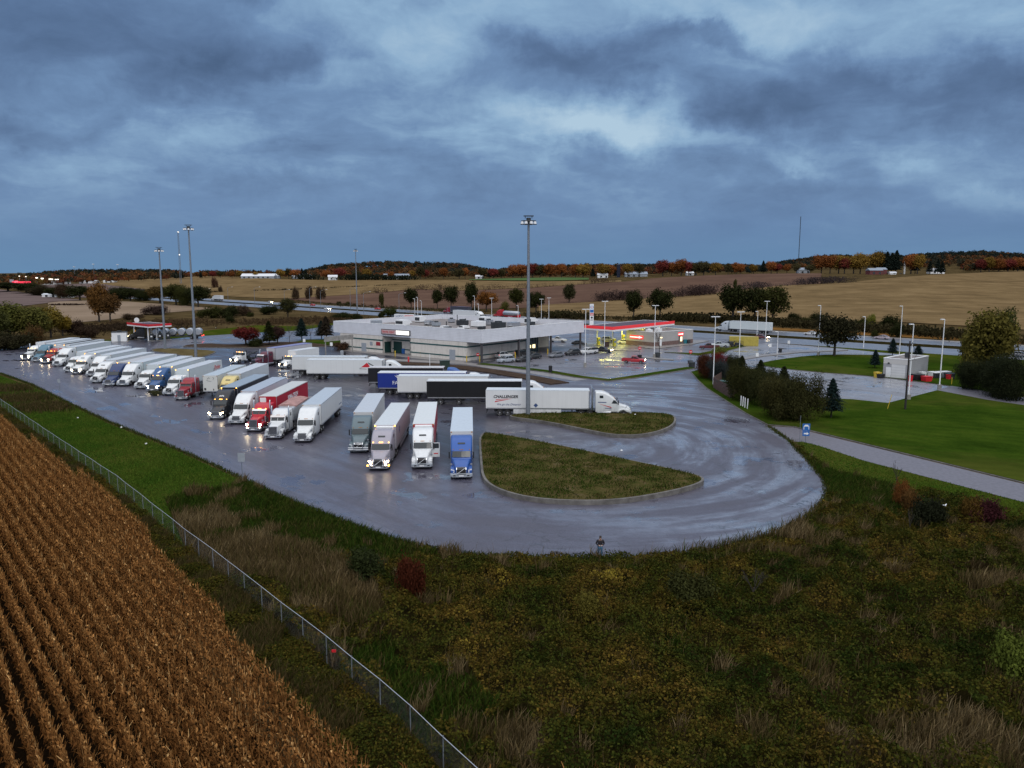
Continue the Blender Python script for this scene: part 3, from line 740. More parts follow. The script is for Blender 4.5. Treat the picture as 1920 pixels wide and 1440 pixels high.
field('stubble_field', [(1010, 573), (1100, 568), (1160, 563), (1253, 558), (1337, 551), (1428, 540), (1470, 536), (1520, 534), (1609, 530), (1732, 529), (1960, 528)],
      [(1010, 590), (1052, 592), (1200, 596), (1330, 597), (1500, 599), (1605, 604), (1686, 605), (1806, 612), (1960, 622)], STUBBLE)
field('upland_field', [(1600, 530), (1690, 521), (1760, 516), (1850, 512), (1960, 509)], [(1600, 530.5), (1690, 530), (1760, 530), (1850, 530), (1960, 529)], STUBBLE, 0.8)
field('ploughed_field', [(540, 561), (682, 552), (780, 543), (864, 546), (989, 541), (1104, 533), (1170, 529), (1228, 522), (1328, 517), (1432, 513.6), (1540, 513)],
      [(540, 562), (682, 575), (760, 579), (860, 581), (991, 578), (1089, 568), (1160, 563), (1253, 558), (1337, 551), (1428, 540), (1540, 534)], PLOUGH, 0.45)
field('stubble_field', [(186, 527), (290, 523), (380, 518), (455, 520.5), (547, 524.5), (620, 526), (780, 526), (885, 525.5), (1000, 528), (1104, 527), (1165, 526)],
      [(186, 533), (290, 545), (380, 554), (505, 560), (547, 560), (682, 551.5), (780, 542.5), (864, 545.5), (989, 540.5), (1104, 532.5), (1165, 529)], STUBBLE, 0.4)
field('winter_wheat', [(880, 525.4), (960, 523.6), (1040, 522), (1104, 522.8)], [(880, 526.5), (960, 527.6), (1040, 528), (1104, 526.5)], GREENF, 1.2, 30, 8)
field('bare_field', [(-60, 541), (0, 543), (60, 551), (110, 559), (150, 562)], [(-60, 585), (0, 578), (60, 572), (110, 566), (150, 563)], MAUVE, 0.3)
field('pale_stubble_field', [(90, 566), (165, 563.5), (240, 566), (337, 573), (400, 578)], [(90, 605), (146, 605), (215, 599), (270, 590), (400, 580)], STUBBLE2, 0.3)
field('bare_field', [(60, 536), (120, 533), (185, 531), (300, 540)], [(60, 548), (120, 556), (185, 560), (300, 557)], MAUVE, 0.3)
# ------------------------------------------------------------------ lorries; local frame: nose at y=0 facing -Y, wheels on z=0
def wheel_mesh(r, wd):
    b = MB()
    prof = [(-wd / 2, r * .72), (-wd / 2, r * .95), (-wd / 2 + .04, r), (wd / 2 - .04, r), (wd / 2, r * .95), (wd / 2, r * .72)]
    n = 18
    b.loft([[(x, q * math.cos(2 * PI * k / n), q * math.sin(2 * PI * k / n)) for k in range(n)] for x, q in prof])
    return b.mesh('tyre', [TYRE], 40)
def rim_mesh(r, wd):
    b = MB(); n = 16; h = wd / 2
    prof = [(h + .03, .02), (h + .02, r * .26), (h - .07, r * .34), (h - .02, r * .60), (h + .004, r * .70)]
    prof = [(-x, q) for x, q in prof] + prof[::-1]
    b.loft([[(x, q * math.cos(2 * PI * k / n), q * math.sin(2 * PI * k / n)) for k in range(n)] for x, q in prof])
    return b.mesh('rim', [ALU], 50)
def wheel(parent, x, y, r=0.51, wd=0.3, rim=True):
    me = cached(('tyre', r, wd), lambda: wheel_mesh(r, wd)); rm = cached(('rim', r, wd), lambda: rim_mesh(r, wd))
    o = link('wheel', me, parent, (x, y, r))
    if rim: link('rim', rm, o)
    return o
def lofted(secs, n=3):
    b = MB(); b.loft([rr(*s[:5], **(s[5] if len(s) > 5 else {}), n=n) for s in secs]); return b

SPEC = {
 # hood: (nose y, nose w, nose z0, nose top, base y, base w, base top)
 'aero':    dict(hood=(.16, 1.50, .62, 1.30, 2.1, 2.02, 1.86), roof=3.95, slp=5.7, fair=1, grille=(1.06, .70, 1.26), fend=2.36),
 'volvo':   dict(hood=(.16, 1.36, .62, 1.38, 2.0, 1.98, 1.90), roof=3.85, slp=5.6, fair=1, grille=(.96, .66, 1.34), fend=2.38),
 'classic': dict(hood=(.30, 1.16, .72, 1.72, 2.6, 1.62, 2.00), roof=3.35, slp=5.9, fair=0, grille=(1.02, .72, 1.70), fend=2.36),
 'daycab':  dict(hood=(.16, 1.40, .62, 1.40, 1.9, 1.90, 1.84), roof=2.75, slp=3.6, fair=0, grille=(1.0, .70, 1.34), fend=2.3),
 'midroof': dict(hood=(.16, 1.36, .62, 1.38, 2.0, 1.98, 1.90), roof=3.15, slp=5.3, fair=2, grille=(.96, .66, 1.34), fend=2.38),
}
def cab_mesh(st):
    s = SPEC[st]; hy, bw, bz = s['hood'][4], s['hood'][5], s['hood'][6]; R = s['roof']; e = s['slp']
    if s['fair'] == 1:
        secs = [(bw, .62, bz, .10, hy - .05), (2.16, .60, bz + .12, .12, hy + .06), (2.22, .60, 2.72, .16, hy + .62), (2.30, .60, 3.02, .22, hy + 1.0),
                (2.38, .60, 3.40, .28, hy + 1.5), (2.44, .60, R - .16, .30, hy + 2.1), (2.46, .60, R - .02, .26, hy + 2.65), (2.46, .60, R, .22, e), (2.42, .62, R - .03, .2, e + .05)]
    elif st == 'midroof':
        secs = [(bw, .62, bz, .10, hy - .05), (2.16, .60, bz + .12, .12, hy + .06), (2.22, .60, 2.70, .16, hy + .62), (2.30, .60, 2.86, .22, hy + 1.0),
                (2.36, .60, R - .05, .26, hy + 1.6), (2.36, .60, R, .22, e)]
    elif st == 'classic':
        secs = [(1.9, .70, bz, .06, hy - .03), (1.98, .66, bz + .10, .08, hy + .04), (2.0, .66, 2.78, .12, hy + .42), (2.04, .66, 2.86, .12, hy + 1.25), (2.06, .66, 2.88, .12, hy + 1.45),
                (2.22, .62, 2.95, .12, hy + 1.5), (2.34, .62, R - .10, .20, hy + 1.85), (2.36, .62, R, .18, hy + 2.3), (2.36, .62, R, .14, e)]
    else:
        secs = [(bw, .62, bz, .10, hy - .05), (2.12, .60, bz + .12, .12, hy + .06), (2.16, .60, R - .10, .16, hy + .6), (2.18, .60, R, .18, hy + .9), (2.18, .60, R, .14, e)]
    return lofted(secs).mesh('cab', [PAINT], 32)
def hood_mesh(st):
    y0, w0, z0, t0, y1, w1, t1 = SPEC[st]['hood']; fw = SPEC[st]['fend']
    b = MB()
    if st == 'classic':
        b.loft([rr(w0, z0, t0, .10, y0), rr(w0 + .08, z0, t0 + .06, .12, y0 + .3), rr(w1, z0, t1, .14, y1)])
    else:
        b.loft([rr(w0 - .1, z0, t0 - .22, .16, y0), rr(w0, z0, t0, .20, y0 + .18), rr(w0 + .16, z0, t0 + .22, .20, y0 + .7), rr(w1, z0, t1, .18, y1)])
    ww = .46 if st == 'classic' else .5
    for sx in (-1, 1):                       # wings over the steer wheels
        cx = sx * (fw / 2 - ww / 2)
        top = 1.30 if st == 'classic' else 1.24
        b.loft([rr(ww * .8, .62, .98, .1, y0 + .02 - (.0), cx * .97), rr(ww, .60, top - .12, .14, y0 + .25, cx), rr(ww, .72, top, .14, y0 + .72, cx), rr(ww, 1.02, top + .02, .1, y0 + 1.15, cx),
                rr(ww, .90, top - .04, .1, y0 + 1.6, cx), rr(ww * .9, .60, top - .3, .1, y0 + 2.0, cx)])
    return b.mesh('hood', [PAINT], 35)
def semi_parts(t, st, col, lit=False, second=None, chrome_bumper=False, guard=False, hc=None):
    s = SPEC[st]; y0, w0, z0, t0, hy, bw, bz = s['hood']; fw = s['fend']; e = s['slp']
    cab = link('cab', cached(('cab', st), lambda: cab_mesh(st)), t, color=col)
    hood = link('hood', cached(('hood', st), lambda: hood_mesh(st)), t, color=hc or col)
    # glass
    def ws():
        b = MB()
        if st == 'classic':
            for sx in (-1, 1):
                b.quad(*[(x, y, z) for x, y, z in ((sx * .03, hy + .025, bz + .16), (sx * .90, hy + .035, bz + .16), (sx * .86, hy + .36, 2.66), (sx * .03, hy + .35, 2.68))][::sx])
        else:
            top = 2.64; f = (top - bz - .12) / (2.72 - bz - .12)
            yb, yt = hy + .02, hy + .06 + .56 * f - .045
            P = [(-1.085, .20), (-1.0, .0), (-.5, -.02), (0, -.025), (.5, -.02), (1.0, .0), (1.085, .20)]
            for (xa, ca), (xb, cb) in zip(P, P[1:]):
                b.quad((xa, yb + ca, bz + .17), (xb, yb + cb, bz + .17), (xb * .985, yt + cb, top), (xa * .985, yt + ca, top))
        return b.mesh('windscreen', [GLASS], 30)
    link('windscreen', cached(('ws', st), ws), cab)
    def sw(sx):
        b = MB(); hw = (2.0 if st == 'classic' else 2.2) / 2 + .035
        ya = hy + .42
        b.quad(*[(sx * hw, ya - .22, bz + .15), (sx * (hw + .03), ya + .75, bz + .15), (sx * (hw + .02), ya + .75, 2.58), (sx * (hw - .01), ya + .18, 2.56)][::sx])
        return b.mesh('side_window', [GLASS])
    def sw2(sx):
        b = MB()
        if True:
            wx = (2.36 if st == 'classic' else 2.46) / 2 + .006
            zz = 2.45 if st == 'classic' else 2.9
            b.quad(*[(sx * wx, e - 1.15, zz), (sx * wx, e - .55, zz), (sx * wx, e - .55, zz + .42), (sx * wx, e - 1.1, zz + .42)][::sx])
        return b.mesh('sleeper_window', [GLASS])
    for sx in (-1, 1):
        link('side_window', cached(('sw', st, sx), lambda: sw(sx)), cab)
        if e > 5 and st != 'midroof': link('sleeper_window', cached(('sw2', st, sx), lambda: sw2(sx)), cab)
    if st in ('volvo', 'midroof'):
        def rw():
            b = MB(); b.quad((-.42, hy + 1.27, 3.27), (.42, hy + 1.27, 3.27), (.40, hy + 1.44, 3.41), (-.40, hy + 1.44, 3.41)); return b.mesh('roof_window', [GLASS])
        if st == 'volvo': link('roof_window', cached('rw', rw), cab)
    # grille
    def gr():
        b = MB(); gw, ga, gb = s['grille']; yy = y0 - .02 if st == 'classic' else y0 - .015
        zk = t0 - .24
        def gy(z): return yy - .03 if (st == 'classic' or z <= zk) else yy - .03 + .15 * (z - zk) / .22
        zs = [ga, gb] if st == 'classic' else [ga, zk, gb]
        b.mat(0).loft([[(-gw / 2, gy(z), z), (gw / 2, gy(z), z), (gw / 2, gy(z) + .10, z), (-gw / 2, gy(z) + .10, z)] for z in zs])
        b.mat(1)
        if st == 'classic':
            for k in range(9):
                x = -gw / 2 + .05 + k * (gw - .1) / 8; b.box(x - .018, x + .018, yy - .05, yy - .03, ga, gb)
            b.box(-gw / 2 - .05, gw / 2 + .05, yy - .05, yy + .1, gb, gb + .07)
            for sx in (-1, 1): b.box(sx * gw / 2, sx * (gw / 2 + .05), yy - .05, yy + .1, ga, gb)
        else:
            n_ = 4 if st == 'aero' else 0
            for k in range(n_):
                z = ga + (gb - ga) * (k + .5) / n_; y = gy(z); b.box(-gw / 2, gw / 2, y - .03, y + .02, z - .025, z + .025)
            b.box(-gw / 2 - .05, gw / 2 + .05, gy(gb) - .04, gy(gb) + .08, gb, gb + .06)
            b.box(-gw / 2 - .05, gw / 2 + .05, gy(ga) - .04, gy(ga) + .08, ga - .05, ga)
            for sx in (-1, 1):
                b.loft([[(sx * gw / 2, gy(z) - .035, z), (sx * (gw / 2 + .05), gy(z) - .035, z), (sx * (gw / 2 + .05), gy(z) + .08, z), (sx * gw / 2, gy(z) + .08, z)] for z in zs])
            if st in ('volvo', 'midroof'):   # the diagonal bar across the grille
                b.tube([(-gw / 2, gy(ga) - .02, ga), (0, gy((ga + gb) / 2) - .03, (ga + gb) / 2), (gw / 2, gy(gb) - .03, gb)], .028, 6)
        return b.mesh('grille', [BLACK, CHROME])
    link('grille', cached(('gr', st), gr), hood)
    # bumper with plate and fog lamps
    def bu(ch):
        b = MB(); w_ = 2.42
        b.mat(0).loft([rr(w_ - .35, .34, .66, .08, -.02), rr(w_, .32, .72, .1, .12), rr(w_, .32, .72, .1, .42)])
        b.mat(1).box(-.26, .26, -.045, -.02, .42, .56)
        b.mat(2)
        for sx in (-1, 1): b.box(sx * .62, sx * .88, -.03, .02, .44, .56)
        b.box(-.5, .5, -.03, .0, .58, .66)
        return b.mesh('bumper', [CHROME if ch else GREYM, PLATE, BLACK], 35)
    ch = chrome_bumper or st == 'classic'
    link('bumper', cached(('bu', ch), lambda: bu(ch)), t)
    if guard:
        b = MB()
        for z in (.55, .78): b.tube([(-1.25, -.10, z), (1.25, -.10, z)], .05, 8)
        b.tube([(-.55, -.1, .5), (-.55, -.14, 1.15), (-.4, -.14, 1.25), (.4, -.14, 1.25), (.55, -.14, 1.15), (.55, -.1, .5)], .05, 8)
        b.build('bull_bar', CHROME, t, 40)
    # headlights
    def hl(sx, on):
        b = MB()
        if st == 'classic':
            x = sx * (fw / 2 - .26)
            b.mat(1).loft([rr(.36, .90, 1.22, .10, .26, x), rr(.40, .86, 1.24, .12, .55, x)])
            b.mat(0).loft([rr(.30, .94, 1.18, .10, .235, x), rr(.32, .92, 1.2, .1, .262, x)])
        else:
            xa, xb = sx * (fw / 2 - .44), sx * (fw / 2 - .06)
            b.mat(0).add([(xa, .12, .82), (xb, .24, .86), (xb, .36, 1.14), (xa, .22, 1.06), (xa, .42, .82), (xb, .6, .86), (xb, .6, 1.14), (xa, .42, 1.06)],
                         [(0, 1, 2, 3), (1, 5, 6, 2), (3, 2, 6, 7), (0, 4, 5, 1), (4, 0, 3, 7)])
        return b.mesh('headlight', [HEAD_ON if on else LAMP_OFF, CHROME], 40)
    for sx in (-1, 1): link('headlight', cached(('hl', st, sx, lit), lambda: hl(sx, lit)), t)
    # roof marker lamps
    zr, yr = (2.86, hy + .46) if st == 'classic' else ((2.76, hy + .66) if st != 'daycab' else (2.70, hy + .62))
    for x in (-.9, -.16, 0, .16, .9):
        link('marker_lamp', cached(('ml', lit), lambda: MB().box(-.05, .05, -.06, .06, -.01, .05).mesh('marker_lamp', [AMBER_ON if lit else AMBER_OFF])), cab, (x, yr, zr))
    if st == 'classic':
        def vi():
            b = MB(); b.add([(-1.0, hy + .14, 2.62), (1.0, hy + .14, 2.62), (1.0, hy + .42, 2.84), (-1.0, hy + .42, 2.84), (-1.0, hy + .14, 2.60), (1.0, hy + .14, 2.60), (1.0, hy + .42, 2.80), (-1.0, hy + .42, 2.80)], [(0, 1, 2, 3), (7, 6, 5, 4), (0, 4, 5, 1), (1, 5, 6, 2), (3, 7, 4, 0)]); return b.mesh('sun_visor', [PAINT])
        link('sun_visor', cached('visor', vi), cab, color=second or (.7, .7, .72))
        def stk():
            b = MB(); b.tube([(0, 0, .9), (0, 0, 3.7), (0, .12, 3.95)], [.09, .09, .08], 10); return b.mesh('exhaust_stack', [CHROME], 40)
        for sx in (-1, 1): link('exhaust_stack', cached('stk', stk), t, (sx * 1.16, hy + 1.5, 0))
        def ac():
            b = MB(); b.tube([(0, 0, 1.15), (0, 0, 2.0)], .22, 12); return b.mesh('air_cleaner', [CHROME], 40)
        for sx in (-1, 1): link('air_cleaner', cached('ac', ac), t, (sx * 1.02, hy - .30, 0))
    # mirrors
    def mi(sx):
        b = MB(); x = sx * 1.33; y = hy + .12
        b.mat(0).box(x - .07, x + .07, y - .06, y + .06, 1.95, 2.62)
        b.tube([(sx * 1.0, y + .1, 2.66), (x, y, 2.66), (x, y, 1.9), (sx * 1.0, y + .1, 1.85)], .022, 5)
        return b.mesh('mirror', [BLACK, CHROME], 40)
    def hm(sx):
        b = MB(); hx = sx * (fw / 2 - .2)
        b.mat(1).tube([(hx, y0 + .9, 1.2), (hx + sx * .1, y0 + .75, 1.55)], .02, 5).loft([rr(.22, 1.48, 1.68, .06, y0 + .68, hx + sx * .1), rr(.18, 1.5, 1.66, .06, y0 + .80, hx + sx * .1)])
        return b.mesh('hood_mirror', [BLACK, CHROME], 40)
    for sx in (-1, 1):
        link('mirror', cached(('mi', st, sx), lambda: mi(sx)), t)
        link('hood_mirror', cached(('hm', st, sx), lambda: hm(sx)), hood)
    return cab, hood
def chassis(t, st, yend=8.9):
    hy = SPEC[st]['hood'][4]; e = SPEC[st]['slp']
    def ch():
        b = MB()
        for sx in (-1, 1): b.box(sx * .36, sx * .50, .5, yend, .66, .92)
        for y in (1.5, 4.0, e + .3, yend - .2): b.box(-.36, .36, y, y + .15, .7, .88)
        b.box(-.5, .5, e + .9, e + 2.0, .93, 1.12)
        b.box(-1.0, 1.0, e + .1, e + .8, .90, .96)
        return b.mesh('chassis', [DARKM])
    link('chassis', cached(('ch', st, yend), ch), t)
    def tk():
        b = MB(); b.tube([(0, hy + 1.3, .62), (0, min(e + .3, hy + 3.4), .62)], .30, 14); return b.mesh('fuel_tank', [ALU], 40)
    for sx in (-1, 1): link('fuel_tank', cached(('tk', st), tk), t, (sx * .92, 0, 0))
    def stp():
        b = MB(); b.box(-.16, .16, hy + .2, hy + 1.2, .42, .50).box(-.14, .14, hy + .25, hy + 1.15, .72, .78); return b.mesh('step', [BLACK])
    for sx in (-1, 1): link('step', cached(('stp', st), stp), t, (sx * 1.02, 0, 0))
    for sx in (-1, 1): wheel(t, sx * 1.02, 1.22)
def tractor_wheels(t, ys):
    for y in ys:
        for sx in (-1, 1): wheel(t, sx * .93, y, .51, .58)
def lettering(parent, text, size, loc, rot, m, name='lettering', shear=0.0, bold=0.0, align='LEFT', ext=0.004):
    c = bpy.data.curves.new(name, 'FONT'); c.body = text; c.size = size; c.extrude = ext; c.shear = shear; c.offset = bold
    c.align_x = align; c.resolution_u = 3
    tmp = bpy.data.objects.new('tmp_text', c); COL.objects.link(tmp)
    dg = bpy.context.evaluated_depsgraph_get()
    me = bpy.data.meshes.new_from_object(tmp.evaluated_get(dg)); bpy.data.objects.remove(tmp); bpy.data.curves.remove(c)
    me.materials.clear(); me.materials.append(m)
    return link(name, me, parent, loc, rot=rot)
def trailer(t, y0, L=16.15, col=(.62, .64, .66), roof=(.60, .63, .66), wheels=(3.4, 2.15), skirt=False, reefer=False, w_=2.6, top=4.1, bot=1.18, gear=True, front=None, open_rail=False, marker=False):
    y1 = y0 + L
    def bx():
        b = MB(); b.box(-w_ / 2, w_ / 2, 0, L, bot, top - .03); return b.mesh('trailer', [SKIN])
    tr = link('trailer', cached(('trl', L, w_, top, bot), bx), t, (0, y0, 0), color=col)
    def rf():
        b = MB(); b.box(-w_ / 2 + .03, w_ / 2 - .03, .03, L - .03, top - .028, top)
        for sx in (-1, 1): b.box(sx * (w_ / 2 - .06), sx * (w_ / 2 + .012), -.01, L + .01, top - .10, top + .012)
        return b.mesh('roof', [PAINT])
    link('roof', cached(('trf', L, w_, top), rf), tr, color=roof)
    def rails():
        b = MB()
        for sx in (-1, 1): b.box(sx * (w_ / 2 - .02), sx * (w_ / 2 + .014), -.006, .14, bot, top - .1)
        b.box(-w_ / 2, w_ / 2, -.016, .0, bot, bot + .14)
        for sx in (-1, 1): b.box(sx * (w_ / 2 - .02), sx * (w_ / 2 + .01), .15, L - .14, bot - .06, bot + .11)
        return b.mesh('rail', [ALU])
    link('rail', cached(('rls', L, w_, top, bot), rails), tr)
    def fr():
        b = MB()
        for sx in (-1, 1): b.box(sx * .4, sx * .55, .3, L - .1, bot - .28, bot - .07)
        for k in range(13): y = .6 + k * (L - 1.2) / 12; b.box(-1.2, 1.2, y, y + .1, bot - .16, bot - .07)
        # slider bogie and rear guard
        b.box(-.6, .6, L - wheels[0] - .9, L - wheels[1] + .9, .60, bot - .28)
        for y in wheels: b.box(-.95, .95, L - y - .07, L - y + .07, .44, .58)
        for sx in (-1, 1): b.box(sx * .6, sx * .7, L - .12, L - .04, .5, bot - .07)
        b.box(-1.15, 1.15, L - .12, L - .02, .46, .58)
        return b.mesh('underframe', [DARKM])
    link('underframe', cached(('tfr', L, bot, wheels), fr), tr)
    def dr():
        b = MB(); b.mat(0)
        for sx in (-1, 1): b.box(sx * .02, sx * (w_ / 2 - .06), L, L + .035, bot + .08, top - .14)
        b.mat(1)
        for x in (-.9, -.3, .3, .9): b.box(x - .02, x + .02, L + .035, L + .06, bot + .1, top - .15)
        b.mat(2)
        for sx in (-1, 1): b.box(sx * .95, sx * 1.15, L + .0, L + .03, bot - .07, bot + .03)
        return b.mesh('rear_door', [PAINT, ALU, TAIL_OFF])
    link('rear_door', cached(('tdr', L, w_, top, bot), dr), tr, color=col)
    if gear:
        def lg():
            b = MB()
            for sx in (-1, 1): b.box(sx * .68, sx * .82, 2.6, 2.74, .08, bot - .07).box(sx * .62, sx * .88, 2.5, 2.84, .03, .08)
            b.tube([(-.7, 2.67, .8), (.7, 2.67, .8)], .03, 6)
            return b.mesh('landing_gear', [DARKM])
        link('landing_gear', cached(('lg', bot), lg), tr)
    if skirt:
        def sk():
            b = MB()
            for sx in (-1, 1): b.box(sx * (w_ / 2 - .06), sx * (w_ / 2 - .03), 4.4, L - wheels[0] - .9, .38, bot - .07)
            return b.mesh('side_skirt', [PAINT])
        link('side_skirt', cached(('sk', L, wheels), sk), tr, color=col)
    if reefer:
        def rfr():
            b = MB(); b.mat(0).loft([rr(2.0, 2.0, 3.95, .15, -.48), rr(2.1, 1.9, 4.0, .1, -.001)]); b.mat(1).box(-.8, .8, -.50, -.48, 3.0, 3.7).box(-.8, -.1, -.50, -.48, 2.2, 2.8)
            return b.mesh('reefer_unit', [WHITE, BLACK], 40)
        link('reefer_unit', cached('rfr', rfr), tr)
    for sx in (-1, 1):
        link('mud_flap', cached('mf', lambda: MB().box(-.285, .285, -.01, .01, .2, .95).mesh('mud_flap', [BLACK])), tr, (sx * .965, L - wheels[1] + .73, 0))
        link('clearance_lamp', cached(('mk', marker), lambda: MB().box(-.06, .06, -.045, -.001, -.16, -.04).mesh('clearance_lamp', [AMBER_ON if marker else AMBER_OFF])), tr, (sx * (w_ / 2 - .12), 0, top))
    for y in wheels:
        for sx in (-1, 1): wheel(t, sx * .99, y1 - y, .51, .58)
    return tr
def semi(label, px, py, yaw, st, col, lit=False, tr=None, group=None, loc=None, name='semi_truck', pz=0.32, **kw):
    p = loc or g(px, py, pz)
    t = thing(name, label, 'semi truck' if tr is not None else 'tractor unit', p, math.radians(-yaw), group)
    semi_parts(t, st, col, lit, **kw)
    e = SPEC[st]['slp']
    chassis(t, st, e + 3.1)
    tractor_wheels(t, (e + 1.0, e + 2.3))
    tro = None
    if tr is not None:
        tro = trailer(t, tr.pop('gap', e + .72), **tr)
    return t, tro
WHT, GRYW = (.70, .72, .73), (.55, .58, .60)
ROWA, ROWB, ROWC = 'lorries in the long diagonal row', 'lorries parked nose out beside the big traffic island', 'lorries drawn up side on across the lot'
def xz(tr, x, y, z, side=1): return (x, y, z)
R_ = math.radians
# --- the long diagonal row, far end first
semi('white semi truck with glaring headlights, farthest of the diagonal row', 46, 674, 3, 'classic', WHT, True, dict(col=(.70, .72, .74), L=15.0), ROWA, second=WHT)
semi('slate blue semi truck beside the red one at the far end of the row', 66, 677, 2, 'aero', (.07, .17, .24), False, dict(col=(.6, .64, .66)), ROWA)
semi('red semi truck with lit headlights at the far end of the row', 83, 680, 2, 'classic', (.33, .025, .02), True, dict(col=(.6, .64, .66), marker=True), ROWA, second=(.33, .025, .02))
semi('small white semi truck half hidden behind the white truck next to the red one', 97, 679, 1, 'midroof', WHT, False, dict(col=(.62, .66, .68)), ROWA)
semi('white semi truck with black grille, fifth from the far end of the row', 106, 685, 1, 'aero', WHT, False, dict(col=(.60, .66, .68)), ROWA)
semi('white semi truck peeping out behind the tall white sleeper with lit headlights', 127, 696, 1, 'midroof', WHT, False, dict(col=(.58, .63, .66)), ROWA)
semi('white tall sleeper semi truck with lit headlights and chrome grille in the row', 141, 700, 1, 'volvo', WHT, True, dict(col=(.60, .64, .67), marker=True), ROWA, chrome_bumper=True)
semi('white semi truck mostly hidden behind its neighbour with the black square grille', 170, 704, 1, 'aero', WHT, False, dict(col=(.60, .65, .67)), ROWA)
semi('white semi truck with black square grille just before the navy one', 178, 716, 2, 'volvo', WHT, False, dict(col=(.58, .62, .65)), ROWA)
semi('navy blue semi truck with chrome grille between two white ones', 202, 722, 1, 'aero', (.008, .03, .115), False, dict(col=(.55, .53, .52), roof=(.55, .53, .52), marker=True), ROWA)
semi('white round nosed semi truck right after the navy one', 229, 722, 0, 'aero', WHT, False, dict(col=(.56, .64, .66)), ROWA)
semi('white low roofed semi truck just before the bright blue one', 262, 727, 0, 'midroof', WHT, False, dict(col=(.60, .66, .68)), ROWA)
t, tr = semi('bright blue semi truck with lit headlights and a white roof emblem', 285, 732, 0, 'aero', (.012, .075, .22), True, dict(col=(.58, .64, .66), marker=True), ROWA, chrome_bumper=True)
b = MB(); b.quad((-.35, 3.12, 3.18), (.1, 3.12, 3.18), (.45, 3.62, 3.60), (.05, 3.62, 3.60)); b.build('emblem', INK_WHITE, t)
t, tr = semi('white semi truck whose trailer bears red script at its tail', 316, 739, 1, 'midroof', WHT, False, dict(col=(.60, .66, .68), marker=True), ROWA)
lettering(tr, 'Ryder', 1.25, (1.312, 12.0, 2.55), (PI / 2, 0, PI / 2), INK_RED, shear=.3, bold=.02)
b = MB(); b.tube([(1.31, 11.9, 2.9), (1.31, 11.7, 2.4), (1.31, 12.2, 2.1), (1.31, 12.9, 2.25)], .06, 6); b.build('swoosh', INK_BLACK, tr)
# bobtail with an open deck behind the cab
t, tr = semi('dark red long nosed tractor with an empty black deck and no box', 338, 748, -1, 'classic', (.26, .008, .02), False, None, ROWA, second=(.26, .008, .02))
b = MB(); b.box(-1.1, 1.1, 6.1, 6.3, .95, 2.9); b.box(-1.2, 1.2, 6.3, 12.5, 1.0, 1.2)
for k in range(5): b.box(-1.2, 1.2, 6.6 + k * 1.3, 6.75 + k * 1.3, 1.2, 1.35)
b.tube([(-.8, 6.3, 1.3), (-.8, 9.5, 2.7)], .09, 8); b.tube([(.8, 6.3, 1.3), (.8, 9.5, 2.7)], .09, 8)
b.build('deck', DARKM, t)
# dropped trailer
p = g(393.5, 704, 4.1)
t = thing('parked_trailer', 'white box trailer standing alone with a black sketch on its front', 'trailer', (p[0], p[1], 0), R_(1.5), None)
tr = trailer(t, 0, col=(.66, .67, .64), roof=(.50, .56, .60))
b = MB()
b.tube([(-.55, -.02, 3.4), (-.2, -.02, 3.75), (-.1, -.02, 3.5)], .03, 5).tube([(.5, -.02, 3.8), (.65, -.02, 3.55), (.5, -.02, 3.35)], .035, 5).tube([(-.7, -.02, 3.25), (-.3, -.02, 3.1), (.2, -.02, 3.05)], .025, 5)
b.box(-1.12, -.78, -.02, -.001, 1.45, 1.85).box(.45, .62, -.02, -.001, 1.4, 1.7)
b.build('front_marks', INK_BLACK, tr)
semi('pale yellow sleeper semi truck tucked behind the black one', 0, 0, 0, 'volvo', (.62, .50, .20), False, dict(col=(.58, .62, .64)), ROWA, loc=(-50.4, 133.0))
t, tr = semi('black semi truck with lit headlights and white roof lettering', 403, 784, 0, 'aero', (.006, .007, .012), True, dict(col=(.010, .012, .022), roof=(.30, .36, .42), marker=True), ROWA)
lettering(t, 'HTL', .42, (0, 3.10, 3.14), (R_(37), 0, 0), INK_WHITE, shear=.3, bold=.012, align='CENTER')
t, tr = semi('white semi truck with a dark side stripe between the black and the red one', 442, 793, 0, 'aero', WHT, False, dict(col=(.60, .60, .66), roof=(.42, .47, .54)), ROWA)
t, tr = semi('bright red long nosed semi truck hauling a red lettered trailer', 474, 807, 1.5, 'classic', (.48, .012, .03), True, dict(col=(.42, .008, .025), roof=(.62, .63, .60)), ROWA, second=(.8, .8, .8))
lettering(tr, 'KIMA-TECH', .98, (1.312, 5.4, 2.65), (PI / 2, 0, PI / 2), INK_WHITE, bold=.025)
b = MB(); b.box(1.302, 1.308, 5.3, 8.6, 2.1, 2.45).box(-1.15, -.25, -.03, 0, 2.5, 3.9); b.build('white_panel', INK_WHITE, tr)
# tarped dump hauler
t, _ = semi('white chrome tractor hauling a grey tub under a faded red tarpaulin', 511, 821, -1, 'classic', WHT, False, None, ROWA, second=(.7, .66, .64), hc=WHT)
b = MB(); b.loft([rr(2.2, 1.3, 3.2, .3, 6.9), rr(2.5, 1.15, 3.35, .3, 7.6), rr(2.55, 1.15, 3.35, .3, 14.9), rr(2.4, 1.3, 3.2, .3, 15.4)])
tub = b.build('tub', ALU, t, 40)
b = MB(); secs = []
for k in range(15):
    y = 7.7 + k * .52; hgt = 3.62 - (.13 if k % 2 else 0)
    secs.append([(-1.3, y, 3.2), (1.3, y, 3.2), (1.3, y, 3.38), (.7, y, hgt - .08), (0, y, hgt), (-.7, y, hgt - .08), (-1.3, y, 3.38)])
b.loft(secs)
b.build('tarpaulin', simple('faded_tarpaulin', (.36, .20, .18), .6, 0, .3, 1.5), t, 50)
for y in (12.6, 13.9):
    for sx in (-1, 1): wheel(t, sx * .99, y, .51, .58)
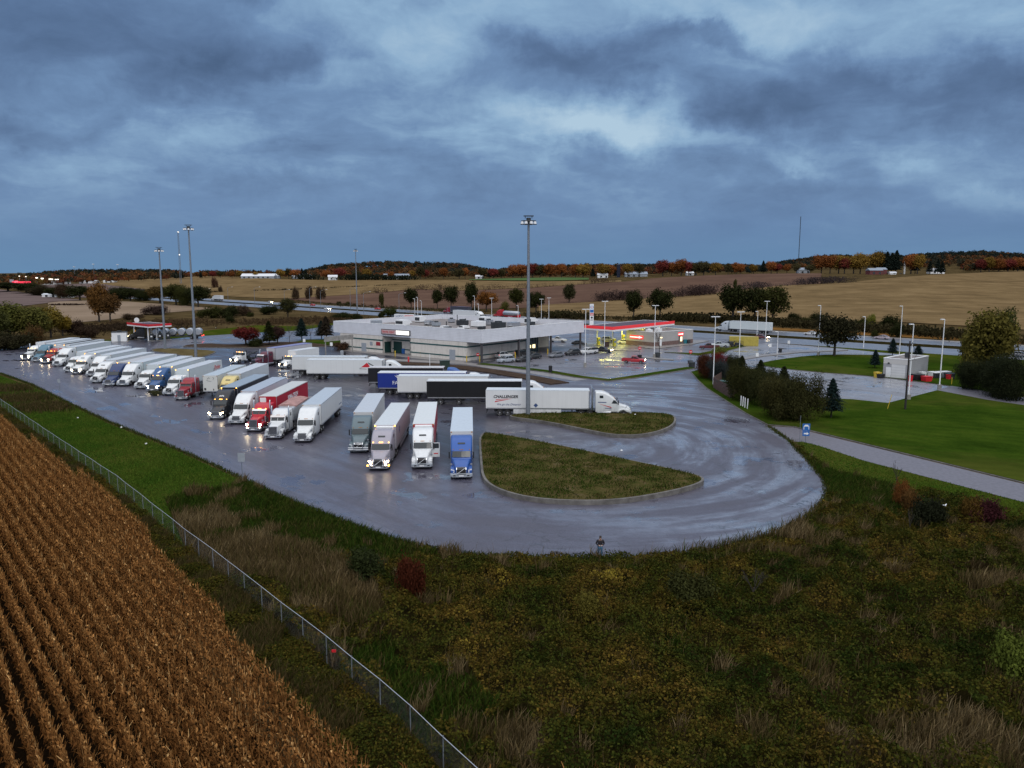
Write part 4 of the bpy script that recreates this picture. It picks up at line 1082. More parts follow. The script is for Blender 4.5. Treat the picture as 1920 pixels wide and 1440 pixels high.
b = MB(); b.box(-.5, .5, 8.6, 15.0, .62, 1.14); b.build('underframe', DARKM, t)
t, tr = semi('white semi truck with white box, nearest of the diagonal row', 566, 827, -2.2, 'aero', WHT, False, dict(col=(.68, .70, .71), roof=(.48, .54, .60), skirt=False), ROWA, chrome_bumper=True)
b = MB(); b.box(1.304, 1.31, 13.4, 15.6, 1.75, 1.88); b.build('lettering_band', INK_BLUE, tr)
for o_ in [o for o in COL.objects if o.get('label', '').startswith(('white semi truck with white box', 'white semi truck with a dark side stripe'))]:
    b = MB()
    for sx in (-1, 1):
        b.quad(*[(sx * 1.20, .5, 1.02), (sx * 1.19, 1.9, 1.30), (sx * 1.13, 2.4, 1.75), (sx * 1.13, 2.5, 1.62), (sx * 1.20, 1.95, 1.16), (sx * 1.205, .5, .92)][::sx])
    b.build('side_stripe', INK_BLACK, o_)
# --- four beside the island
semi('slate grey semi truck with a bull bar, farthest from the big island', 672, 846, -4.2, 'volvo', (.10, .145, .165), False, dict(col=(.60, .60, .60), roof=(.55, .58, .62)), ROWB, guard=True)
t, tr = semi('lavender grey semi truck with lit headlights and amber roof lamps', 709, 879, -1.5, 'volvo', (.33, .31, .36), True, dict(col=(.36, .34, .38), roof=(.66, .69, .70), skirt=True, marker=True, reefer=True), ROWB, chrome_bumper=True)
b = MB(); b.quad((1.304, 3.0, 3.0), (1.304, 4.0, 3.0), (1.304, 3.5, 3.5)).quad((1.304, 3.0, 2.9), (1.304, 3.5, 2.3), (1.304, 4.0, 2.9)); b.build('emblem', INK_BLUE, tr)
for sx in (-1, 1):
    b = MB(); b.loft([rr(.16, .6, .76, .05, .02, sx * 1.2), rr(.16, .6, .76, .05, .14, sx * 1.2)]); b.build('indicator_lamp', AMBER_ON, t)
t, tr = semi('white semi truck with its driver door swung open, red striped trailer', 791, 876, -4.2, 'volvo', WHT, False, dict(col=(.40, .02, .045), roof=(.72, .74, .73), reefer=True), ROWB)
b = MB(); b.mat(0).box(1.12, 2.0, 2.26, 2.34, .95, 1.98); b.mat(0).box(1.12, 1.2, 2.26, 2.34, 1.98, 2.6).box(1.92, 2.0, 2.26, 2.34, 1.98, 2.6).box(1.12, 2.0, 2.26, 2.34, 2.56, 2.64)
b.mat(1).box(1.2, 1.92, 2.285, 2.315, 1.98, 2.56); b.mat(2).box(1.3, 1.8, 2.25, 2.258, 1.3, 1.42)
b.build('open_door', [PAINT, GLASS, INK_RED], t, color=WHT)
t, tr = semi('royal blue semi truck with white trailer right beside the big island', 865, 895, -3.1, 'volvo', (.016, .085, .34), False, dict(col=(.64, .65, .66), roof=(.56, .62, .68)), ROWB)
# --- side on, noses to the right
def side_on(label, p, ang, st, col, tr, **kw):
    # p: tail end of the near side of the roof; ang: heading of the lorry, clockwise from +Y
    a = R_(ang); d = Vector((math.sin(a), math.cos(a))); nrm = Vector((-d.y, d.x))
    L = tr.get('L', 16.15); e = SPEC[st]['slp'] + .72
    q = Vector(p) + nrm * 1.3 + d * (L + tr.get('gap', e))
    return semi(label, 0, 0, ang - 180, st, col, False, tr, ROWC, loc=(q.x, q.y), **kw)
side_on('white semi truck rearmost of those parked side on, box end showing', g(547, 668.5, 4.1), 92, 'aero', WHT, dict(col=(.66, .68, .69), roof=(.60, .64, .67)))
t, tr = side_on('white semi truck side on with a red triangle on its trailer', g(574, 674.5, 4.1), 92.5, 'aero', WHT, dict(col=(.68, .70, .71), roof=(.70, .73, .75), open_rail=True))
b = MB(); b.mat(0).quad((-1.305, 3.3, 3.55), (-1.305, 4.6, 2.55), (-1.305, 2.5, 2.55)); b.mat(1).quad((-1.305, 3.1, 3.6), (-1.305, 1.5, 2.75), (-1.305, 1.7, 2.65), (-1.305, 3.0, 3.3)); b.mat(1).tube([(-1.305, 4.7, 2.5), (-1.305, 4.9, 2.25), (-1.305, 3.4, 2.2)], .04, 5)
b.build('emblem', [INK_RED, INK_BLACK], tr)
t, tr = side_on('black box semi truck with a blue cab parked side on', g(690, 689, 4.1), 91, 'aero', (.02, .09, .33), dict(col=(.006, .006, .009), roof=(.62, .60, .60), L=14.6))
t, tr = side_on('semi truck side on with a royal blue trailer bearing white letters', g(708, 698.5, 4.1), 91.5, 'aero', WHT, dict(col=(.008, .028, .24), roof=(.76, .78, .80)))
lettering(tr, 'FAI', .95, (-1.312, 13.5, 1.9), (PI / 2, 0, -PI / 2), INK_WHITE)
b = MB(); b.quad((-1.308, 13.1, 3.6), (-1.308, 12.2, 2.8), (-1.308, 12.1, 3.1)).quad((-1.308, 12.8, 3.7), (-1.308, 11.9, 2.95), (-1.308, 11.8, 3.4)); b.build('emblem', INK_WHITE, tr)
t, tr = side_on('plain white semi truck side on between the blue and the black trailers', g(745, 705, 4.1), 90.6, 'midroof', (.03, .03, .035), dict(col=(.68, .69, .69), roof=(.66, .70, .73)))
b = MB(); b.tube([(0, 0, .9), (0, 0, 3.9), (0, .12, 4.15)], [.09, .09, .08], 10); b.build('exhaust_stack', CHROME, t, 40, loc=(-1.16, 5.5, 0))
t, tr = side_on('semi truck side on with a long black trailer and white cab', g(800, 714, 4.1), 90.3, 'aero', WHT, dict(col=(.005, .005, .006), roof=(.74, .76, .78), wheels=(5.4, 2.3)))
t, tr = side_on('white lettered semi truck side on behind the upper grass island', g(911, 731, 4.1), 92.5, 'volvo', WHT, dict(col=(.72, .73, .74), roof=(.66, .70, .73), skirt=True, gap=6.6))
BOLD = (PI / 2, 0, -PI / 2)
lettering(tr, 'CHALLENGER', .62, (-1.316, 15.0, 2.85), BOLD, INK_BLACK, shear=.25, bold=.022)
lettering(tr, 'We go the Distance', .46, (-1.316, 14.5, 1.68), BOLD, INK_BLUE, shear=.3)
b = MB(); b.quad((-1.308, 14.8, 2.15), (-1.308, 14.7, 2.35), (-1.308, 11.9, 2.78), (-1.308, 12.6, 2.62)); b.quad((-1.308, 14.6, 2.5), (-1.308, 14.55, 2.62), (-1.308, 12.2, 2.78)); b.build('swoosh', INK_RED, tr)
b = MB(); b.quad((-1.308, 8.35, 2.05), (-1.308, 8.0, 1.7), (-1.308, 8.35, 1.35), (-1.308, 8.7, 1.7)); b.build('placard', INK_BLUE, tr)
b = MB(); b.mat(0).quad((-1.245, 5.2, 2.05), (-1.245, 3.3, 1.55), (-1.245, 3.1, 1.35), (-1.245, 4.2, 1.7)).mat(1).quad((-1.245, 5.3, 2.2), (-1.245, 4.0, 2.18), (-1.245, 4.0, 2.3), (-1.245, 5.3, 2.32)).quad((-1.245, 4.2, 1.3), (-1.245, 3.2, 1.22), (-1.245, 3.2, 1.3), (-1.245, 4.2, 1.38)); b.build('swoosh', [INK_RED, INK_BLUE], t)
b = MB(); b.tube([(0, 0, .9), (0, 0, 4.2), (0, .14, 4.55)], [.1, .1, .09], 10)
for sx in (-1, 1): b.build('exhaust_stack', CHROME, t, 40, loc=(sx * 1.05, 6.1, 0))
# --- three behind, noses towards the camera
ROWD = 'lorries standing at the back of the lot'
def box_truck(label, px, py, yaw, col, lit, L, boxcol, h=3.5, loc=None, group=ROWD, cat='box truck', rz=None):
    p = loc or g(px, py, .32)
    t = thing('box_truck', label, cat, p, R_(-yaw) if rz is None else rz, group)
    semi_parts(t, 'daycab', col, lit); chassis(t, 'daycab', 3.9 + L)
    for sx in (-1, 1): wheel(t, sx * .93, 3.9 + L * .68, .51, .58)
    b = MB(); b.box(-1.25, 1.25, 3.85, 3.85 + L, 1.02, h); b.build('cargo_box', SKIN, t, color=boxcol)
    b = MB(); b.box(-1.26, 1.26, 3.84, 3.86 + L, h - .002, h + .03); b.build('roof', PAINT, t, color=boxcol)
    return t
t = thing('dump_truck', 'small white truck with lit headlights and an empty black chassis', 'truck', g(436, 680, .32), R_(-24), ROWD)
semi_parts(t, 'daycab', WHT, True); chassis(t, 'daycab', 8.5); tractor_wheels(t, (5.6, 6.9))
b = MB(); b.box(-1.1, 1.1, 3.75, 3.9, .95, 2.95).box(-1.1, 1.1, 3.0, 3.9, 2.86, 3.0).box(-1.0, 1.0, 4.2, 5.0, .95, 1.7).tube([(0, 4.2, 1.5), (0, 8.6, 2.3)], .18, 8); b.build('hoist_frame', DARKM, t)
t, tr = semi('maroon long nosed semi truck with a silver trailer and bluish roof', 474, 687, 22, 'classic', (.10, .012, .03), False, dict(col=(.50, .50, .53), roof=(.22, .22, .42), L=14.6), ROWD, second=(.7, .7, .72))
box_truck('white box truck with glaring headlights beside the maroon truck', 528, 689, 24, WHT, True, 8.5, (.70, .72, .73), 3.9)
b = MB(); b.box(-1.15, 1.15, 0, 2.1, .02, .10).box(-1.2, -1.1, 0, 2.2, .05, .2).box(1.1, 1.2, 0, 2.2, .05, .2)
tag(b.build('tail_lift', GREYM, loc=(*g(540, 697), 0), rz=R_(80)), 'flat grey loading ramp lying behind the rearmost white trailer', 'ramp')
# --- on the highway
HWG = 'lorries on the highway'
HA = math.degrees(math.atan2(-T_HW[0], T_HW[1]))          # heading towards the upper left is -HA clockwise
def on_hw(px, n):
    best = None
    for t_ in np.arange(-250, 720, .5):
        x, y = hw(t_, n); q = 960 + F_PX * x / (y * LC + (CAM_H - 0) * LS)
        if best is None or abs(q - px) < best[0]: best = (abs(q - px), (x, y))
    return best[1]
def hw_truck(label, px, n, st, col, tr, left=True, **kw):
    yaw = (180 - HA) if left else -HA          # direction the tail points to
    return semi(label, 0, 0, yaw, st, col, kw.pop('lit', False), tr, HWG, loc=on_hw(px, n), **kw)
hw_truck('white box semi truck passing on the highway behind the yellow container', 1342, 264.5, 'aero', (.55, .60, .66), dict(col=(.66, .72, .74), L=16.15))
hw_truck('red semi truck with a dark load on the far side of the highway', 833, 272, 'classic', (.30, .012, .03), dict(col=(.05, .05, .07), L=14.6, roof=(.10, .05, .09)), second=(.3, .02, .03))
hw_truck('white semi truck running right along the near side of the highway', 912, 245, 'aero', WHT, dict(col=(.68, .69, .70)), left=False)
t, _ = hw_truck('red nosed tanker truck with a pale round tank on the highway', 927, 265, 'aero', (.45, .02, .03), None)
b = MB(); n = 14
b.loft([[(r * math.cos(2 * PI * k / n), y, 2.35 + r * math.sin(2 * PI * k / n)) for k in range(n)] for y, r in ((7.0, .5), (7.2, 1.05), (7.8, 1.2), (16.8, 1.2), (17.4, 1.05), (17.6, .5))])
b.build('tank', ALU, t, 40)
b = MB(); b.box(-.6, .6, 7.2, 17.4, .8, 1.2).box(-1.1, 1.1, 17.3, 17.5, .6, 2.0); b.build('underframe', RED, t)
for y in (14.6, 15.9):
    for sx in (-1, 1): wheel(t, sx * .99, y, .51, .58)
hw_truck('white box truck far off on the left end of the highway', 398, 265, 'midroof', WHT, dict(col=(.62, .63, .64), L=12.0))
# ------------------------------------------------------------------ cars and pickups; nose at -Y, origin at the middle
def car_body(kind):
    b = MB()
    if kind == 'sedan':
        L = 4.7
        b.loft([rr(1.45, .32, .60, .10, -2.35), rr(1.76, .24, .72, .16, -2.15), rr(1.80, .22, .90, .18, -1.1), rr(1.82, .22, .96, .16, .0), rr(1.82, .22, .98, .16, 1.3), rr(1.76, .26, .98, .18, 2.1), rr(1.5, .36, .84, .12, 2.35)])
        gh_ = [(1.60, .90, .98, .03, -1.05), (1.46, .90, 1.40, .10, -.25), (1.40, .90, 1.46, .12, .35), (1.44, .90, 1.40, .10, 1.1), (1.56, .90, 1.0, .03, 1.85)]
        roof = (-.3, 1.0, 1.36, 1.47)
    elif kind == 'suv':
        b.loft([rr(1.5, .38, .74, .12, -2.3), rr(1.84, .30, .96, .16, -2.1), rr(1.88, .28, 1.08, .18, -1.1), rr(1.9, .28, 1.12, .16, .2), rr(1.9, .28, 1.14, .16, 1.9), rr(1.74, .34, 1.10, .14, 2.3)])
        gh_ = [(1.70, 1.06, 1.12, .03, -1.0), (1.58, 1.06, 1.62, .10, -.35), (1.52, 1.06, 1.72, .12, .3), (1.52, 1.06, 1.70, .12, 1.5), (1.60, 1.06, 1.3, .06, 2.15)]
        roof = (-.35, 1.75, 1.62, 1.735)
    else:
        b.loft([rr(1.6, .46, .86, .12, -2.9), rr(1.94, .40, 1.04, .14, -2.7), rr(1.98, .38, 1.16, .14, -1.5), rr(1.98, .38, 1.18, .10, .62)])
        for sx in (-1, 1): b.box(sx * .84, sx * .97, .6, 2.85, .55, 1.20)
        b.box(-.97, .97, 2.75, 2.87, .50, 1.19); b.box(-.9, .9, .6, 2.8, .48, .72)
        gh_ = [(1.74, 1.12, 1.2, .03, -1.35), (1.62, 1.12, 1.74, .10, -.6), (1.58, 1.12, 1.84, .12, -.1), (1.58, 1.12, 1.82, .12, .35), (1.66, 1.12, 1.3, .05, .66)]
        roof = (-.6, .42, 1.74, 1.86)
    return b, gh_, roof
def car(label, cat, kind, px, py, heading, col, lit=False, brake=False, group=None, loc=None, cap=False, name=None):
    """heading: clockwise from +Y, the way the nose points"""
    p = loc or g(px, py)
    name = name or {'sedan': 'parked_car', 'suv': 'parked_car', 'pickup': 'pickup_truck'}[kind]
    t = thing(name, label, cat, p, R_(180 - heading), group)
    def mk():
        b, gh_, roof = car_body(kind); return b.mesh('body', [PAINT], 35)
    def mg():
        b2 = MB(); _, gh_, _ = car_body(kind); b2.loft([rr(*q[:5]) for q in gh_]); return b2.mesh('windows', [GLASS], 35)
    def mr():
        _, gh_, (ya, yb, za, zb) = car_body(kind); b3 = MB()
        b3.loft([rr(1.34, za - .02, zb - .04, .03, ya), rr(1.42, za, zb, .05, ya + .3), rr(1.42, za, zb, .05, yb - .2), rr(1.36, za - .04, zb - .04, .03, yb)])
        w0 = gh_[0][0] / 2; w1 = gh_[1][0] / 2
        for sx in (-1, 1):
            b3.tube([(sx * (w0 - .03), gh_[0][4] + .05, gh_[0][2]), (sx * (w1 - .06), gh_[1][4], gh_[1][2])], .045, 5)
            b3.tube([(sx * (gh_[2][0] / 2 + .02), gh_[2][4], gh_[0][1]), (sx * (gh_[2][0] / 2 - .02), gh_[2][4], gh_[2][2] - .1)], .05, 5)
            b3.tube([(sx * (gh_[-1][0] / 2 - .03), gh_[-1][4] - .1, gh_[-1][2]), (sx * (gh_[-2][0] / 2 - .06), gh_[-2][4], gh_[-2][2] - .03)], .06, 5)
        return b3.mesh('roof', [PAINT], 40)
    link('body', cached(('carb', kind), mk), t, color=col)
    link('windows', cached(('carg', kind), mg), t)
    link('roof', cached(('carr', kind), mr), t, color=col)
    yf, yr, zl, hw_ = {'sedan': (-2.27, 2.27, .66, .72), 'suv': (-2.24, 2.24, .86, .76), 'pickup': (-2.84, 2.86, .92, .82)}[kind]
    def lamp(y, z, on, mats):
        b = MB(); b.box(-.14, .14, y - .04, y + .04, z - .08, z + .08); return b.mesh('lamp', mats)
    for sx in (-1, 1):
        link('headlight', cached(('chl', lit), lambda: lamp(0, 0, lit, [HEAD_ON if lit else LAMP_OFF])), t, (sx * hw_ * .9, yf, zl))
        link('tail_lamp', cached(('ctl', brake), lambda: lamp(0, 0, brake, [TAIL_ON if brake else TAIL_OFF])), t, (sx * hw_ * .97, yr, zl + .1))
    wy = {'sedan': (-1.4, 1.38), 'suv': (-1.4, 1.4), 'pickup': (-1.85, 1.75)}[kind]; r = {'sedan': .33, 'suv': .37, 'pickup': .41}[kind]
    hw2 = {'sedan': .80, 'suv': .84, 'pickup': .87}[kind]
    for y in wy:
        for sx in (-1, 1): wheel(t, sx * hw2, y, r, .24)
    if cap:
        b = MB(); b.loft([rr(1.8, 1.18, 1.78, .1, .68), rr(1.76, 1.18, 1.76, .1, 2.8)]); b.build('bed_cap', GLASS, t, 40)
    return t
CARG = 'cars by the travel centre'
car('white sport utility car with red brake lights against the white wall', 'car', 'suv', 945, 671, 52, (.66, .67, .68), brake=True, group=CARG)
car('silver sport utility car nearest the grass berm', 'car', 'suv', 948.5, 680, -128, (.36, .40, .45), group=CARG)
car('black pickup with glowing red tail lights by the entrance column', 'pickup truck', 'pickup', 985, 667.5, 52, (.012, .012, .014), brake=True, group=CARG, cap=True)
car('black low car half hidden by the tall floodlight mast', 'car', 'sedan', 981, 678, -128, (.010, .011, .014), group=CARG)
car('dark sedan beside the black car in front of the entrance', 'car', 'sedan', 1000, 672.5, -128, (.018, .02, .024), group=CARG)
car('grey sedan parked by the yellow bollard', 'car', 'sedan', 1043, 670, -128, (.16, .17, .20), group=CARG)
car('black square off-road car between the grey sedan and the white pickup', 'car', 'suv', 1073, 666, -128, (.010, .010, .012), group=CARG)
car('white pickup with a dark bed cover in the car park', 'pickup truck', 'pickup', 1103, 664, -128, (.66, .67, .68), group=CARG, cap=True)
car('black pickup with a lit headlight beside the white pickup', 'pickup truck', 'pickup', 1129, 661.5, 118, (.011, .011, .013), lit=True, group=CARG)
car('bright red pickup driving across the wet car park', 'pickup truck', 'pickup', 1188, 681, 104, (.42, .012, .022), lit=True)
car('white pickup crossing behind the travel centre entrance', 'pickup truck', 'pickup', 1045, 641.5, 110, (.66, .67, .68))
car('black car under the left end of the red canopy', 'car', 'sedan', 1086, 647, 100, (.012, .012, .014))
car('white sedan filling up under the red canopy', 'car', 'sedan', 1172, 645, 110, (.62, .62, .60))
car('pale car at the middle pump under the red canopy', 'car', 'suv', 1141, 641, 110, (.30, .30, .30))
car('maroon pickup standing beyond the brick store', 'pickup truck', 'pickup', 1330, 655, -78, (.09, .006, .014))
car('silver pickup hitched to the black flat trailer', 'pickup truck', 'pickup', 1348, 651.5, -84, (.50, .54, .56))
# flatbed utility trailer
p = g(1376, 650)
t = thing('utility_trailer', 'black cage trailer with dark cargo behind the silver pickup', 'trailer', p, R_(180 + 84), None)
b = MB(); b.box(-1.0, 1.0, -2.6, 2.6, .5, .64)
for sx in (-1, 1):
    for k in range(6): y = -2.5 + k; b.box(sx * .95, sx * 1.0, y, y + .06, .6, 1.7)
    for z in (1.1, 1.66): b.box(sx * .95, sx * 1.0, -2.55, 2.55, z, z + .06)
b.tube([(0, -2.6, .55), (0, -4.0, .55)], .06, 6); b.build('frame', BLACK, t)
b = MB(); b.box(-.7, .7, -1.8, -.2, .64, 1.5).box(-.6, .6, .3, 1.9, .64, 1.25).tube([(-.5, -.1, 1.2), (.5, .2, 1.9)], .12, 6); b.build('cargo', DARKM, t)
for y in (-.45, .45):
    for sx in (-1, 1): wheel(t, sx * 1.1, y, .34, .2)
# highway cars
HCG = 'cars on the highway'
def hcar(label, px, n, kind, col, left=True, **kw):
    car(label, 'car', kind, 0, 0, -HA if left else 180 - HA, col, group=HCG, loc=on_hw(px, n), name='highway_car', **kw)
hcar('red car on the highway between the two thin lamp posts', 586, 269, 'sedan', (.5, .015, .02))
hcar('white car on the near lanes of the highway left of the tall mast', 614, 244, 'suv', (.70, .71, .72), left=False, lit=True)
hcar('red car on the highway just right of the tall mast behind the building', 708, 269, 'sedan', (.5, .02, .02))
hcar('car with bright headlights on the left stretch of the highway', 507, 272, 'sedan', (.6, .6, .62), left=False, lit=True)
hcar('dark red and white car on the near highway lanes below the passing white truck', 1428, 243, 'sedan', (.12, .02, .03), left=False, lit=True)
hcar('white car half behind the dark round tree on the highway', 1520, 270, 'sedan', (.72, .73, .75), left=True)
hcar('silver car on the highway right of the dark round tree', 1652, 270, 'sedan', (.45, .38, .42), left=True)
hcar('pale car at the far right of the highway behind the yellow tree', 1912, 240, 'sedan', (.3, .3, .34), left=False)
# yellow container and other yard things
def yard_box(name, label, cat, px, py, rz, w_, l_, h_, m, z=0.0):
    b = MB(); b.box(-w_ / 2, w_ / 2, -l_ / 2, l_ / 2, .05, h_)
    for k in range(int(l_ / .5)):
        y = -l_ / 2 + .25 + k * .5
        for sx in (-1, 1): b.box(sx * w_ / 2, sx * (w_ / 2 + .03), y - .1, y + .1, .15, h_ - .1)
    b.box(-w_ / 2 - .03, w_ / 2 + .03, -l_ / 2 - .03, l_ / 2 + .03, h_, h_ + .05)
    return tag(b.build(name, m, loc=(*g(px, py), z), rz=rz), label, cat)
yard_box('shipping_container', 'faded yellow steel container by the highway verge', 'container', 1394, 648, R_(78), 2.6, 8.5, 2.7, simple('faded_yellow_paint', (.42, .34, .06), .5, 0, .15, 1.5))
# ------------------------------------------------------------------ travel centre
B0 = (-7.5, 192.0)
tc_ = thing('travel_centre', 'long white travel centre with ribbed parapet and green stripes', 'building', B0, math.atan2(.782, .624))
LX, LY = 46.0, 57.5                # along the right front, along the left front
ix, iy = 0.05, 5.1
def wall_part():
    b = MB()
    # left front (x = small), with a recessed service bay
    b.box(.05, .45, 5.1, 25.5, 0, 4.75); b.box(.05, .45, 36.2, 54.5, 0, 4.75)
    b.box(.05, 4.0, 25.1, 25.5, 0, 4.75); b.box(.05, 4.0, 36.2, 36.6, 0, 4.75); b.box(3.6, 4.0, 25.5, 36.2, 0, 4.75)
    # right front
    b.box(.45, 24.5, 5.1, 5.5, 0, 4.75)
    b.box(.45, 45.0, 54.1, 54.5, 0, 4.75); b.box(44.6, 45.0, 12, 54.1, 0, 4.75); b.box(30.4, 45, 12, 12.4, 0, 4.75)
    return b
wall_part().build('wall', STUCCO, tc_)
b = MB()
for z0, z1 in ((.85, 1.15), (3.35, 3.70)):
    b.box(-.01, .05, 5.05, 25.5, z0, z1); b.box(-.01, .05, 36.2, 54.5, z0, z1); b.box(.0, 24.5, 5.04, 5.1, z0, z1)
    b.box(3.56, 3.6, 25.5, 36.2, z0, z1); b.box(.5, 3.6, 25.5, 25.54, z0, z1)
b.build('stripe', GREENP, tc_)
b = MB()                                   # parapet band
z0, z1 = 4.8, 8.0; th_ = .45
b.box(0, LX, 0, th_, z0, z1); b.box(0, LX, LY - th_, LY, z0, z1); b.box(0, th_, th_, LY - th_, z0, z1); b.box(LX - th_, LX, th_, LY - th_, z0, z1)
b.build('parapet', FASCIA, tc_)
b = MB(); b.box(th_, LX - th_, th_, LY - th_, 6.3, 6.6); b.build('roof_deck', GRAVELR, tc_)
b = MB(); b.box(th_, LX - th_, th_, LY - th_, 4.78, 4.9); b.build('soffit', GREYM, tc_)
b = MB(); e = .04
b.box(-e, LX + e, -e, th_ + e, z1, z1 + .10); b.box(-e, LX + e, LY - th_ - e, LY + e, z1, z1 + .10); b.box(-e, th_ + e, th_ + e, LY - th_ - e, z1, z1 + .10); b.box(LX - th_ - e, LX + e, th_ + e, LY - th_ - e, z1, z1 + .10)
b.build('coping', WHITE, tc_)
def col_me():
    b = MB(); b.box(-.22, .22, -.22, .22, 0, 4.8); return b.mesh('column', [simple('dark_column', (.06, .055, .06), .6)])
for x, y in ((.5, .5), (15.5, .5), (30.0, .5), (44.8, .5)): link('column', cached('tccol', col_me), tc_, (x, y, 0))
# doors
for (x, y0, y1, z, m) in ((.02, 9.0, 11.0, 2.6, GREYM), (.02, 43.2, 45.2, 2.4, GREYM)):
    b = MB(); b.box(x - .06, x + .05, y0, y1, 0, z); b.build('door', m, tc_)
GDOOR = simple('dark_green_door', (.012, .05, .045), .45)
b = MB(); b.box(.6, 2.9, 36.14, 36.2, 0, 3.1); b.build('door', GDOOR, tc_)
b = MB(); b.box(3.4, 3.56, 32.4, 35.6, 0, 3.1); b.build('door', GDOOR, tc_)
b = MB(); b.box(3.4, 3.56, 25.9, 27.9, 0, 3.0); b.build('door', simple('bronze_door', (.10, .075, .06), .5), tc_)
b = MB(); b.box(-.03, .05, 37.3, 39.0, 2.0, 3.0); b.build('wall_notice', simple('red_notice', (.30, .02, .03), .5), tc_)
b = MB(); b.box(-.03, .05, 40.5, 41.6, 1.9, 2.9); b.build('wall_box', GREYM, tc_)
# glazed entrance
b = MB(); b.box(24.5, 30.4, 5.2, 5.3, .0, 4.75); b.box(30.3, 30.4, 5.3, 12, 0, 4.75); b.build('entrance_glass', GLASS, tc_)
b = MB()
for k in range(6): x = 24.55 + k * 1.14; b.box(x - .05, x + .05, 5.08, 5.2, 0, 4.75)
for z in (1.1, 2.4, 3.6): b.box(24.5, 30.4, 5.08, 5.2, z, z + .1)
b.build('entrance_frame', GREENP, tc_)
b = MB(); b.box(25.6, 26.8, 5.02, 5.07, 1.3, 2.1); b.build('lit_window', WARM_LIT, tc_)
b = MB(); b.box(27.6, 28.8, 5.02, 5.07, 1.2, 2.2); b.build('lit_window', WARM_LIT, tc_)
# roof-top plant
def unit(name, x, y, w_, l_, h_, m, kind=0):
    b = MB(); b.mat(0).box(-w_ / 2, w_ / 2, -l_ / 2, l_ / 2, .25, h_); b.mat(1).box(-w_ / 2 + .1, w_ / 2 - .1, -l_ / 2 + .1, l_ / 2 - .1, 0, .25)
    if kind == 1: b.mat(1).box(-w_ / 2 - .03, -w_ / 2, -l_ / 2 + .2, l_ / 2 - .2, .6, h_ - .3); b.mat(0).add([(w_ / 2, -l_ / 2, h_), (w_ / 2, l_ / 2, h_), (w_ / 2 + 1.0, l_ / 2, h_ - .9), (w_ / 2 + 1.0, -l_ / 2, h_ - .9), (w_ / 2, -l_ / 2, h_ - .9), (w_ / 2, l_ / 2, h_ - .9)], [(0, 1, 2, 3), (3, 2, 5, 4), (0, 3, 4), (1, 5, 2)])
    if kind == 2: b.mat(1).tube([(0, 0, h_), (0, 0, h_ + .35)], min(w_, l_) * .35, 12)
    if kind == 3: b.mat(0).tube([(-w_ / 2 - .8, 0, .5), (w_ / 2 + .8, 0, .5)], .22, 8)
    return b.build(name, [m, DARKM], tc_, loc=(x, y, 6.6))
for x, y, w_, l_, h_, m, k in [(28, 50, 2.2, 2.4, 1.9, WHITE, 1), (37, 31, 2.2, 2.6, 2.0, WHITE, 1), (42, 17, 2.2, 2.8, 2.0, WHITE, 1), (10, 50, 2.6, 2.2, 1.5, GREYM, 0), (14, 43, 2.8, 3.4, 1.7, WHITE, 1),
                              (20, 38, 2.0, 2.2, 1.3, ALU, 3), (18, 33, 1.8, 2.0, 1.2, GREYM, 2), (26, 30, 2.6, 2.6, 1.5, DARKM, 2), (24, 22, 3.4, 2.8, 1.7, WHITE, 0), (31, 24, 2.0, 2.0, 1.6, ALU, 2),
                              (21, 12, 3.0, 3.0, 1.9, DARKM, 2), (29, 13, 3.2, 2.6, 1.5, ALU, 3), (13, 25, 1.6, 2.0, .8, WHITE, 0), (10, 21, 1.8, 1.4, .9, DARKM, 0), (11, 17, 1.4, 1.4, .8, WHITE, 2), (16, 20, 1.2, 2.4, .9, WHITE, 3),
                              (33, 41, 1.6, 1.6, 1.2, ALU, 2), (8, 46, 1.2, 3.0, .7, WHITE, 0), (15, 13, 1.4, 1.8, 1.0, DARKM, 0), (36, 12, 1.8, 1.8, 1.3, DARKM, 3)]:
    unit('rooftop_unit', x, y, w_, l_, h_, m, k)
b = MB(); b.tube([(27, 33, 6.6), (27, 33, 9.6)], .12, 6).tube([(18, 29, 6.6), (18, 29, 8.2)], .15, 6).tube([(34, 36, 6.6), (34, 36, 8.0)], .2, 6); b.build('vent_pipe', DARKM, tc_)
# sign over the service bay, half its panel dark
sg = MB(); sg.mat(0).box(-.38, -.02, 25.2, 36.4, 5.35, 6.75); sg.mat(1).box(-.42, -.38, 25.35, 30.4, 5.5, 6.6); sg.mat(2).box(-.40, -.38, 30.4, 36.2, 5.5, 6.6)
s_ = sg.build('sign', [DARKM, SIGN_LIT, simple('pink_sign_panel', (.60, .42, .42), .5)], tc_)
lettering(s_, 'TRAVEL CENT', .80, (-.43, 36.1, 5.76), (PI / 2, 0, -PI / 2), INK_RED, bold=.01)
# the second half of the lettering stands washed out over the lit panel

# ------------------------------------------------------------------ convenience store
def local_frame(p0, p1):
    d = Vector(p1) - Vector(p0); return math.atan2(d.y, d.x), d.length
c1 = g(1226, 650.5); c2 = g(1299, 643.5); a, Lc = local_frame(c1, c2)
st_ = thing('convenience_store', 'beige convenience store with brown brick base and red arrow signs', 'building', c1, a)
Wc = 11.0; Hc = 4.35
b = MB(); b.box(0, Lc, 0, .3, 1.35, Hc).box(0, Lc, Wc - .3, Wc, 1.35, Hc).box(0, .3, .3, Wc - .3, 1.35, Hc).box(Lc - .3, Lc, .3, Wc - .3, 1.35, Hc); b.build('wall', BOARD, st_)
b = MB(); b.box(-.03, Lc + .03, -.03, Wc + .03, 0, 1.35); b.build('brick_base', BROWNB, st_)
b = MB(); b.box(.3, Lc - .3, .3, Wc - .3, 3.6, 3.8); b.build('roof', GRAVELR, st_)
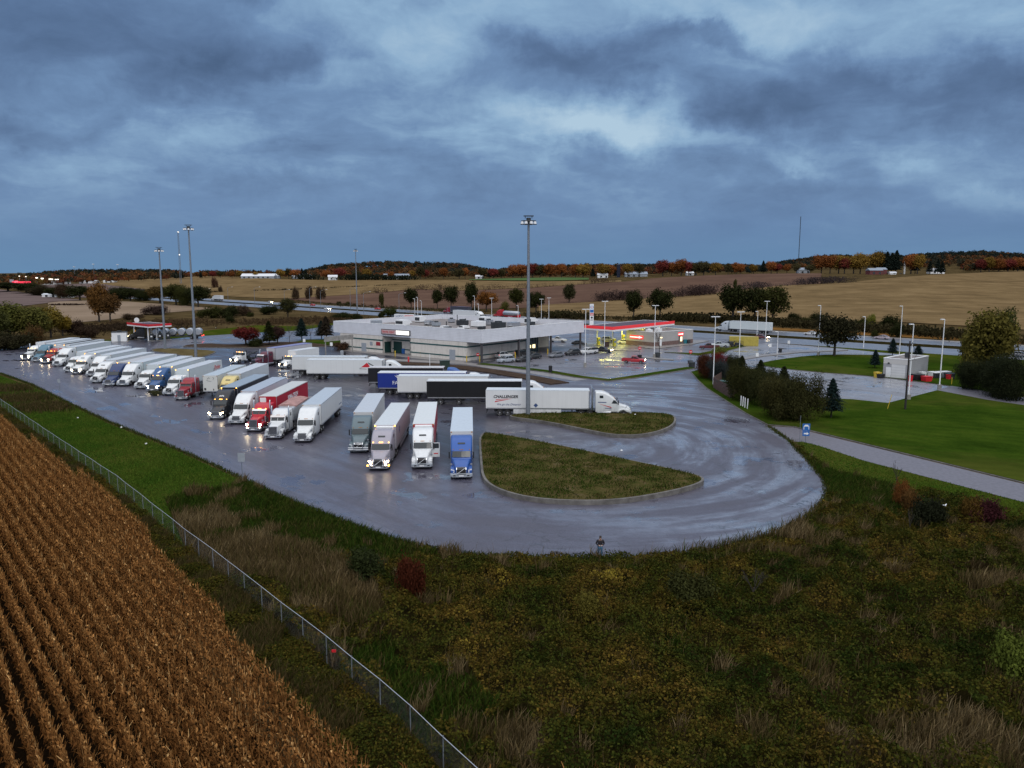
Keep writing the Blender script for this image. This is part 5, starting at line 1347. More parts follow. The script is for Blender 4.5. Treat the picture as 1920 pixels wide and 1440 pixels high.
b = MB(); b.box(-.05, Lc + .05, -.05, .32, Hc, Hc + .1).box(-.05, Lc + .05, Wc - .32, Wc + .05, Hc, Hc + .1).box(-.05, .32, .32, Wc - .32, Hc, Hc + .1).box(Lc - .32, Lc + .05, .32, Wc - .32, Hc, Hc + .1); b.build('coping', WHITE, st_)
for x, y, w_, l_, h_ in ((2.5, 4, 1.6, 1.4, 1.1), (5, 6.5, 1.4, 1.6, 1.0), (7.5, 4.5, 1.8, 1.4, 1.2), (10.5, 7, 1.4, 1.2, .9)):
    b = MB(); b.box(x - w_ / 2, x + w_ / 2, y - l_ / 2, y + l_ / 2, 3.8, 3.8 + h_); b.box(x - .3, x + .3, y - .3, y + .3, 3.8 + h_, 4.1 + h_); b.build('rooftop_unit', WHITE if x != 5 else GREYM, st_)
def arrow(parent, x0, z0, w_, h_, face):
    b = MB(); y = -.12
    def bx(xa, xb, za, zb, yy, mt):
        b.mat(mt)
        if face == 'front': b.box(xa, xb, yy - .06, yy, za, zb)
        else: b.box(yy - .06, yy, -xb, -xa, za, zb)
    bx(x0, x0 + w_, z0, z0 + h_, -.04, 0)
    bx(x0 + .1, x0 + w_ * .72, z0 + h_ * .34, z0 + h_ * .62, -.10, 1)
    b.mat(1)
    tri = [(x0 + w_ * .68, z0 + h_ * .18), (x0 + w_ * .97, z0 + h_ * .48), (x0 + w_ * .68, z0 + h_ * .80)]
    if face == 'front': b.quad(*[(px_, -.17, pz_) for px_, pz_ in tri])
    else: b.quad(*[(-.17, -px_, pz_) for px_, pz_ in tri])
    return b.build('arrow_sign', [RED_LIT, SIGN_LIT], parent)
arrow(st_, Lc * .60, 2.7, 2.6, 1.1, 'front')
arrow(st_, -9.5, 2.0, 5.4, 1.1, 'side')
b = MB(); b.box(Lc * .14, Lc * .14 + .9, -.06, -.03, 0, 2.1); b.build('door', WHITE, st_)
b = MB(); b.box(Lc * .62, Lc * .62 + 1.6, -.05, -.03, 0, 2.6); b.build('door', simple('store_door', (.12, .10, .09), .4), st_)
b = MB(); b.box(Lc * .66, Lc * .66 + .9, -.07, -.05, 1.0, 2.4); b.build('lit_window', WARM_LIT, st_)
b = MB(); b.box(Lc * .14 + .2, Lc * .14 + .8, -.35, -.03, 2.5, 2.75); b.build('wall_lamp', WARM_LIT, st_)

# ------------------------------------------------------------------ red pump canopy
def canopy(label, name, q, ztop, zbot, band, colrows, lit, pumps):
    """q: four roof corners"""
    cx = sum(p[0] for p in q) / 4; cy = sum(p[1] for p in q) / 4
    t = thing(name, label, 'canopy', (cx, cy, 0))
    P = [(x - cx, y - cy) for x, y in q]
    b = MB(); b.prism(inset(P, .06), zbot + .1, ztop - .35); b.build('deck', MAROON, t)
    def ring(za, zb, d0, d1, m, nm, only=(0, 1, 2, 3)):
        b = MB(); O = inset(P, d0); I = inset(P, d1); n = len(P)
        for i in only:
            k = (i + 1) % n; b.prism([O[i], O[k], I[k], I[i]], za, zb)
        b.build(nm, m, t)
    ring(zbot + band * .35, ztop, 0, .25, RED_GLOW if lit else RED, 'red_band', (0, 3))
    ring(zbot + band * .35, ztop - .25, 0, .25, WHITE, 'back_band', (1, 2))
    ring(zbot, zbot + band * .35, .02, .28, WHITE, 'white_band')
    for (x, y) in colrows:
        b = MB(); b.box(-.17, .17, -.17, .17, 0, zbot + .1); b.build('column', WHITE, t, loc=(x - cx, y - cy, 0))
    if lit:
        for (x, y) in colrows:
            for d in ((1.8, 0), (-1.8, 0)): b = MB(); b.box(x - cx + d[0] - .5, x - cx + d[0] + .5, y - cy - .5, y - cy + .5, zbot + .06, zbot + .095); b.build('ceiling_light', CEIL_LIT, t)
    return t
k0 = g(1149.5, 613, 6.3); k1 = g(1265, 601.5, 6.3); k3 = g(1090, 609, 6.3); k2 = (k1[0] + k3[0] - k0[0], k1[1] + k3[1] - k0[1])
Q = [k0, k1, k2, k3]
def lerpq(u, v):
    return ((1 - u) * (1 - v) * Q[0][0] + u * (1 - v) * Q[1][0] + u * v * Q[2][0] + (1 - u) * v * Q[3][0], (1 - u) * (1 - v) * Q[0][1] + u * (1 - v) * Q[1][1] + u * v * Q[2][1] + (1 - u) * v * Q[3][1])
cols = [lerpq(u, v) for v in (.25, .75) for u in (.12, .5, .88)]
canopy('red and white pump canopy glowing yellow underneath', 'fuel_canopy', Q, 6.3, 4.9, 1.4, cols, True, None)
def pump(px_, label, grp, m, m2, rz=0):
    t = thing('fuel_pump', label, 'fuel pump', px_, rz, grp)
    b = MB(); b.box(-.45, .45, -.3, .3, .15, 2.1).box(-.5, .5, -.34, .34, 2.1, 2.4); b.build('cabinet', m, t)
    b = MB(); b.box(-.3, .3, -.32, -.30, 1.3, 1.75).box(-.3, .3, .30, .32, 1.3, 1.75); b.build('display', m2, t)
    b = MB(); b.tube([(.47, -.1, 1.8), (.62, -.1, 1.3), (.55, -.1, .6), (.47, -.1, 1.1)], .03, 6); b.build('hose', BLACK, t)
    b = MB(); b.box(-.9, .9, -.6, .6, 0.02, .15); b.build('plinth', CONC, t)
PG = 'pumps under the red canopy'
YELP = simple('yellow_pump_paint', (.55, .50, .05), .45)
pump_l = ['yellow fuel pump at the near left of the red canopy', 'yellow fuel pump at the near middle of the red canopy', 'yellow fuel pump at the near right of the red canopy', 'yellow fuel pump at the far left of the red canopy', 'yellow fuel pump at the far middle of the red canopy', 'yellow fuel pump at the far right of the red canopy']
for (x, y), lb in zip(cols, pump_l): pump((x + .3, y - 1.3), lb, PG, YELP, BLUE, a)
# light of the canopy
for u in (.2, .5, .8):
    ld = bpy.data.lights.new('canopy_lamp', 'AREA'); ld.energy = 900; ld.size = 6; ld.color = (1, .93, .25)
    lo = bpy.data.objects.new('canopy_lamp', ld); COL.objects.link(lo); p = lerpq(u, .5); lo.location = (p[0], p[1], 4.85)
    lo.parent = [o for o in COL.objects if o.name == 'fuel_canopy'][0]; lo.matrix_parent_inverse = Matrix.Translation(-Vector(lo.parent.location))
# ------------------------------------------------------------------ truck diesel canopy, far left
k0 = g(278, 608.3, 5.6); k1 = g(321.5, 605.8, 5.6); k3 = g(237.5, 604.2, 5.6); k2 = (k1[0] + k3[0] - k0[0], k1[1] + k3[1] - k0[1])
Q = [k0, k1, k2, k3]
cols2 = [lerpq(u, v) for v in (.18, .82) for u in (.14, .5, .86)]
dc = canopy('dark red diesel canopy on thin white columns at the left', 'fuel_canopy', Q, 5.6, 4.5, 1.1, cols2, False, None)
b = MB(); b.tube([(0, 0, 5.25), (0, 0, 6.4)], .06, 6); n = 14
b.loft([[(r * math.cos(2 * PI * k / n) , -.3 - y, 6.5 + r * math.sin(2 * PI * k / n)) for k in range(n)] for y, r in ((0, .15), (.12, .6), (.25, .85))]); b.build('dish', WHITE, dc, 40, loc=(-3.5, -.5, 0))
for i, (x, y) in enumerate(cols2[:4]): pump((x + 1.3, y - .4), ['dark diesel pump at the near left column of the far diesel canopy', 'dark diesel pump at the near middle column of the far diesel canopy', 'dark diesel pump at the near right column of the far diesel canopy', 'dark diesel pump at the back of the far diesel canopy'][i], 'pumps under the diesel canopy', DARKM, WHITE)
# tanker under it
t = thing('tank_truck', 'black truck with a row of round silver tanks under the diesel canopy', 'truck', g(240, 634.5, .3), R_(-82), None)
semi_parts(t, 'aero', (.015, .015, .018), True); chassis(t, 'aero', 8.8); tractor_wheels(t, (6.7, 8.0))
b = MB(); b.box(-.6, .6, 6.9, 24, .75, 1.15); b.build('underframe', DARKM, t)
n = 14
for k in range(6):
    y = 8.0 + k * 2.7
    b = MB(); b.loft([[(x, y + 1.25 + r * math.cos(2 * PI * q / n), 2.4 + r * math.sin(2 * PI * q / n)) for q in range(n)] for x, r in ((-1.25, .4), (-1.2, 1.05), (-1.0, 1.22), (1.0, 1.22), (1.2, 1.05), (1.25, .4))]); b.build('tank', ALU, t, 40)
for y in (20.5, 21.8):
    for sx in (-1, 1): wheel(t, sx * .99, y, .51, .58)
for sx in (-1, 1): b = MB(); b.box(sx * .9, sx * 1.2, 24.0, 24.08, .9, 1.2); b.build('tail_lamp', TAIL_ON, t)
# white kiosk
t = thing('kiosk', 'small white utility kiosk left of the diesel canopy', 'kiosk', g(225, 639.5), R_(20))
b = MB(); b.box(-2.2, 2.2, -1.4, 1.4, 0, 2.9); b.build('wall', WHITE, t)
b = MB(); b.box(-2.3, 2.3, -1.5, 1.5, 2.9, 3.05).box(-.6, .6, -.5, .5, 3.05, 3.4); b.build('roof', DARKM, t)
b = MB(); b.box(-.5, .4, -1.43, -1.4, 0, 2.1); b.build('door', GREYM, t)
tag(link('fuel_box', MB().box(-.5, .5, -.4, .4, 0, 1.3).box(-.55, .55, -.45, .45, 1.3, 1.4).mesh('fuel_box', [WHITE]), loc=(*g(213, 640), 0)), 'small white cabinet standing left of the white kiosk', 'cabinet')

# ------------------------------------------------------------------ grey garage on the right lawn
c0 = g(1702, 712); c1_ = g(1652, 708.5); c2_ = g(1738.5, 703)
Lg = math.dist(c0, c1_); v_ = (Vector(c2_) - Vector(c0)).normalized(); c1_ = (c0[0] - v_.y * Lg, c0[1] + v_.x * Lg); a = math.atan2(-v_.x, v_.y)
gr_ = thing('garage', 'small pale garage with a white roll-up door on the right lawn', 'garage', (*c1_, .1), a)
Wg = math.dist(c0, c2_); Hg = 4.0
GREYB = ribbed('grey_block_wall', (.36, .36, .38), 2, .4, .2)
b = MB(); b.box(0, Lg, 0, .25, 0, Hg).box(0, Lg, Wg - .25, Wg, 0, Hg).box(0, .25, .25, Wg - .25, 0, Hg).box(Lg - .25, Lg, .25, Wg - .25, 0, Hg); b.build('wall', GREYB, gr_)
b = MB(); b.box(.25, Lg - .25, .25, Wg - .25, Hg - .35, Hg - .15); b.build('roof', GRAVELR, gr_)
b = MB(); b.box(-.06, Lg + .06, -.06, .3, Hg, Hg + .16).box(-.06, Lg + .06, Wg - .3, Wg + .06, Hg, Hg + .16).box(-.06, .3, .3, Wg - .3, Hg, Hg + .16).box(Lg - .3, Lg + .06, .3, Wg - .3, Hg, Hg + .16); b.build('coping', WHITE, gr_)
b = MB(); b.box(Lg * .33, Lg * .88, -.05, 0, 0, 2.9); b.build('roller_door', DOORW, gr_)
b = MB(); b.box(Lg * .12, Lg * .12 + 1.0, -.05, 0, 0, 2.2); b.build('door', WHITE, gr_)
b = MB(); b.box(Lg * .18, Lg * .18 + .35, -.2, 0, 2.9, 3.2); b.build('wall_lamp', DARKM, gr_)
b = MB(); b.box(0, Lg, -.02, 0, 2.95, Hg - .02); b.build('pale_gable', simple('pale_siding', (.56, .54, .52), .6), gr_)
b = MB(); b.box(Lg * .5, Lg * .5 + .8, 4.5, 5.3, Hg, Hg + 1.1); b.build('roof_vent', DARKM, gr_)
# clutter beside it
def bin_(name, label, cat, px, py, w_, d_, h_, m, rz=0.3, lid=None, z=.0):
    b = MB(); b.mat(0).loft([[(-w_ / 2 * .85, -d_ / 2 * .85, 0), (w_ / 2 * .85, -d_ / 2 * .85, 0), (w_ / 2 * .85, d_ / 2 * .85, 0), (-w_ / 2 * .85, d_ / 2 * .85, 0)], [(-w_ / 2, -d_ / 2, h_), (w_ / 2, -d_ / 2, h_), (w_ / 2, d_ / 2, h_), (-w_ / 2, d_ / 2, h_)]])
    b.mat(1).box(-w_ / 2 - .05, w_ / 2 + .05, -d_ / 2 - .05, d_ / 2 + .05, h_, h_ + .1)
    return tag(b.build(name, [m, lid or m], loc=(*g(px, py), z), rz=rz), label, cat)
bin_('grit_bin', 'yellow grit bin at the left corner of the garage', 'bin', 1645, 708, 1.2, 1.0, 1.1, YELLOW)
bin_('tyre_heap', 'black rubber bin beside the yellow grit bin', 'bin', 1651, 709, 1.3, 1.0, .8, BLACK)
bin_('salt_hopper', 'bright red hopper on the tarmac right of the garage', 'hopper', 1737, 716, 1.7, 1.4, 1.1, RED)
bin_('road_barrel', 'slim red barrel at the right corner of the garage', 'barrel', 1707, 715, .6, .6, 1.1, RED)
bin_('waste_skip', 'black tipped skip leaning beside the garage', 'skip', 1720, 714, 2.2, 1.6, 1.3, BLACK)
bin_('plastic_tank', 'white square tank right of the black skip', 'tank', 1729, 708.5, 1.2, 1.0, 1.2, WHITE)
bin_('plastic_tank', 'round shouldered white tank next to the trailer boat', 'tank', 1747, 709, 1.4, 1.1, 1.3, WHITE)
bin_('equipment_box', 'white and black machine under a sheet', 'machine', 1755, 709.5, 1.6, 1.2, 1.2, DARKM, lid=WHITE)
bin_('equipment_box', 'long white covered trailer at the lawn edge', 'trailer', 1768, 708.5, 3.0, 1.4, 1.3, GREYM, lid=WHITE)
bin_('equipment_box', 'dark machine beside the orange drum', 'machine', 1780, 711, 1.8, 1.2, 1.2, DARKM)
bin_('road_barrel', 'orange red drum at the end of the clutter', 'barrel', 1778, 712, .7, .7, 1.0, RED)

# ------------------------------------------------------------------ bin enclosure of brown boards
e0, e1, e2 = g(1337, 728), g(1369, 748), g(1385, 735)
t = thing('board_enclosure', 'brown board fence enclosing the waste bins by the hedge', 'enclosure', (*e0, .1))
def boards(p, q, nm):
    a = math.atan2(q[1] - p[1], q[0] - p[0]); L = math.dist(p, q); b = MB(); k = 0.0
    while k < L: b.box(k, min(k + .28, L), -.03, .03, .05, 2.1 + .04 * math.sin(k * 9)); k += .30
    b.box(0, L, .03, .08, .5, .6).box(0, L, .03, .08, 1.6, 1.7)
    b.build(nm, FENCEW, t, loc=(p[0] - e0[0], p[1] - e0[1], 0), rz=a)
boards(e0, e1, 'board_panel'); boards(e1, e2, 'board_panel'); e3 = (e0[0] + e2[0] - e1[0], e0[1] + e2[1] - e1[1]); boards(e0, e3, 'board_panel')
bin_('dumpster', 'dark green dumpster inside the board enclosure', 'dumpster', 1362, 733, 3.2, 1.8, 1.7, simple('green_steel', (.02, .06, .05), .5), rz=-.7, z=.1)
for i, (px, py) in enumerate(((1389, 762), (1392.5, 763.5), (1396.5, 766), (1401, 768))):
    b = MB(); b.tube([(0, 0, 0), (.06 * (i % 2), 0, 1.7)], .09, 8)
    tag(b.build('bollard', WHITE, loc=(*g(px, py), .1)), ['white slanting bollard in the hedge gap, nearest the boards', 'second white bollard from the board fence', 'third white bollard from the board fence', 'white bollard deepest in the hedge gap, farthest from the boards'][i], 'bollard', 'white bollards in the hedge gap')
# ------------------------------------------------------------------ floodlight masts
def mast(label, px, py, h, group='tall floodlight masts'):
    t = thing('floodlight_mast', label, 'mast', g(px, py), 0, group)
    def pole():
        b = MB(); b.tube([(0, 0, 0), (0, 0, h * .3), (0, 0, h)], [.36, .30, .16], 12).tube([(0, 0, 0), (0, 0, .5)], .55, 12); return b.mesh('pole', [METAL], 40)
    link('pole', pole(), t)
    def head():
        b = MB(); b.tube([(0, 0, h - .7), (0, 0, h + .1)], .35, 10); n = 10
        R1, R2 = .85, .6
        for k in range(n):
            a = 2 * PI * k / n; a2 = 2 * PI * (k + 1) / n
            b.tube([(R1 * math.cos(a), R1 * math.sin(a), h - .35), (R1 * math.cos(a2), R1 * math.sin(a2), h - .35)], .07, 5)
            b.tube([(0, 0, h - .35), (R1 * math.cos(a), R1 * math.sin(a), h - .35)], .05, 5)
        b.box(-.75, .75, -.5, .5, h + .32, h + .42).tube([(-.5, 0, h), (-.5, 0, h + .4)], .05, 5).tube([(.5, 0, h), (.5, 0, h + .4)], .05, 5)
        return b.mesh('head_frame', [DARKM], 40)
    link('head_frame', head(), t)
    def lum():
        b = MB(); b.mat(0).tube([(0, 0, .0), (0, 0, -.16)], [.14, .19], 10).mat(1).tube([(0, 0, -.16), (0, 0, -.52)], [.2, .27], 10).mat(0).tube([(0, 0, -.52), (0, 0, -.58)], .29, 10)
        return b.mesh('floodlight', [DARKM, LAMP_GLASS], 40)
    lm = cached('flood', lum)
    for k in range(8):
        a = 2 * PI * (k + .5) / 8; link('floodlight', lm, t, (1.02 * math.cos(a), 1.02 * math.sin(a), h - .3))
    return t
mast('nearest tall mast, rising from the upper grass island', 990, 783, 30.2)
mast('tall mast behind the row, taller and right of its left neighbour', 368, 680, 33.2)
mast('tall mast at the tip of the dry grass island', 310, 655, 28.9)
mast('distant tall mast behind the left end of the travel centre', 670, 590, 33.8)

# ------------------------------------------------------------------ lamp posts
def lamp_post(label, px, py, top, heads=2, base=False, group='slim lamp posts', rz=0.0, mt=WHITE, r=.09):
    x, y = g(px, py); d = y * LC + (CAM_H) * LS
    zz = CAM_H; lo, hi = 2.0, 30.0
    for _ in range(30):
        m = (lo + hi) / 2; cy = y * LC - (m - CAM_H) * LS; cz = (m - CAM_H) * LC + y * LS
        if 720 - F_PX * cz / cy > top: lo = m
        else: hi = m
    h = lo
    t = thing('lamp_post', label, 'lamp post', (x, y, 0), rz, group)
    b = MB(); z0 = .9 if base else 0
    b.tube([(0, 0, z0), (0, 0, h)], [r * 1.2, r * .8], 8); b.build('pole', mt, t, 40)
    if base: b = MB(); b.tube([(0, 0, 0), (0, 0, 1.0)], .38, 12); b.build('base', CONC, t, 40)
    xs = {2: (-.55, .55), 1: (-.5,), 4: (-.9, .9)}[heads]
    for s in xs:
        b = MB(); b.box(min(s * .2, s * 1.6), max(s * .2, s * 1.6), -.20, .20, h - .06, h + .10); b.build('lamp_head', mt, t)
    b = MB(); b.tube([(-.5 if heads == 1 else -.6, 0, h + .0), (0 if heads == 1 else .6, 0, h + .0)], .05, 6); b.build('arm', mt, t)
    return t
LP = [('lamp post with round concrete foot in the middle of the car park', 1097, 688, 580, 2, True), ('slim lamp post in front of the red canopy', 1133, 658, 565, 2, False),
      ('lamp post with foot beside the bare planted tree', 1226.5, 671, 573, 2, True), ('lamp post standing at the board enclosure', 1337, 722, 594, 2, False),
      ('lamp post rising behind the hedge', 1385, 690, 585, 2, False), ('short lamp post behind the passing white highway truck', 1419, 633, 584, 1, False),
      ('taller lamp post right of the passing white highway truck', 1435, 641, 565, 2, False), ('lamp post on a ball foot left of the round dark tree', 1534, 667, 573, 1, True),
      ('slim lamp post right behind the grey garage', 1686, 667, 574, 1, False), ('lamp post with concrete foot beside the dark utility pole', 1703, 750, 608, 1, True),
      ('lamp post with concrete foot at the corner of the gravel drive', 1761, 731, 599, 1, True), ('lamp post on the highway verge above the round tree\'s right', 1619, 651, 594, 1, False),
      ('leftmost lamp post of the trio behind the roof', 778, 596, 560, 1, False), ('middle, tallest lamp post of the trio behind the roof', 783.5, 596, 557.5, 1, False), ('rightmost lamp post of the trio behind the roof', 790.6, 596, 564, 1, False),
      ('lamp post behind the roof before the dark tree with full crown', 890, 600, 555, 1, False), ('short lamp post beside the amber tree behind the roof', 897.5, 600, 570, 1, False),
      ('two headed lamp post behind the roof right of the amber tree', 922, 603, 559, 2, False), ('short lamp post behind the roof left of the nearest tall mast', 971.5, 604, 573, 1, False),
      ('left one of two lamp posts between the nearest mast and the pylon', 1015, 607, 561, 2, False), ('right one of two lamp posts between the nearest mast and the pylon', 1029, 608, 558.5, 2, False),
      ('short yellow topped lamp post on the service road island', 1457, 665, 622, 1, False)]
for lb, px, py, tp, hd, bs in LP: lamp_post(lb, px, py, tp, hd, bs, rz=.15)
# highway lamps with a raised arm
def cobra(label, px, n, top):
    x, y = on_hw(px, n); lo, hi = 2, 30
    for _ in range(30):
        m = (lo + hi) / 2; cy = y * LC - (m - CAM_H) * LS; cz = (m - CAM_H) * LC + y * LS
        if 720 - F_PX * cz / cy > top: lo = m
        else: hi = m
    t = thing('highway_lamp', label, 'street lamp', (x, y, 0), 0, 'street lamps along the highway')
    b = MB(); b.tube([(0, 0, 0), (0, 0, lo - .9)], [.12, .08], 7); b.build('pole', METAL, t, 40)
    b = MB(); b.tube([(0, 0, lo - .9), (1.2, 0, lo - .3), (3.2, 0, lo)], [.07, .06, .05], 6); b.build('arm', METAL, t, 40)
    b = MB(); b.box(3.1, 3.9, -.16, .16, lo - .05, lo + .1); b.build('lamp_head', WHITE, t)
for i, (px, n, tp) in enumerate([(428, 256, 538), (478, 230, 538), (534, 256, 543), (582, 230, 538), (602, 229, 543), (657, 256, 540), (682, 229, 547), (748, 256, 549), (386, 256, 541)]):
    cobra(['street lamp by the two small field trees on the left', 'street lamp rising from the near verge at the left highway bend', 'thin street lamp between the field and the bushes', 'left street lamp of the close pair behind the conifers', 'right street lamp of the close pair behind the conifers', 'street lamp just left of the distant tall mast', 'street lamp just right of the distant tall mast', 'street lamp left of the first dark roadside tree', 'leftmost street lamp, beside the far white lorry'][i], px, n, tp)
# far masts on the ridge
def far_mast(label, px, d, ztop, red):
    x, y = at(px, d); z0 = Hs(x, y)
    t = thing('radio_mast', label, 'mast', (x, y, z0), 0, None)
    b = MB(); w_ = .9 if red else .55
    h = ztop - z0
    for (sx, sy) in ((-1, -1), (1, -1), (0, 1)): b.tube([(sx * w_, sy * w_, 0), (sx * w_ * .6, sy * w_ * .6, h)], .28 if not red else .2, 4)
    for k in range(24):
        z = h * k / 24; b.tube([(-w_, -w_, z), (w_ * .8, -w_, z + h / 24)], .12, 3)
    b.build('lattice', METAL if red else DARKM, t)
    if red:
        for f in (.55, .98): b = MB(); b.box(-.5, .5, -.5, .5, h * f, h * f + 1.0); b.build('beacon', TOWN_LIT, t)
far_mast('lattice mast with pale beacons beside the tall left mast', 345, 900, 22.3 + 74 * 900 / F_PX, True)
far_mast('hair thin radio mast on the right ridge', 1490.5, 1500, 22.3 + 101 * 1500 / F_PX, False)
for i, (px, tp) in enumerate(((148, 501), (184, 496), (229, 497))):
    x, y = at(px, 1250); t = thing('distant_mast', ['faint lamp mast over the far left woods, leftmost of three', 'tallest faint lamp mast over the far left woods', 'faint lamp mast over the far left woods, rightmost of three'][i], 'mast', (x, y, 0), 0, 'faint masts over the left woods')
    zt = 22.3 + (HOR - tp) * 1250 / F_PX; b = MB(); b.tube([(0, 0, 0), (0, 0, zt)], .22, 5); b.build('pole', METAL, t); b = MB(); b.box(-1.6, 1.6, -1, 1, zt, zt + .8); b.build('lamp_head', WHITE, t)

# ------------------------------------------------------------------ utility pole and wires
up_ = thing('utility_pole', 'dark wooden utility pole with transformer arm on the right lawn', 'utility pole', (*g(1697, 769), .1))
b = MB(); b.tube([(0, 0, 0), (0, 0, 11.2)], [.17, .11], 10); b.build('pole', simple('dark_pole_timber', (.022, .018, .017), .8), up_, 40)
b = MB(); b.box(-1.2, .9, -.05, .05, 10.7, 10.82); b.tube([(-.1, 0, 10.2), (-.8, 0, 10.72)], .05, 5); b.build('crossarm', DARKM, up_)
b = MB(); b.tube([(.15, 0, 10.8), (.9, .1, 10.0), (1.3, .2, 9.0), (.9, .1, 8.2), (.2, 0, 8.0)], .035, 5); b.build('cable_loop', BLACK, up_)
b = MB(); b.tube([(.45, 0, 10.8), (.45, 0, 11.05)], .06, 6); b.build('insulator', GREYM, up_)
# guy marker, small posts
def post(name, label, cat, px, py, h, m, r=.05, tilt=0.0, z=0.0, group=None):
    b = MB(); b.tube([(0, 0, 0), (tilt, 0, h)], r, 6); return tag(b.build(name, m, loc=(*g(px, py), z)), label, cat, group)
post('guy_marker', 'leaning yellow guy wire sleeve left of the utility pole', 'post', 1664, 768, 2.4, YELLOW, .05, .55, .1)
post('marker_post', 'short yellow post by the gravel drive', 'post', 1784, 722, 1.5, YELLOW, .06, z=.1)
BG = 'yellow bollards around the travel centre'
for lb, px, py in [('yellow bollard at the near wall corner of the travel centre', 875, 678), ('yellow bollard beside the corner column', 899.5, 678), ('yellow bollard behind the white brake-light car', 966, 671), ('yellow bollard at the glazed entrance', 1027, 664), ('thick yellow bollard before the dark green doors', 741, 668)]:
    post('bollard', lb, 'bollard', px, py, 1.5, YELLOW, .14, group=BG)
t = thing('barrier_rail', 'low yellow pipe barrier beside the service bay', 'barrier', g(784, 668), R_(131))
b = MB(); b.tube([(-1.2, 0, 0), (-1.2, 0, 1.2), (1.2, 0, 1.2), (1.2, 0, 0)], .07, 6).tube([(-1.2, 0, .6), (1.2, 0, .6)], .06, 6); b.build('rail', YELLOW, t)
# signs
def sign(name, label, px, py, h, shape, m, back=None, pm=METAL, size=.7, rz=0.0, group=None, planter=False, z=0.0):
    t = thing(name, label, 'sign', (*g(px, py), z), rz, group)
    b = MB(); b.tube([(0, 0, 0), (0, 0, h)], .04, 6); b.build('post', pm, t)
    b = MB()
    if shape == 'round': n = 12; b.prism([(size / 2 * math.cos(2 * PI * k / n + PI / 12), size / 2 * math.sin(2 * PI * k / n + PI / 12)) for k in range(n)], 0, .04)
    elif shape == 'oct': n = 8; b.prism([(size / 2 * math.cos(2 * PI * k / n + PI / 8), size / 2 * math.sin(2 * PI * k / n + PI / 8)) for k in range(n)], 0, .04)
    else: b.box(-size / 2, size / 2, -size * .65, size * .65, 0, .04)
    p = b.build('panel', m, t, loc=(0, -.05, h - size / 2), rot=(PI / 2, 0, 0))
    if m in (RED,): b = MB(); b.box(-size * .3, size * .3, -size * .08, size * .08, .04, .05); b.build('bar', INK_WHITE, p)
    if planter: b = MB(); b.loft([[(-.45, -.45, 0), (.45, -.45, 0), (.45, .45, 0), (-.45, .45, 0)], [(-.55, -.55, .8), (.55, -.55, .8), (.55, .55, .8), (-.55, .55, .8)]]); b.build('foot', BLACK, t)
    return t
sign('no_entry_sign', 'red round sign fixed by the corner column of the white wall', 896, 678, 2.2, 'round', RED, size=.8)
sign('stop_sign', 'red stop sign in a dark tub near the bare tree', 1199, 671, 3.0, 'oct', RED, size=.9, planter=True)
sign('stop_sign', 'red stop sign in a dark tub by the red bush', 1294, 682, 3.4, 'oct', RED, size=.9, planter=True)
SG = 'small white signs along the service road'
for lb, px, py, h in [('small white sign left of the litter bin on the service road island', 1443, 666, 3.0), ('small white sign right of the litter bin on the service road island', 1478, 659, 3.0), ('small white sign behind the hedge top', 1419, 682, 2.6), ('white square sign on the lawn before the small conifers', 571, 654, 2.8), ('tall white sign near the height gauge of the travel centre', 622, 668, 3.6)]:
    sign('road_sign', lb, px, py, h, 'square', WHITE, size=.7, group=SG)
sign('road_sign', 'grey sign post seen from behind at the lot edge on the left', 455, 902, 3.0, 'square', GREYM, size=.75)
sign('road_sign', 'lone thin post sign on the lot edge far left', 113, 742, 3.0, 'square', GREYM, size=.5)
t = thing('truck_route_sign', 'blue and white truck picnic sign where the path joins the lot', 'sign', g(1510, 829))
b = MB(); b.tube([(0, 0, 0), (0, 0, 2.4)], .045, 6); b.build('post', METAL, t)
b = MB(); b.box(-.5, .5, -.08, -.04, 1.55, 2.5).box(-.46, .46, -.08, -.04, .85, 1.5); b.build('panel', BLUE, t)
b = MB(); b.box(-.30, .30, -.095, -.08, 2.12, 2.26).box(-.36, -.28, -.095, -.08, 1.72, 2.14).box(.28, .36, -.095, -.08, 1.72, 2.14).box(-.2, .2, -.095, -.08, 2.26, 2.36)
b.build('table_symbol', INK_WHITE, t)
b = MB(); b.box(-.3, .1, -.095, -.08, 1.08, 1.26); b.quad((.08, -.09, .96), (.36, -.09, 1.17), (.08, -.09, 1.38)); b.build('arrow_symbol', INK_WHITE, t)
post('snow_stake', 'thin grey stake left of the blue sign', 'post', 1499, 826, 3.4, METAL, .025)
# price pylon
x_, y_ = g(1109, 612); t = thing('price_pylon', 'tall white fuel price pylon behind the canopy', 'sign', (x_, y_, 0), .1)
k = y_ / F_PX; zt = 22.3 - (569 - 510) * k
b = MB(); b.box(-.8, .8, -.3, .3, 0, zt); b.build('pylon', WHITE, t)
w_ = .72
n = 20
b = MB(); zc_ = zt - 1.35
b.loft([[(r * math.cos(2 * PI * q / n), -.34, zc_ + r * .85 * math.sin(2 * PI * q / n)) for q in range(n)] for r in (.74, .58)], caps=False); b.build('oval_emblem', BLUE, t)
lettering(t, 'Esso', .42, (0, -.33, zc_ - .14), (PI / 2, 0, 0), INK_RED, align='CENTER', bold=.01)
b = MB(); b.box(-w_, w_, -.34, -.3, zt - 3.5, zt - 2.35); b.build('blue_panel', BLUE, t)
b = MB(); b.box(-w_, w_, -.34, -.3, zt - 4.7, zt - 3.8); b.build('red_panel', RED, t); b = MB(); b.box(-w_ * .9, w_ * .9, -.36, -.34, zt - 4.35, zt - 4.15); b.build('white_bar', INK_WHITE, t)
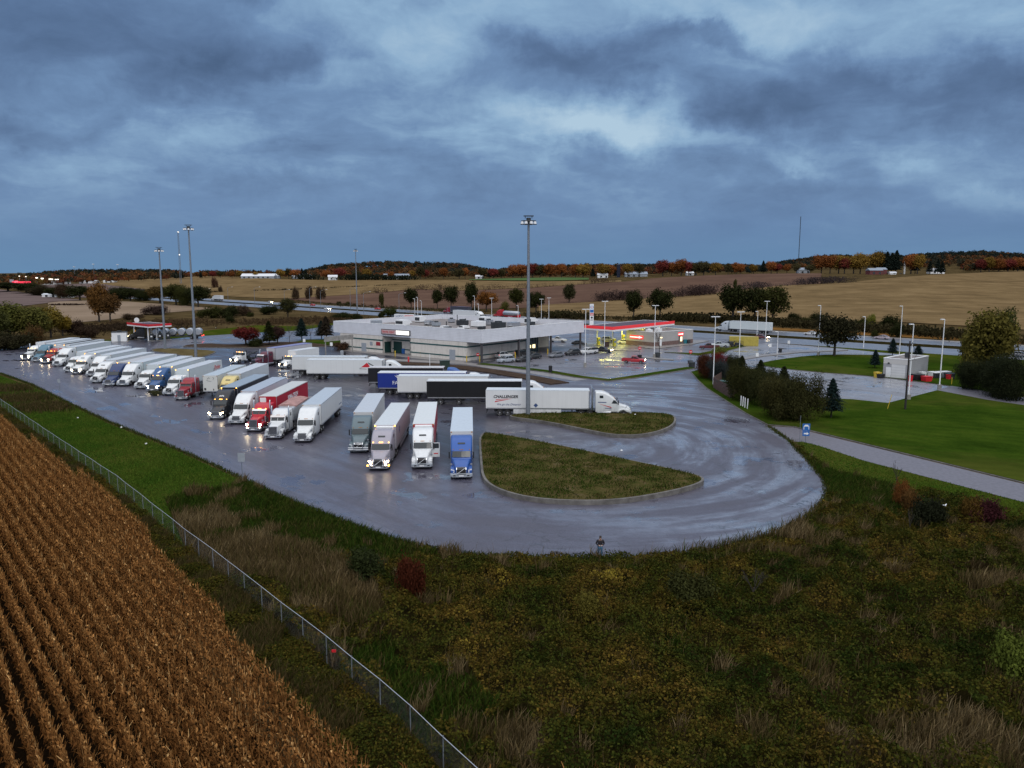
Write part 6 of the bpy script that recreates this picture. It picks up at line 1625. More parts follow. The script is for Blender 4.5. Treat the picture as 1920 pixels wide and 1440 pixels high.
b = MB(); n = 10; b.loft([[(r * math.cos(2 * PI * q / n), -.34, zt - 5.6 + r * math.sin(2 * PI * q / n)) for q in range(n)] for r in (.45, .02)], caps=False); b.build('round_emblem', INK_BLACK, t)
b = MB(); b.box(-w_ * .7, w_ * .7, -.34, -.3, zt - 6.7, zt - 6.45); b.build('text_bar', INK_BLACK, t)
# banner behind the roof, drive-through height gauge, order light
x_, y_ = g(758, 601); t = thing('roadside_banner', 'white banner with dark lettering behind the roof edge', 'sign', (x_, y_, 0), -.05)
zt = 22.3 - (588 - 510) * y_ / F_PX; b = MB(); b.box(-4.6, 4.6, -.1, .1, zt - 1.6, zt).box(-4.2, -4.0, -.1, .1, 0, zt - 1.6).box(4.0, 4.2, -.1, .1, 0, zt - 1.6); b.build('panel', WHITE, t)
lettering(t, 'GOING', 1.2, (-4.2, -.12, zt - 1.3), (PI / 2, 0, 0), INK_BLUE, bold=.02)
b = MB()
for q in range(9): b.box(.2 + q * .46, .5 + q * .46, -.12, -.1, zt - 1.2, zt - .5)
b.build('small_letters', INK_RED, t)
t = thing('height_gauge', 'concrete height gauge beam on two posts at the drive lane', 'gauge', g(611, 668), 0)
p2 = g(661, 662); d = Vector((p2[0], p2[1])) - Vector(g(611, 668)); a_ = math.atan2(d.y, d.x); L_ = d.length
b = MB(); b.tube([(0, 0, 0), (0, 0, 4.6)], .14, 8); b.build('post', CONC, t, rz=a_); b = MB(); b.tube([(L_, 0, 0), (L_, 0, 4.6)], .14, 8); b.build('post', CONC, t, rz=a_)
b = MB(); b.box(-.3, L_ + .3, -.2, .2, 3.9, 5.2); b.build('beam', CONC, t, rz=a_)
t = thing('lane_signal', 'lit red lamp on a post beside the drive lane', 'signal', g(647, 653)); b = MB(); b.tube([(0, 0, 0), (0, 0, 3.0)], .12, 8); b.build('post', DARKM, t)
b = MB(); b.box(-.35, .35, -.2, .2, 2.5, 3.6); b.build('housing', BLACK, t); b = MB(); b.box(-.22, .22, -.24, -.2, 2.75, 3.3); b.build('lens', TAIL_ON, t)
# litter bins, transformer
def drum(name, label, cat, px, py, r, h, m, z=0.0): b = MB(); b.tube([(0, 0, 0), (0, 0, h), (0, 0, h + .08)], [r * .9, r, r * .7], 12); tag(b.build(name, m, smooth=40, loc=(*g(px, py), z)), label, cat)
drum('litter_bin', 'black litter bin on the grass berm by the car park', 'bin', 1032, 699, .42, 1.4, BLACK, .15)
drum('litter_bin', 'black litter bin on the service road island', 'bin', 1463, 661, .45, 1.0, BLACK, .1)
drum('planter_tub', 'dark stone tub beside the foot of the lamp post near the store', 'planter', 1233, 671, .7, 1.4, DARKM)
drum('planter_tub', 'dark tub at the left edge of the pump forecourt', 'planter', 1137, 650, .9, 1.6, simple('brown_tub', (.06, .035, .03), .7))
drum('planter_tub', 'dark tub at the end of the grass berm by the red bush', 'planter', 1297, 689, .8, 1.3, DARKM)
drum('hydrant', 'small red hydrant behind the white side-on cab', 'hydrant', 766, 679, .22, 1.3, RED)
drum('waste_bin', 'blue barrel by the dark green doors', 'bin', 757, 662, .6, 1.2, BLUE)
drum('waste_bin', 'teal recycling bin against the beige store', 'bin', 1284, 645, .7, 1.4, simple('teal_plastic', (.02, .15, .19), .4))
drum('waste_bin', 'dark bin at the right end of the beige store', 'bin', 1291, 645, .6, 1.3, DARKM)
drum('litter_bin', 'grey ribbed bin beside the tall white sign', 'bin', 641, 667, .5, 1.3, GREYM)
drum('bollard_post', 'short black bollard at the end of the drive lane', 'bollard', 647, 670, .25, 1.4, BLACK)
post('marker_post', 'tall white marker post above the black trailer', 'post', 806, 689, 3.2, WHITE, .07)
b = MB(); b.box(-1.1, 1.1, -.8, .8, .1, 1.7).box(-1.2, 1.2, -.9, .9, 1.7, 1.8).box(-1.3, 1.3, -1, 1, 0, .1)
tag(b.build('transformer_box', simple('transformer_green', (.015, .035, .025), .5), loc=(*g(834, 691), .1), rz=.2), 'dark green transformer box in the planting bed', 'transformer')
for i, (px, py) in enumerate(((1000, 772), (1490, 0))):
    pass
# white litter
LT = 'scraps of white litter on the grass'
for i, (px, py) in enumerate(((228, 803), (274, 834), (146, 785), (1191, 784), (1165, 846), (404, 615))):
    b = MB(); b.loft([rr(.24, 0, .10, .03, -.13), rr(.3, 0, .16, .05, 0), rr(.2, 0, .08, .03, .13)])
    tag(b.build('paper_scrap', WHITE, loc=(*g(px, py), .08 if i < 3 else .5 if i == 3 else .05), rz=i), ['white scrap on the left verge, the lower of two', 'white scrap on the left verge, close to the lot edge', 'white scrap on the left verge, farthest up', 'white lump on the upper grass island', 'white scrap on the path lawn', 'white marker stone on the far left verge'][i], 'litter')

# ------------------------------------------------------------------ chain link fence
def chainlink():
    m, t, p, o = mat('chain_link_wire')
    v = t.node('ShaderNodeTexCoord').outputs['Object']
    x, y, z = t.xyz(v)
    def wires(q): return t.math('LESS_THAN', t.math('FRACT', t.math('DIVIDE', q, 0.085)), 0.075)
    hyp = t.math('SQRT', t.math('ADD', t.math('MULTIPLY', x, x), t.math('MULTIPLY', y, y)))
    f = t.math('MAXIMUM', wires(t.math('ADD', hyp, z)), wires(t.math('SUBTRACT', hyp, z)))
    t.put(p.inputs['Base Color'], (.22, .23, .25)); p.inputs['Metallic'].default_value = .5; p.inputs['Roughness'].default_value = .5
    t.put(p.inputs['Alpha'], f)
    return m
FP = [g(q[0], q[1], 1.8) for q in [(-75, 705), (0, 748), (100, 815), (220, 893), (345, 991), (420, 1046), (490, 1101), (560, 1154), (620, 1200), (740, 1297), (870, 1418)]]
d = Vector(FP[-1]) - Vector(FP[-2]); FP.append((FP[-1][0] + d.x * 2.2, FP[-1][1] + d.y * 2.2))
fn = thing('chain_link_fence', 'long galvanised chain link fence between the maize and the verge', 'fence', (*FP[0], 0))
acc_ = 0.0; pts_ = []
for i in range(len(FP) - 1):
    a0, a1 = Vector(FP[i]), Vector(FP[i + 1]); L = (a1 - a0).length; s = (3.05 - acc_) % 3.05
    while s < L: pts_.append(a0 + (a1 - a0) * (s / L)); s += 3.05
    acc_ = (acc_ + L) % 3.05
pm_ = MB().tube([(0, 0, 0), (0, 0, 1.86)], .028, 6).mesh('post', [METAL])
for q in pts_: link('post', pm_, fn, (q.x - FP[0][0], q.y - FP[0][1], 0))
b = MB(); b.tube([(q.x - FP[0][0], q.y - FP[0][1], 1.82 + .03 * math.sin(k * 2.1)) for k, q in enumerate(pts_)], .017, 6); b.build('top_rail', simple('bright_rail', (.46, .49, .54), .4, .3), fn)
b = MB()
for k in range(len(pts_) - 1):
    q, r_ = pts_[k] - Vector(FP[0]), pts_[k + 1] - Vector(FP[0]); b.quad((q.x, q.y, .05), (r_.x, r_.y, .05), (r_.x, r_.y, 1.8), (q.x, q.y, 1.8))
b.build('wire_mesh', chainlink(), fn)
b = MB(); b.box(-.12, .12, -.02, .02, 1.55, 1.7); q = Vector(g(678, 1262, 1.6)) 
tag(b.build('ribbon', RED, loc=(g(626, 1222, 1.6)[0], g(626, 1222, 1.6)[1], 0.02)), 'little red rag caught on the chain link fence', 'ribbon')

# ------------------------------------------------------------------ the person flying the drone
def skin_obj(name, V, E, Rd, m, parent, root=0, lv=2, loc=(0, 0, 0)):
    me = bpy.data.meshes.new(name); me.from_pydata(V, E, []); me.materials.append(m)
    o = link(name, me, parent, loc)
    md = o.modifiers.new('skin', 'SKIN'); md.use_smooth_shade = True
    for i, r in enumerate(Rd):
        sv_ = me.skin_vertices[0].data[i]; sv_.radius = r if hasattr(r, '__len__') else (r, r)
    me.skin_vertices[0].data[root].use_root = True
    sb = o.modifiers.new('sub', 'SUBSURF'); sb.levels = lv; sb.render_levels = lv
    return o
SKIN_T = simple('skin', (.42, .24, .17), .6); JACKET = simple('black_jacket', (.012, .010, .014), .75); JEANS = simple('blue_jeans', (.055, .15, .26), .8, 0, .2, 8); HAIR = simple('dark_hair', (.03, .02, .016), .8)
pp = thing('person', 'person in a black jacket and blue jeans at the lot edge holding a controller', 'person', (*g(1125, 1046), .012))
body_v = [(0, 0, .95), (0, 0, 1.15), (0, -.01, 1.38), (0, -.02, 1.48), (0, -.05, 1.56), (0, -.07, 1.66),
          (-.10, 0, .90), (-.115, -.01, .50), (-.12, .02, .10), (-.125, -.12, .04), (.10, 0, .90), (.115, -.01, .50), (.12, .02, .10), (.125, -.12, .04),
          (-.20, 0, 1.40), (-.30, .03, 1.16), (-.13, -.26, 1.10), (-.09, -.33, 1.12), (.20, 0, 1.40), (.30, .03, 1.16), (.13, -.26, 1.10), (.09, -.33, 1.12)]
body_e = [(0, 1), (1, 2), (2, 3), (3, 4), (4, 5), (0, 6), (6, 7), (7, 8), (8, 9), (0, 10), (10, 11), (11, 12), (12, 13), (2, 14), (14, 15), (15, 16), (16, 17), (2, 18), (18, 19), (19, 20), (20, 21)]
body_r = [.13, .14, .13, .055, .075, .085, .085, .058, .042, .04, .085, .058, .042, .04, .065, .05, .034, .038, .065, .05, .034, .038]
nv = len(body_v)
for sx, wr in ((-1, 17), (1, 21)):            # four fingers and a thumb closing on the controller
    for k, (dx, ln) in enumerate(((-.03, .075), (-.01, .085), (.012, .08), (.03, .062))):
        bx_, by_, bz_ = body_v[wr]; i0 = len(body_v)
        body_v += [(bx_ + dx, by_ - .03, bz_), (bx_ + dx - sx * .01, by_ - .03 - ln * .6, bz_ - .01), (bx_ + dx - sx * .02, by_ - .03 - ln, bz_ - .035)]
        body_e += [(wr, i0), (i0, i0 + 1), (i0 + 1, i0 + 2)]; body_r += [.0095, .009, .008]
    i0 = len(body_v); bx_, by_, bz_ = body_v[wr]
    body_v += [(bx_ - sx * .03, by_ - .01, bz_ + .02), (bx_ - sx * .05, by_ - .05, bz_ + .035)]; body_e += [(wr, i0), (i0, i0 + 1)]; body_r += [.011, .009]
skin_obj('body', body_v, body_e, body_r, SKIN_T, pp)
skin_obj('jacket', [(0, 0, .86), (0, 0, 1.05), (0, 0, 1.22), (0, -.005, 1.38), (0, -.02, 1.46), (-.21, 0, 1.41), (-.315, .03, 1.16), (-.145, -.25, 1.10), (.21, 0, 1.41), (.315, .03, 1.16), (.145, -.25, 1.10)],
         [(0, 1), (1, 2), (2, 3), (3, 4), (3, 5), (5, 6), (6, 7), (3, 8), (8, 9), (9, 10)], [(.20, .15), (.19, .15), (.20, .16), (.18, .14), (.09, .09), .095, .08, .055, .095, .08, .055], JACKET, pp)
skin_obj('jeans', [(0, 0, .93), (-.10, 0, .86), (-.118, -.01, .5), (-.122, .02, .12), (.10, 0, .86), (.118, -.01, .5), (.122, .02, .12)], [(0, 1), (1, 2), (2, 3), (0, 4), (4, 5), (5, 6)], [(.16, .13), .105, .078, .07, .105, .078, .07], JEANS, pp)
for sx in (-1, 1): skin_obj('shoe', [(sx * .122, .06, .05), (sx * .124, -.06, .05), (sx * .126, -.17, .04)], [(0, 1), (1, 2)], [.05, .05, .042], BLACK, pp)
skin_obj('hair', [(0, .0, 1.69), (0, -.05, 1.735), (0, .03, 1.62)], [(0, 1), (0, 2)], [.088, .07, .05], HAIR, pp)
b = MB()
for sx in (-1, 1): b.loft([rr(.022, 1.665, 1.682, .006, -.158, sx * .032), rr(.022, 1.665, 1.682, .006, -.13, sx * .032)])
b.build('eye', HAIR, pp)
b = MB(); b.add([(0, -.185, 1.635), (-.018, -.15, 1.63), (.018, -.15, 1.63), (0, -.15, 1.68)], [(0, 1, 2), (0, 3, 1), (0, 2, 3)]); b.box(-.025, .025, -.158, -.14, 1.605, 1.613); b.build('nose', SKIN_T, pp)
for sx in (-1, 1): b = MB(); b.loft([rr(.02, 1.63, 1.69, .008, -.07, sx * .088), rr(.02, 1.64, 1.68, .008, -.04, sx * .09)]); b.build('ear', SKIN_T, pp)
x_, y_ = g(1125, 1046)
b = MB(); b.box(-.09, .09, -.42, -.34, 1.09, 1.13).tube([(-.06, -.35, 1.13), (-.06, -.33, 1.2)], .008, 5).tube([(.06, -.35, 1.13), (.06, -.33, 1.2)], .008, 5)
tag(b.build('remote_controller', GREYM, loc=(x_, y_, .012)), 'small grey remote controller in the person\'s hands', 'controller')
# gull over the brush
bx_, by_ = at(1799, 52); t = thing('bird', 'white gull gliding low over the brush at the right', 'bird', (bx_, by_, 22.3 - (958 - 510) * 52 / F_PX * 1.0), .6, None, .42)
b = MB(); b.loft([rr(.03, -.02, .02, .01, -.24), rr(.12, -.06, .07, .04, -.10), rr(.14, -.07, .08, .05, .05), rr(.05, -.02, .03, .01, .26)]); b.build('body', WHITE, t, 40)
for sx in (-1, 1): b = MB(); b.add([(0, -.1, .05), (0, .1, .05), (sx * .38, .02, .22), (sx * .36, -.14, .22), (sx * .72, .12, .16)], [(0, 1, 2, 3), (3, 2, 4)]); b.build('wing', WHITE, t)
# ------------------------------------------------------------------ foliage makers
def quads_at(C, Nn, size, asp=0.6, r=rng):
    """leaf-shaped quads at points C facing Nn"""
    n = len(C); size = np.broadcast_to(np.asarray(size, float), (n,))
    Nn = Nn / (np.linalg.norm(Nn, axis=1, keepdims=True) + 1e-9)
    ref = r.normal(size=(n, 3)); A = np.cross(Nn, ref); A /= np.linalg.norm(A, axis=1, keepdims=True) + 1e-9
    B = np.cross(Nn, A)
    s = size[:, None]
    V = np.stack([C - A * s * .5, C - B * s * .5 * asp, C + A * s * .5, C + B * s * .5 * asp], 1).reshape(-1, 3)
    Fc = np.arange(4 * n).reshape(n, 4)
    return V, Fc
def cloud_pts(ells, n, r=rng, inner=0.35):
    vol = np.array([e[3] * e[4] * e[5] for e in ells]) ** (2 / 3); k = r.choice(len(ells), n, p=vol / vol.sum())
    E = np.array(ells)[k]; d = r.normal(size=(n, 3)); d /= np.linalg.norm(d, axis=1, keepdims=True)
    rad = inner + (1 - inner) * r.random(n) ** 0.45
    rad *= 1 + .24 * np.abs(r.normal(size=n)) * r.choice([-1, 1], n, p=[.45, .55])
    C = E[:, :3] + d * E[:, 3:6] * rad[:, None]
    return C, d, k
def crown_mesh(name, ells, n, size, seed, mats=None, droop=0.0):
    r = np.random.default_rng(seed)
    C, d, k = cloud_pts(ells, n, r)
    keep = C[:, 2] > .05; C, d, k = C[keep], d[keep], k[keep]
    Nn = d + r.normal(size=C.shape) * .55 + np.array([0, 0, .35])
    V, Fc = quads_at(C, Nn, size * (.6 + .8 * r.random(len(C))), .65, r)
    ct = r.random(len(ells)); tone = np.clip(.25 * ct[k] + .15 + .6 * r.random(len(C)), 0, 1)
    return fast_mesh(name, V, Fc, mats or [LEAF], tone)
def limbs(trunk_h, r0, ells, seed, base_z=0.0):
    rr_ = random.Random(seed); b = MB()
    top = max(e[2] for e in ells)
    b.tube([(0, 0, base_z), (rr_.uniform(-.1, .1), rr_.uniform(-.1, .1), trunk_h * .5), (0, 0, trunk_h), (rr_.uniform(-.3, .3), rr_.uniform(-.3, .3), top)], [r0 * 1.25, r0, r0 * .85, r0 * .2], 7)
    for e in ells[:9]:
        z = rr_.uniform(.75, 1.1) * trunk_h
        m = Vector((e[0] * .5, e[1] * .5, (z + e[2]) * .5 + .3)); b.tube([(0, 0, z), m, (e[0], e[1], e[2])], [r0 * .5, r0 * .32, r0 * .1], 5)
    return b.mesh('trunk', [BARK], 50)
def round_ells(h, w, trunk, seed, n=15):
    rr_ = random.Random(seed); out = []
    cz = (h + trunk) / 2; hz = (h - trunk) / 2
    for i in range(n):
        a = i * 2.399; t = (i + .5) / n; z = 1 - 2 * t; q = math.sqrt(max(0, 1 - z * z))
        s = rr_.uniform(.50, .72); rad = rr_.uniform(.28, .42)
        out.append((q * math.cos(a) * w / 2 * s, q * math.sin(a) * w / 2 * s, cz + z * hz * s, w / 2 * rad, w / 2 * rad, hz * rad * 1.05))
    out.append((0, 0, cz, w * .24, w * .24, hz * .5))
    return out
TREES = {}
def tree_var(kind, i):
    key = (kind, i)
    if key in TREES: return TREES[key]
    s = 100 + i * 17 + hash(kind) % 1 
    if kind == 'round':
        el = round_ells(9, 8 + i % 3, 2.4, s); c = crown_mesh('crown', el, 3600, .50, s); tr = limbs(2.6, .26, el, s)
    elif kind == 'tall':
        el = round_ells(13, 9, 2.0, s, 20); c = crown_mesh('crown', el, 5200, .55, s); tr = limbs(3.0, .32, el, s)
    elif kind == 'bush':
        rr_ = random.Random(s); el = [(rr_.uniform(-1.3, 1.3), rr_.uniform(-1.2, 1.2), rr_.uniform(.5, 1.7), rr_.uniform(.6, 1.0), rr_.uniform(.6, 1.0), rr_.uniform(.55, .95)) for _ in range(13)]
        c = crown_mesh('crown', el, 4200, .20, s); tr = limbs(.6, .08, el, s)
    elif kind == 'cone':
        r = np.random.default_rng(s); n = 5200; z = r.random(n) ** 1.25 * .97; tier = np.floor(z * 11) / 11; f = (z - tier) * 11
        R = (1 - z) ** .8 * (1.0 - .42 * f) * (.72 + .28 * np.minimum(1, z / .12)) * (.9 + .2 * r.random(n)); a = r.random(n) * 2 * PI; rad = R * (.35 + .65 * r.random(n) ** .5)
        H_ = 8.0; W_ = 2.5
        lob = (1 + .26 * np.sin(a * 7 + tier * 40) + .16 * np.sin(a * 3 + tier * 91)) * (.8 + .35 * r.random(n))
        C = np.stack([W_ * rad * lob * np.cos(a), W_ * rad * lob * np.sin(a), 1.7 + z * (H_ - 1.7) - .25 * rad * 1.2], 1)
        Nn = np.stack([np.cos(a) * .5, np.sin(a) * .5, np.ones(n)], 1) + r.normal(size=(n, 3)) * .4
        V, Fc = quads_at(C, Nn, .42 * (.6 + .8 * r.random(n)), .45, r); c = fast_mesh('crown', V, Fc, [LEAF], np.clip(.15 + .7 * r.random(n), 0, 1))
        b = MB(); b.tube([(0, 0, 0), (0, 0, 7.8)], [.16, .03], 7); tr = b.mesh('trunk', [BARK], 50)
    elif kind == 'hedge':
        rr_ = random.Random(s); el = [(rr_.uniform(-2.6, 2.6), rr_.uniform(-2.2, 2.2), rr_.uniform(.8, 3.6), rr_.uniform(1.0, 1.6), rr_.uniform(1.0, 1.6), rr_.uniform(1.0, 1.5)) for _ in range(18)]
        el.append((0, 0, 2.0, 2.6, 2.4, 2.2)); c = crown_mesh('crown', el, 26000, .16, s); tr = limbs(.8, .14, el, s)
    TREES[key] = (c, tr); return TREES[key]
def bare_mesh(seed, h, spread=.5, depth=4, r0=.12):
    rr_ = random.Random(seed); b = MB()
    def grow(p, d, l, r, k):
        q = p + d * l; b.tube([p, q], [r, r * .65], 5 if k > 2 else 3)
        if k == 0: return
        for _ in range(rr_.choice((2, 3, 3))):
            nd = (d + Vector((rr_.uniform(-1, 1), rr_.uniform(-1, 1), rr_.uniform(-.2, .7))) * spread).normalized()
            grow(p + d * l * rr_.uniform(.55, 1), nd, l * rr_.uniform(.6, .85), r * .6, k - 1)
    grow(Vector((0, 0, 0)), Vector((0, 0, 1)), h * .34, r0, depth)
    return b.mesh('branches', [BARK], 60)
def plant(name, label, cat, loc, kind, i, height, width, col, group=None, rz=None):
    c, tr = tree_var(kind, i)
    bh, bw = {'round': (9, 8.5), 'tall': (13, 9), 'bush': (2.4, 3.6), 'cone': (8, 5), 'hedge': (4.6, 7)}[kind]
    t = thing(name, label, cat, loc, rz if rz is not None else random.uniform(0, 6.28), group)
    sc = (width / bw, width / bw, height / bh)
    link('crown', c, t, color=col, scale=sc)
    link('trunk', tr, t, scale=sc)
    return t
def plant_px(name, label, cat, px, py, top, wpx, kind, i, col, group=None, z=0.0, hill=True):
    x, y = gh(px, py) if hill else g(px, py)
    d = y * LC + CAM_H * LS
    return plant(name, label, cat, (x, y, (Hs(x, y) if hill else 0) + z), kind, i, (py - top) * d / F_PX * 1.03, wpx * d / F_PX, col, group)
DG = (.019, .022, .007); DG2 = (.032, .034, .009); OLIVE = (.045, .046, .013); RUST = (.15, .062, .016); GOLD = (.16, .105, .02); WINE = (.10, .018, .014); RED_L = (.17, .022, .018); BLUEG = (.014, .026, .024); BROWN = (.055, .036, .022); YG = (.12, .12, .022)
# roadside trees beyond the highway
RG = 'dark round trees along the highway'
for i, (px, py, top, w_, k, col, lb) in enumerate([
    (771, 580, 540, 32, 'round', DG, 'dark tree at the left of the roadside row, over the lamp trio'), (820, 580, 541, 23, 'round', DG, 'narrow dark tree second in the roadside row'), (846, 580, 536, 29, 'round', DG, 'dark forked tree third in the roadside row'),
    (884, 583, 530, 31, 'round', DG, 'tall dark tree left of the amber roadside tree'), (912, 584, 546, 42, 'round', RUST, 'amber brown tree in the roadside row'), (968, 582, 540, 36, 'round', DG2, 'dark olive tree left of the nearest tall mast'),
    (1005, 589, 545, 38, 'round', DG, 'dark tree right of the nearest tall mast'), (1067, 568, 532, 27, 'tall', (.035, .035, .015), 'greenish tree standing in the ploughed field edge'), (1188, 599, 545, 40, 'round', DG, 'left one of the two lone dark trees before the stubble'),
    (1237, 601, 541, 50, 'round', DG, 'right one of the two lone dark trees before the stubble'), (1374, 606, 533, 66, 'round', DG, 'left trunk of the big dark tree trio by the highway'), (1415, 606, 535, 58, 'round', DG, 'middle of the big dark tree trio by the highway'),
    (1448, 607, 537, 62, 'round', DG2, 'right of the big dark tree trio, olive tinted'), (1378, 545, 524, 8, 'tall', OLIVE, 'thin pointed tree rising behind the dark trio')]):
    plant_px('roadside_tree', lb, 'tree', px, py, top, w_, k, i % 5, col, RG)
for i, (px, py, top, w_, col, lb) in enumerate([(1489, 606, 586, 26, DG, 'dark bush right of the big tree trio'), (1513, 612, 594, 22, DG2, 'small dark bush two right of the tree trio'), (1536, 608, 588, 34, DG, 'dark bush behind the round service road tree'), (1612, 618, 596, 30, DG2, 'dark round bush left of the yellow bush'), (1633, 612, 588, 18, YG, 'yellow green bush on the far highway verge'),
    (1668, 620, 591, 36, DG, 'dark round bush right of the yellow one'), (1680, 632, 606, 24, DG, 'lower dark bush hugging the round one on the verge'), (1640, 632, 618, 14, DG2, 'tiny dark bush on the verge below the yellow one'), (1040, 597, 582, 24, DG2, 'dark bush below the stubble edge near the pylon'), (1067, 597, 588, 12, DG, 'small dark bush left of the pylon foot'),
    (945, 584, 566, 18, (.08, .075, .02), 'yellowish shrub between amber tree and dark olive tree'), (890, 592, 574, 16, DG, 'dark bush at the foot of the tall dark tree'), (716, 575, 548, 10, OLIVE, 'green bush by the hedgerow above the highway'), (635, 573, 565, 10, DG, 'left tiny dark bush on the ploughed field'), (651, 573, 566, 10, DG2, 'right tiny dark bush on the ploughed field'),
    (555, 562, 538, 13, BROWN, 'left brown field tree of three in a row'), (580, 561, 535, 14, BROWN, 'middle brown field tree of three in a row'), (602, 562, 538, 18, BROWN, 'right brown field tree of three in a row'), (403, 540, 521, 12, (.06, .03, .02), 'lone reddish tree in the left stubble'), (413, 548, 536, 8, BROWN, 'small dark tree on the hedge line in the left stubble')]):
    plant_px('bush', lb, 'bush', px, py, top, w_, 'bush' if py - top < 30 else 'round', i % 4, col, 'bushes beyond the highway')
# trees around the service roads
def sapling_like(px, py, top, w_, lb, col, kind='cone', i=0, name='conifer', cat='conifer', group=None, z=0.1): return plant_px(name, lb, cat, px, py, top, w_, kind, i, col, group, z, False)
plant_px('shade_tree', 'broad dark tree on the right lawn by the service road', 'tree', 1564, 668, 590, 74, 'round', 2, (.022, .021, .010), None, .1, False)
plant_px('poplar', 'tall yellow green tree at the right beside the hedge', 'tree', 1850, 716, 574, 98, 'tall', 1, (.085, .072, .016), None, 0, False)
plant_px('poplar', 'greener tree standing behind the tall yellow green one', 'tree', 1878, 690, 578, 50, 'tall', 2, (.045, .050, .014), None, 0, False)
plant_px('shrub', 'yellow lower shrub left of the tall yellow green tree', 'shrub', 1822, 690, 624, 46, 'bush', 2, (.10, .085, .018), None, 0, False)
for i, (px, py, top, w_, lb) in enumerate([(1822, 732, 672, 60, 'dark hedge bush at the left end under the yellow green tree'), (1862, 742, 670, 70, 'dark hedge bush in the middle under the yellow green tree'), (1905, 752, 668, 80, 'dark hedge bush at the right edge of the photo')]):
    plant_px('hedge_bush', lb, 'bush', px, py, top, w_, 'hedge', i, (.018, .022, .010), 'dark bushes under the yellow tree', 0, False)
plant_px('shrub', 'low rusty shrub in front of the dark right hedge', 'shrub', 1882, 738, 712, 34, 'bush', 1, (.09, .045, .015), None, 0, False)
for px, py, top, w_, lb in [(1673, 668, 635, 24, 'small conifer directly behind the garage'), (1721, 669, 648, 24, 'smaller conifer right behind the garage'), (1640, 691, 657, 26, 'dark small tree left of the garage'), (1805, 666, 643, 18, 'small conifer left of the yellow green tree'), (1558, 784, 711, 50, 'dark blue spruce with bare stem on the near lawn')]:
    sapling_like(px, py, top, w_, lb, BLUEG)
# hedge of junipers by the enclosure
HG = 'evergreens massed by the board enclosure'
for i, (px, py, top, w_, k, col, lb) in enumerate([(1392, 752, 682, 62, 'hedge', (.034, .034, .011), 'evergreen against the board enclosure'), (1430, 762, 692, 74, 'hedge', (.030, .032, .011), 'tall evergreen in the middle of the hedge mass'), (1425, 720, 676, 40, 'cone', (.016, .022, .010), 'pointed juniper rising over the hedge mass'), (1390, 712, 668, 34, 'cone', (.022, .026, .011), 'pointed juniper left over the board enclosure'),
    (1456, 783, 704, 88, 'hedge', (.040, .037, .012), 'rounded evergreen at the front of the hedge mass'), (1497, 790, 704, 92, 'hedge', (.036, .035, .012), 'rounded evergreen at the right end of the hedge mass'), (1468, 740, 688, 46, 'cone', (.020, .024, .011), 'feathery juniper at the back of the hedge mass')]):
    plant_px('evergreen', lb, 'evergreen', px, py, top, w_, k, i % 4, col, HG, .1, False)
plant_px('shrub', 'red leaved shrub at the corner by the stop sign', 'shrub', 1328, 710, 666, 58, 'hedge', 1, (.060, .022, .012), None, .1, False)
plant_px('shrub', 'bright red shrub top behind the blue spruce', 'shrub', 1352, 700, 664, 40, 'hedge', 2, (.11, .014, .016), None, .1, False)
plant_px('conifer', 'grey blue spruce between the red shrubs and the lamp post', 'conifer', 1349, 716, 676, 40, 'hedge', 3, (.030, .036, .036), None, .1, False)
plant_px('shrub', 'yellow green shrub on the road island above the red shrub', 'shrub', 1348, 668, 650, 30, 'bush', 0, (.09, .10, .02), None, .1, False)
plant_px('shrub', 'dark olive shrub right of the red shrubs', 'shrub', 1374, 708, 664, 34, 'hedge', 0, (.028, .030, .012), None, .1, False)
# left of the building
plant_px('maple', 'round red maple left of the dark evergreen pair', 'maple', 461, 648, 611, 56, 'round', 1, (.095, .016, .014), None, 0, False)
plant_px('evergreen', 'dark evergreen right of the red maple', 'evergreen', 505, 648, 602, 34, 'cone', 1, DG, None, 0, False)
plant_px('shrub', 'purplish round shrub hugging the dark evergreen', 'shrub', 521, 645, 612, 36, 'round', 3, (.040, .020, .018), None, 0, False)
plant_px('shrub', 'low dark shrub under the red maple', 'shrub', 478, 650, 634, 40, 'bush', 1, DG, None, 0, False)
for px, py, top, w_, col, lb in [(566, 638, 598, 34, BLUEG, 'dark pine left of the travel centre'), (603, 636, 602, 30, BLUEG, 'pine half behind the brown crowned tree'), (612, 637, 594, 34, (.034, .026, .018), 'brown green tree nearest the travel centre corner')]:
    sapling_like(px, py, top, w_, lb, col, i=2 if px == 566 else 3)
for px, py, h, lb in [(543, 646, 7, 'bare sapling on the walk left of the pines'), (583, 640, 7.5, 'bare brown tree between the two pines')]:
    x, y = g(px, py); t = thing('bare_tree', lb, 'tree', (x, y, 0), 0); link('branches', bare_mesh(px, h, .45, 4, .10), t)
x, y = g(1236, 668); t = thing('bare_tree', 'small bare tree in a tub before the beige store', 'tree', (x, y, .6), 0); link('branches', bare_mesh(5, 7.0, .55, 5, .11), t)
plant_px('shrub', 'low rusty hedge at the travel centre side', 'hedge', 640, 655, 640, 46, 'bush', 3, (.055, .030, .018), None, 0, False)
plant_px('bush', 'tall olive bush on the scrub beside the highway', 'bush', 540, 596, 560, 34, 'round', 2, (.030, .030, .011), None, 0, False)
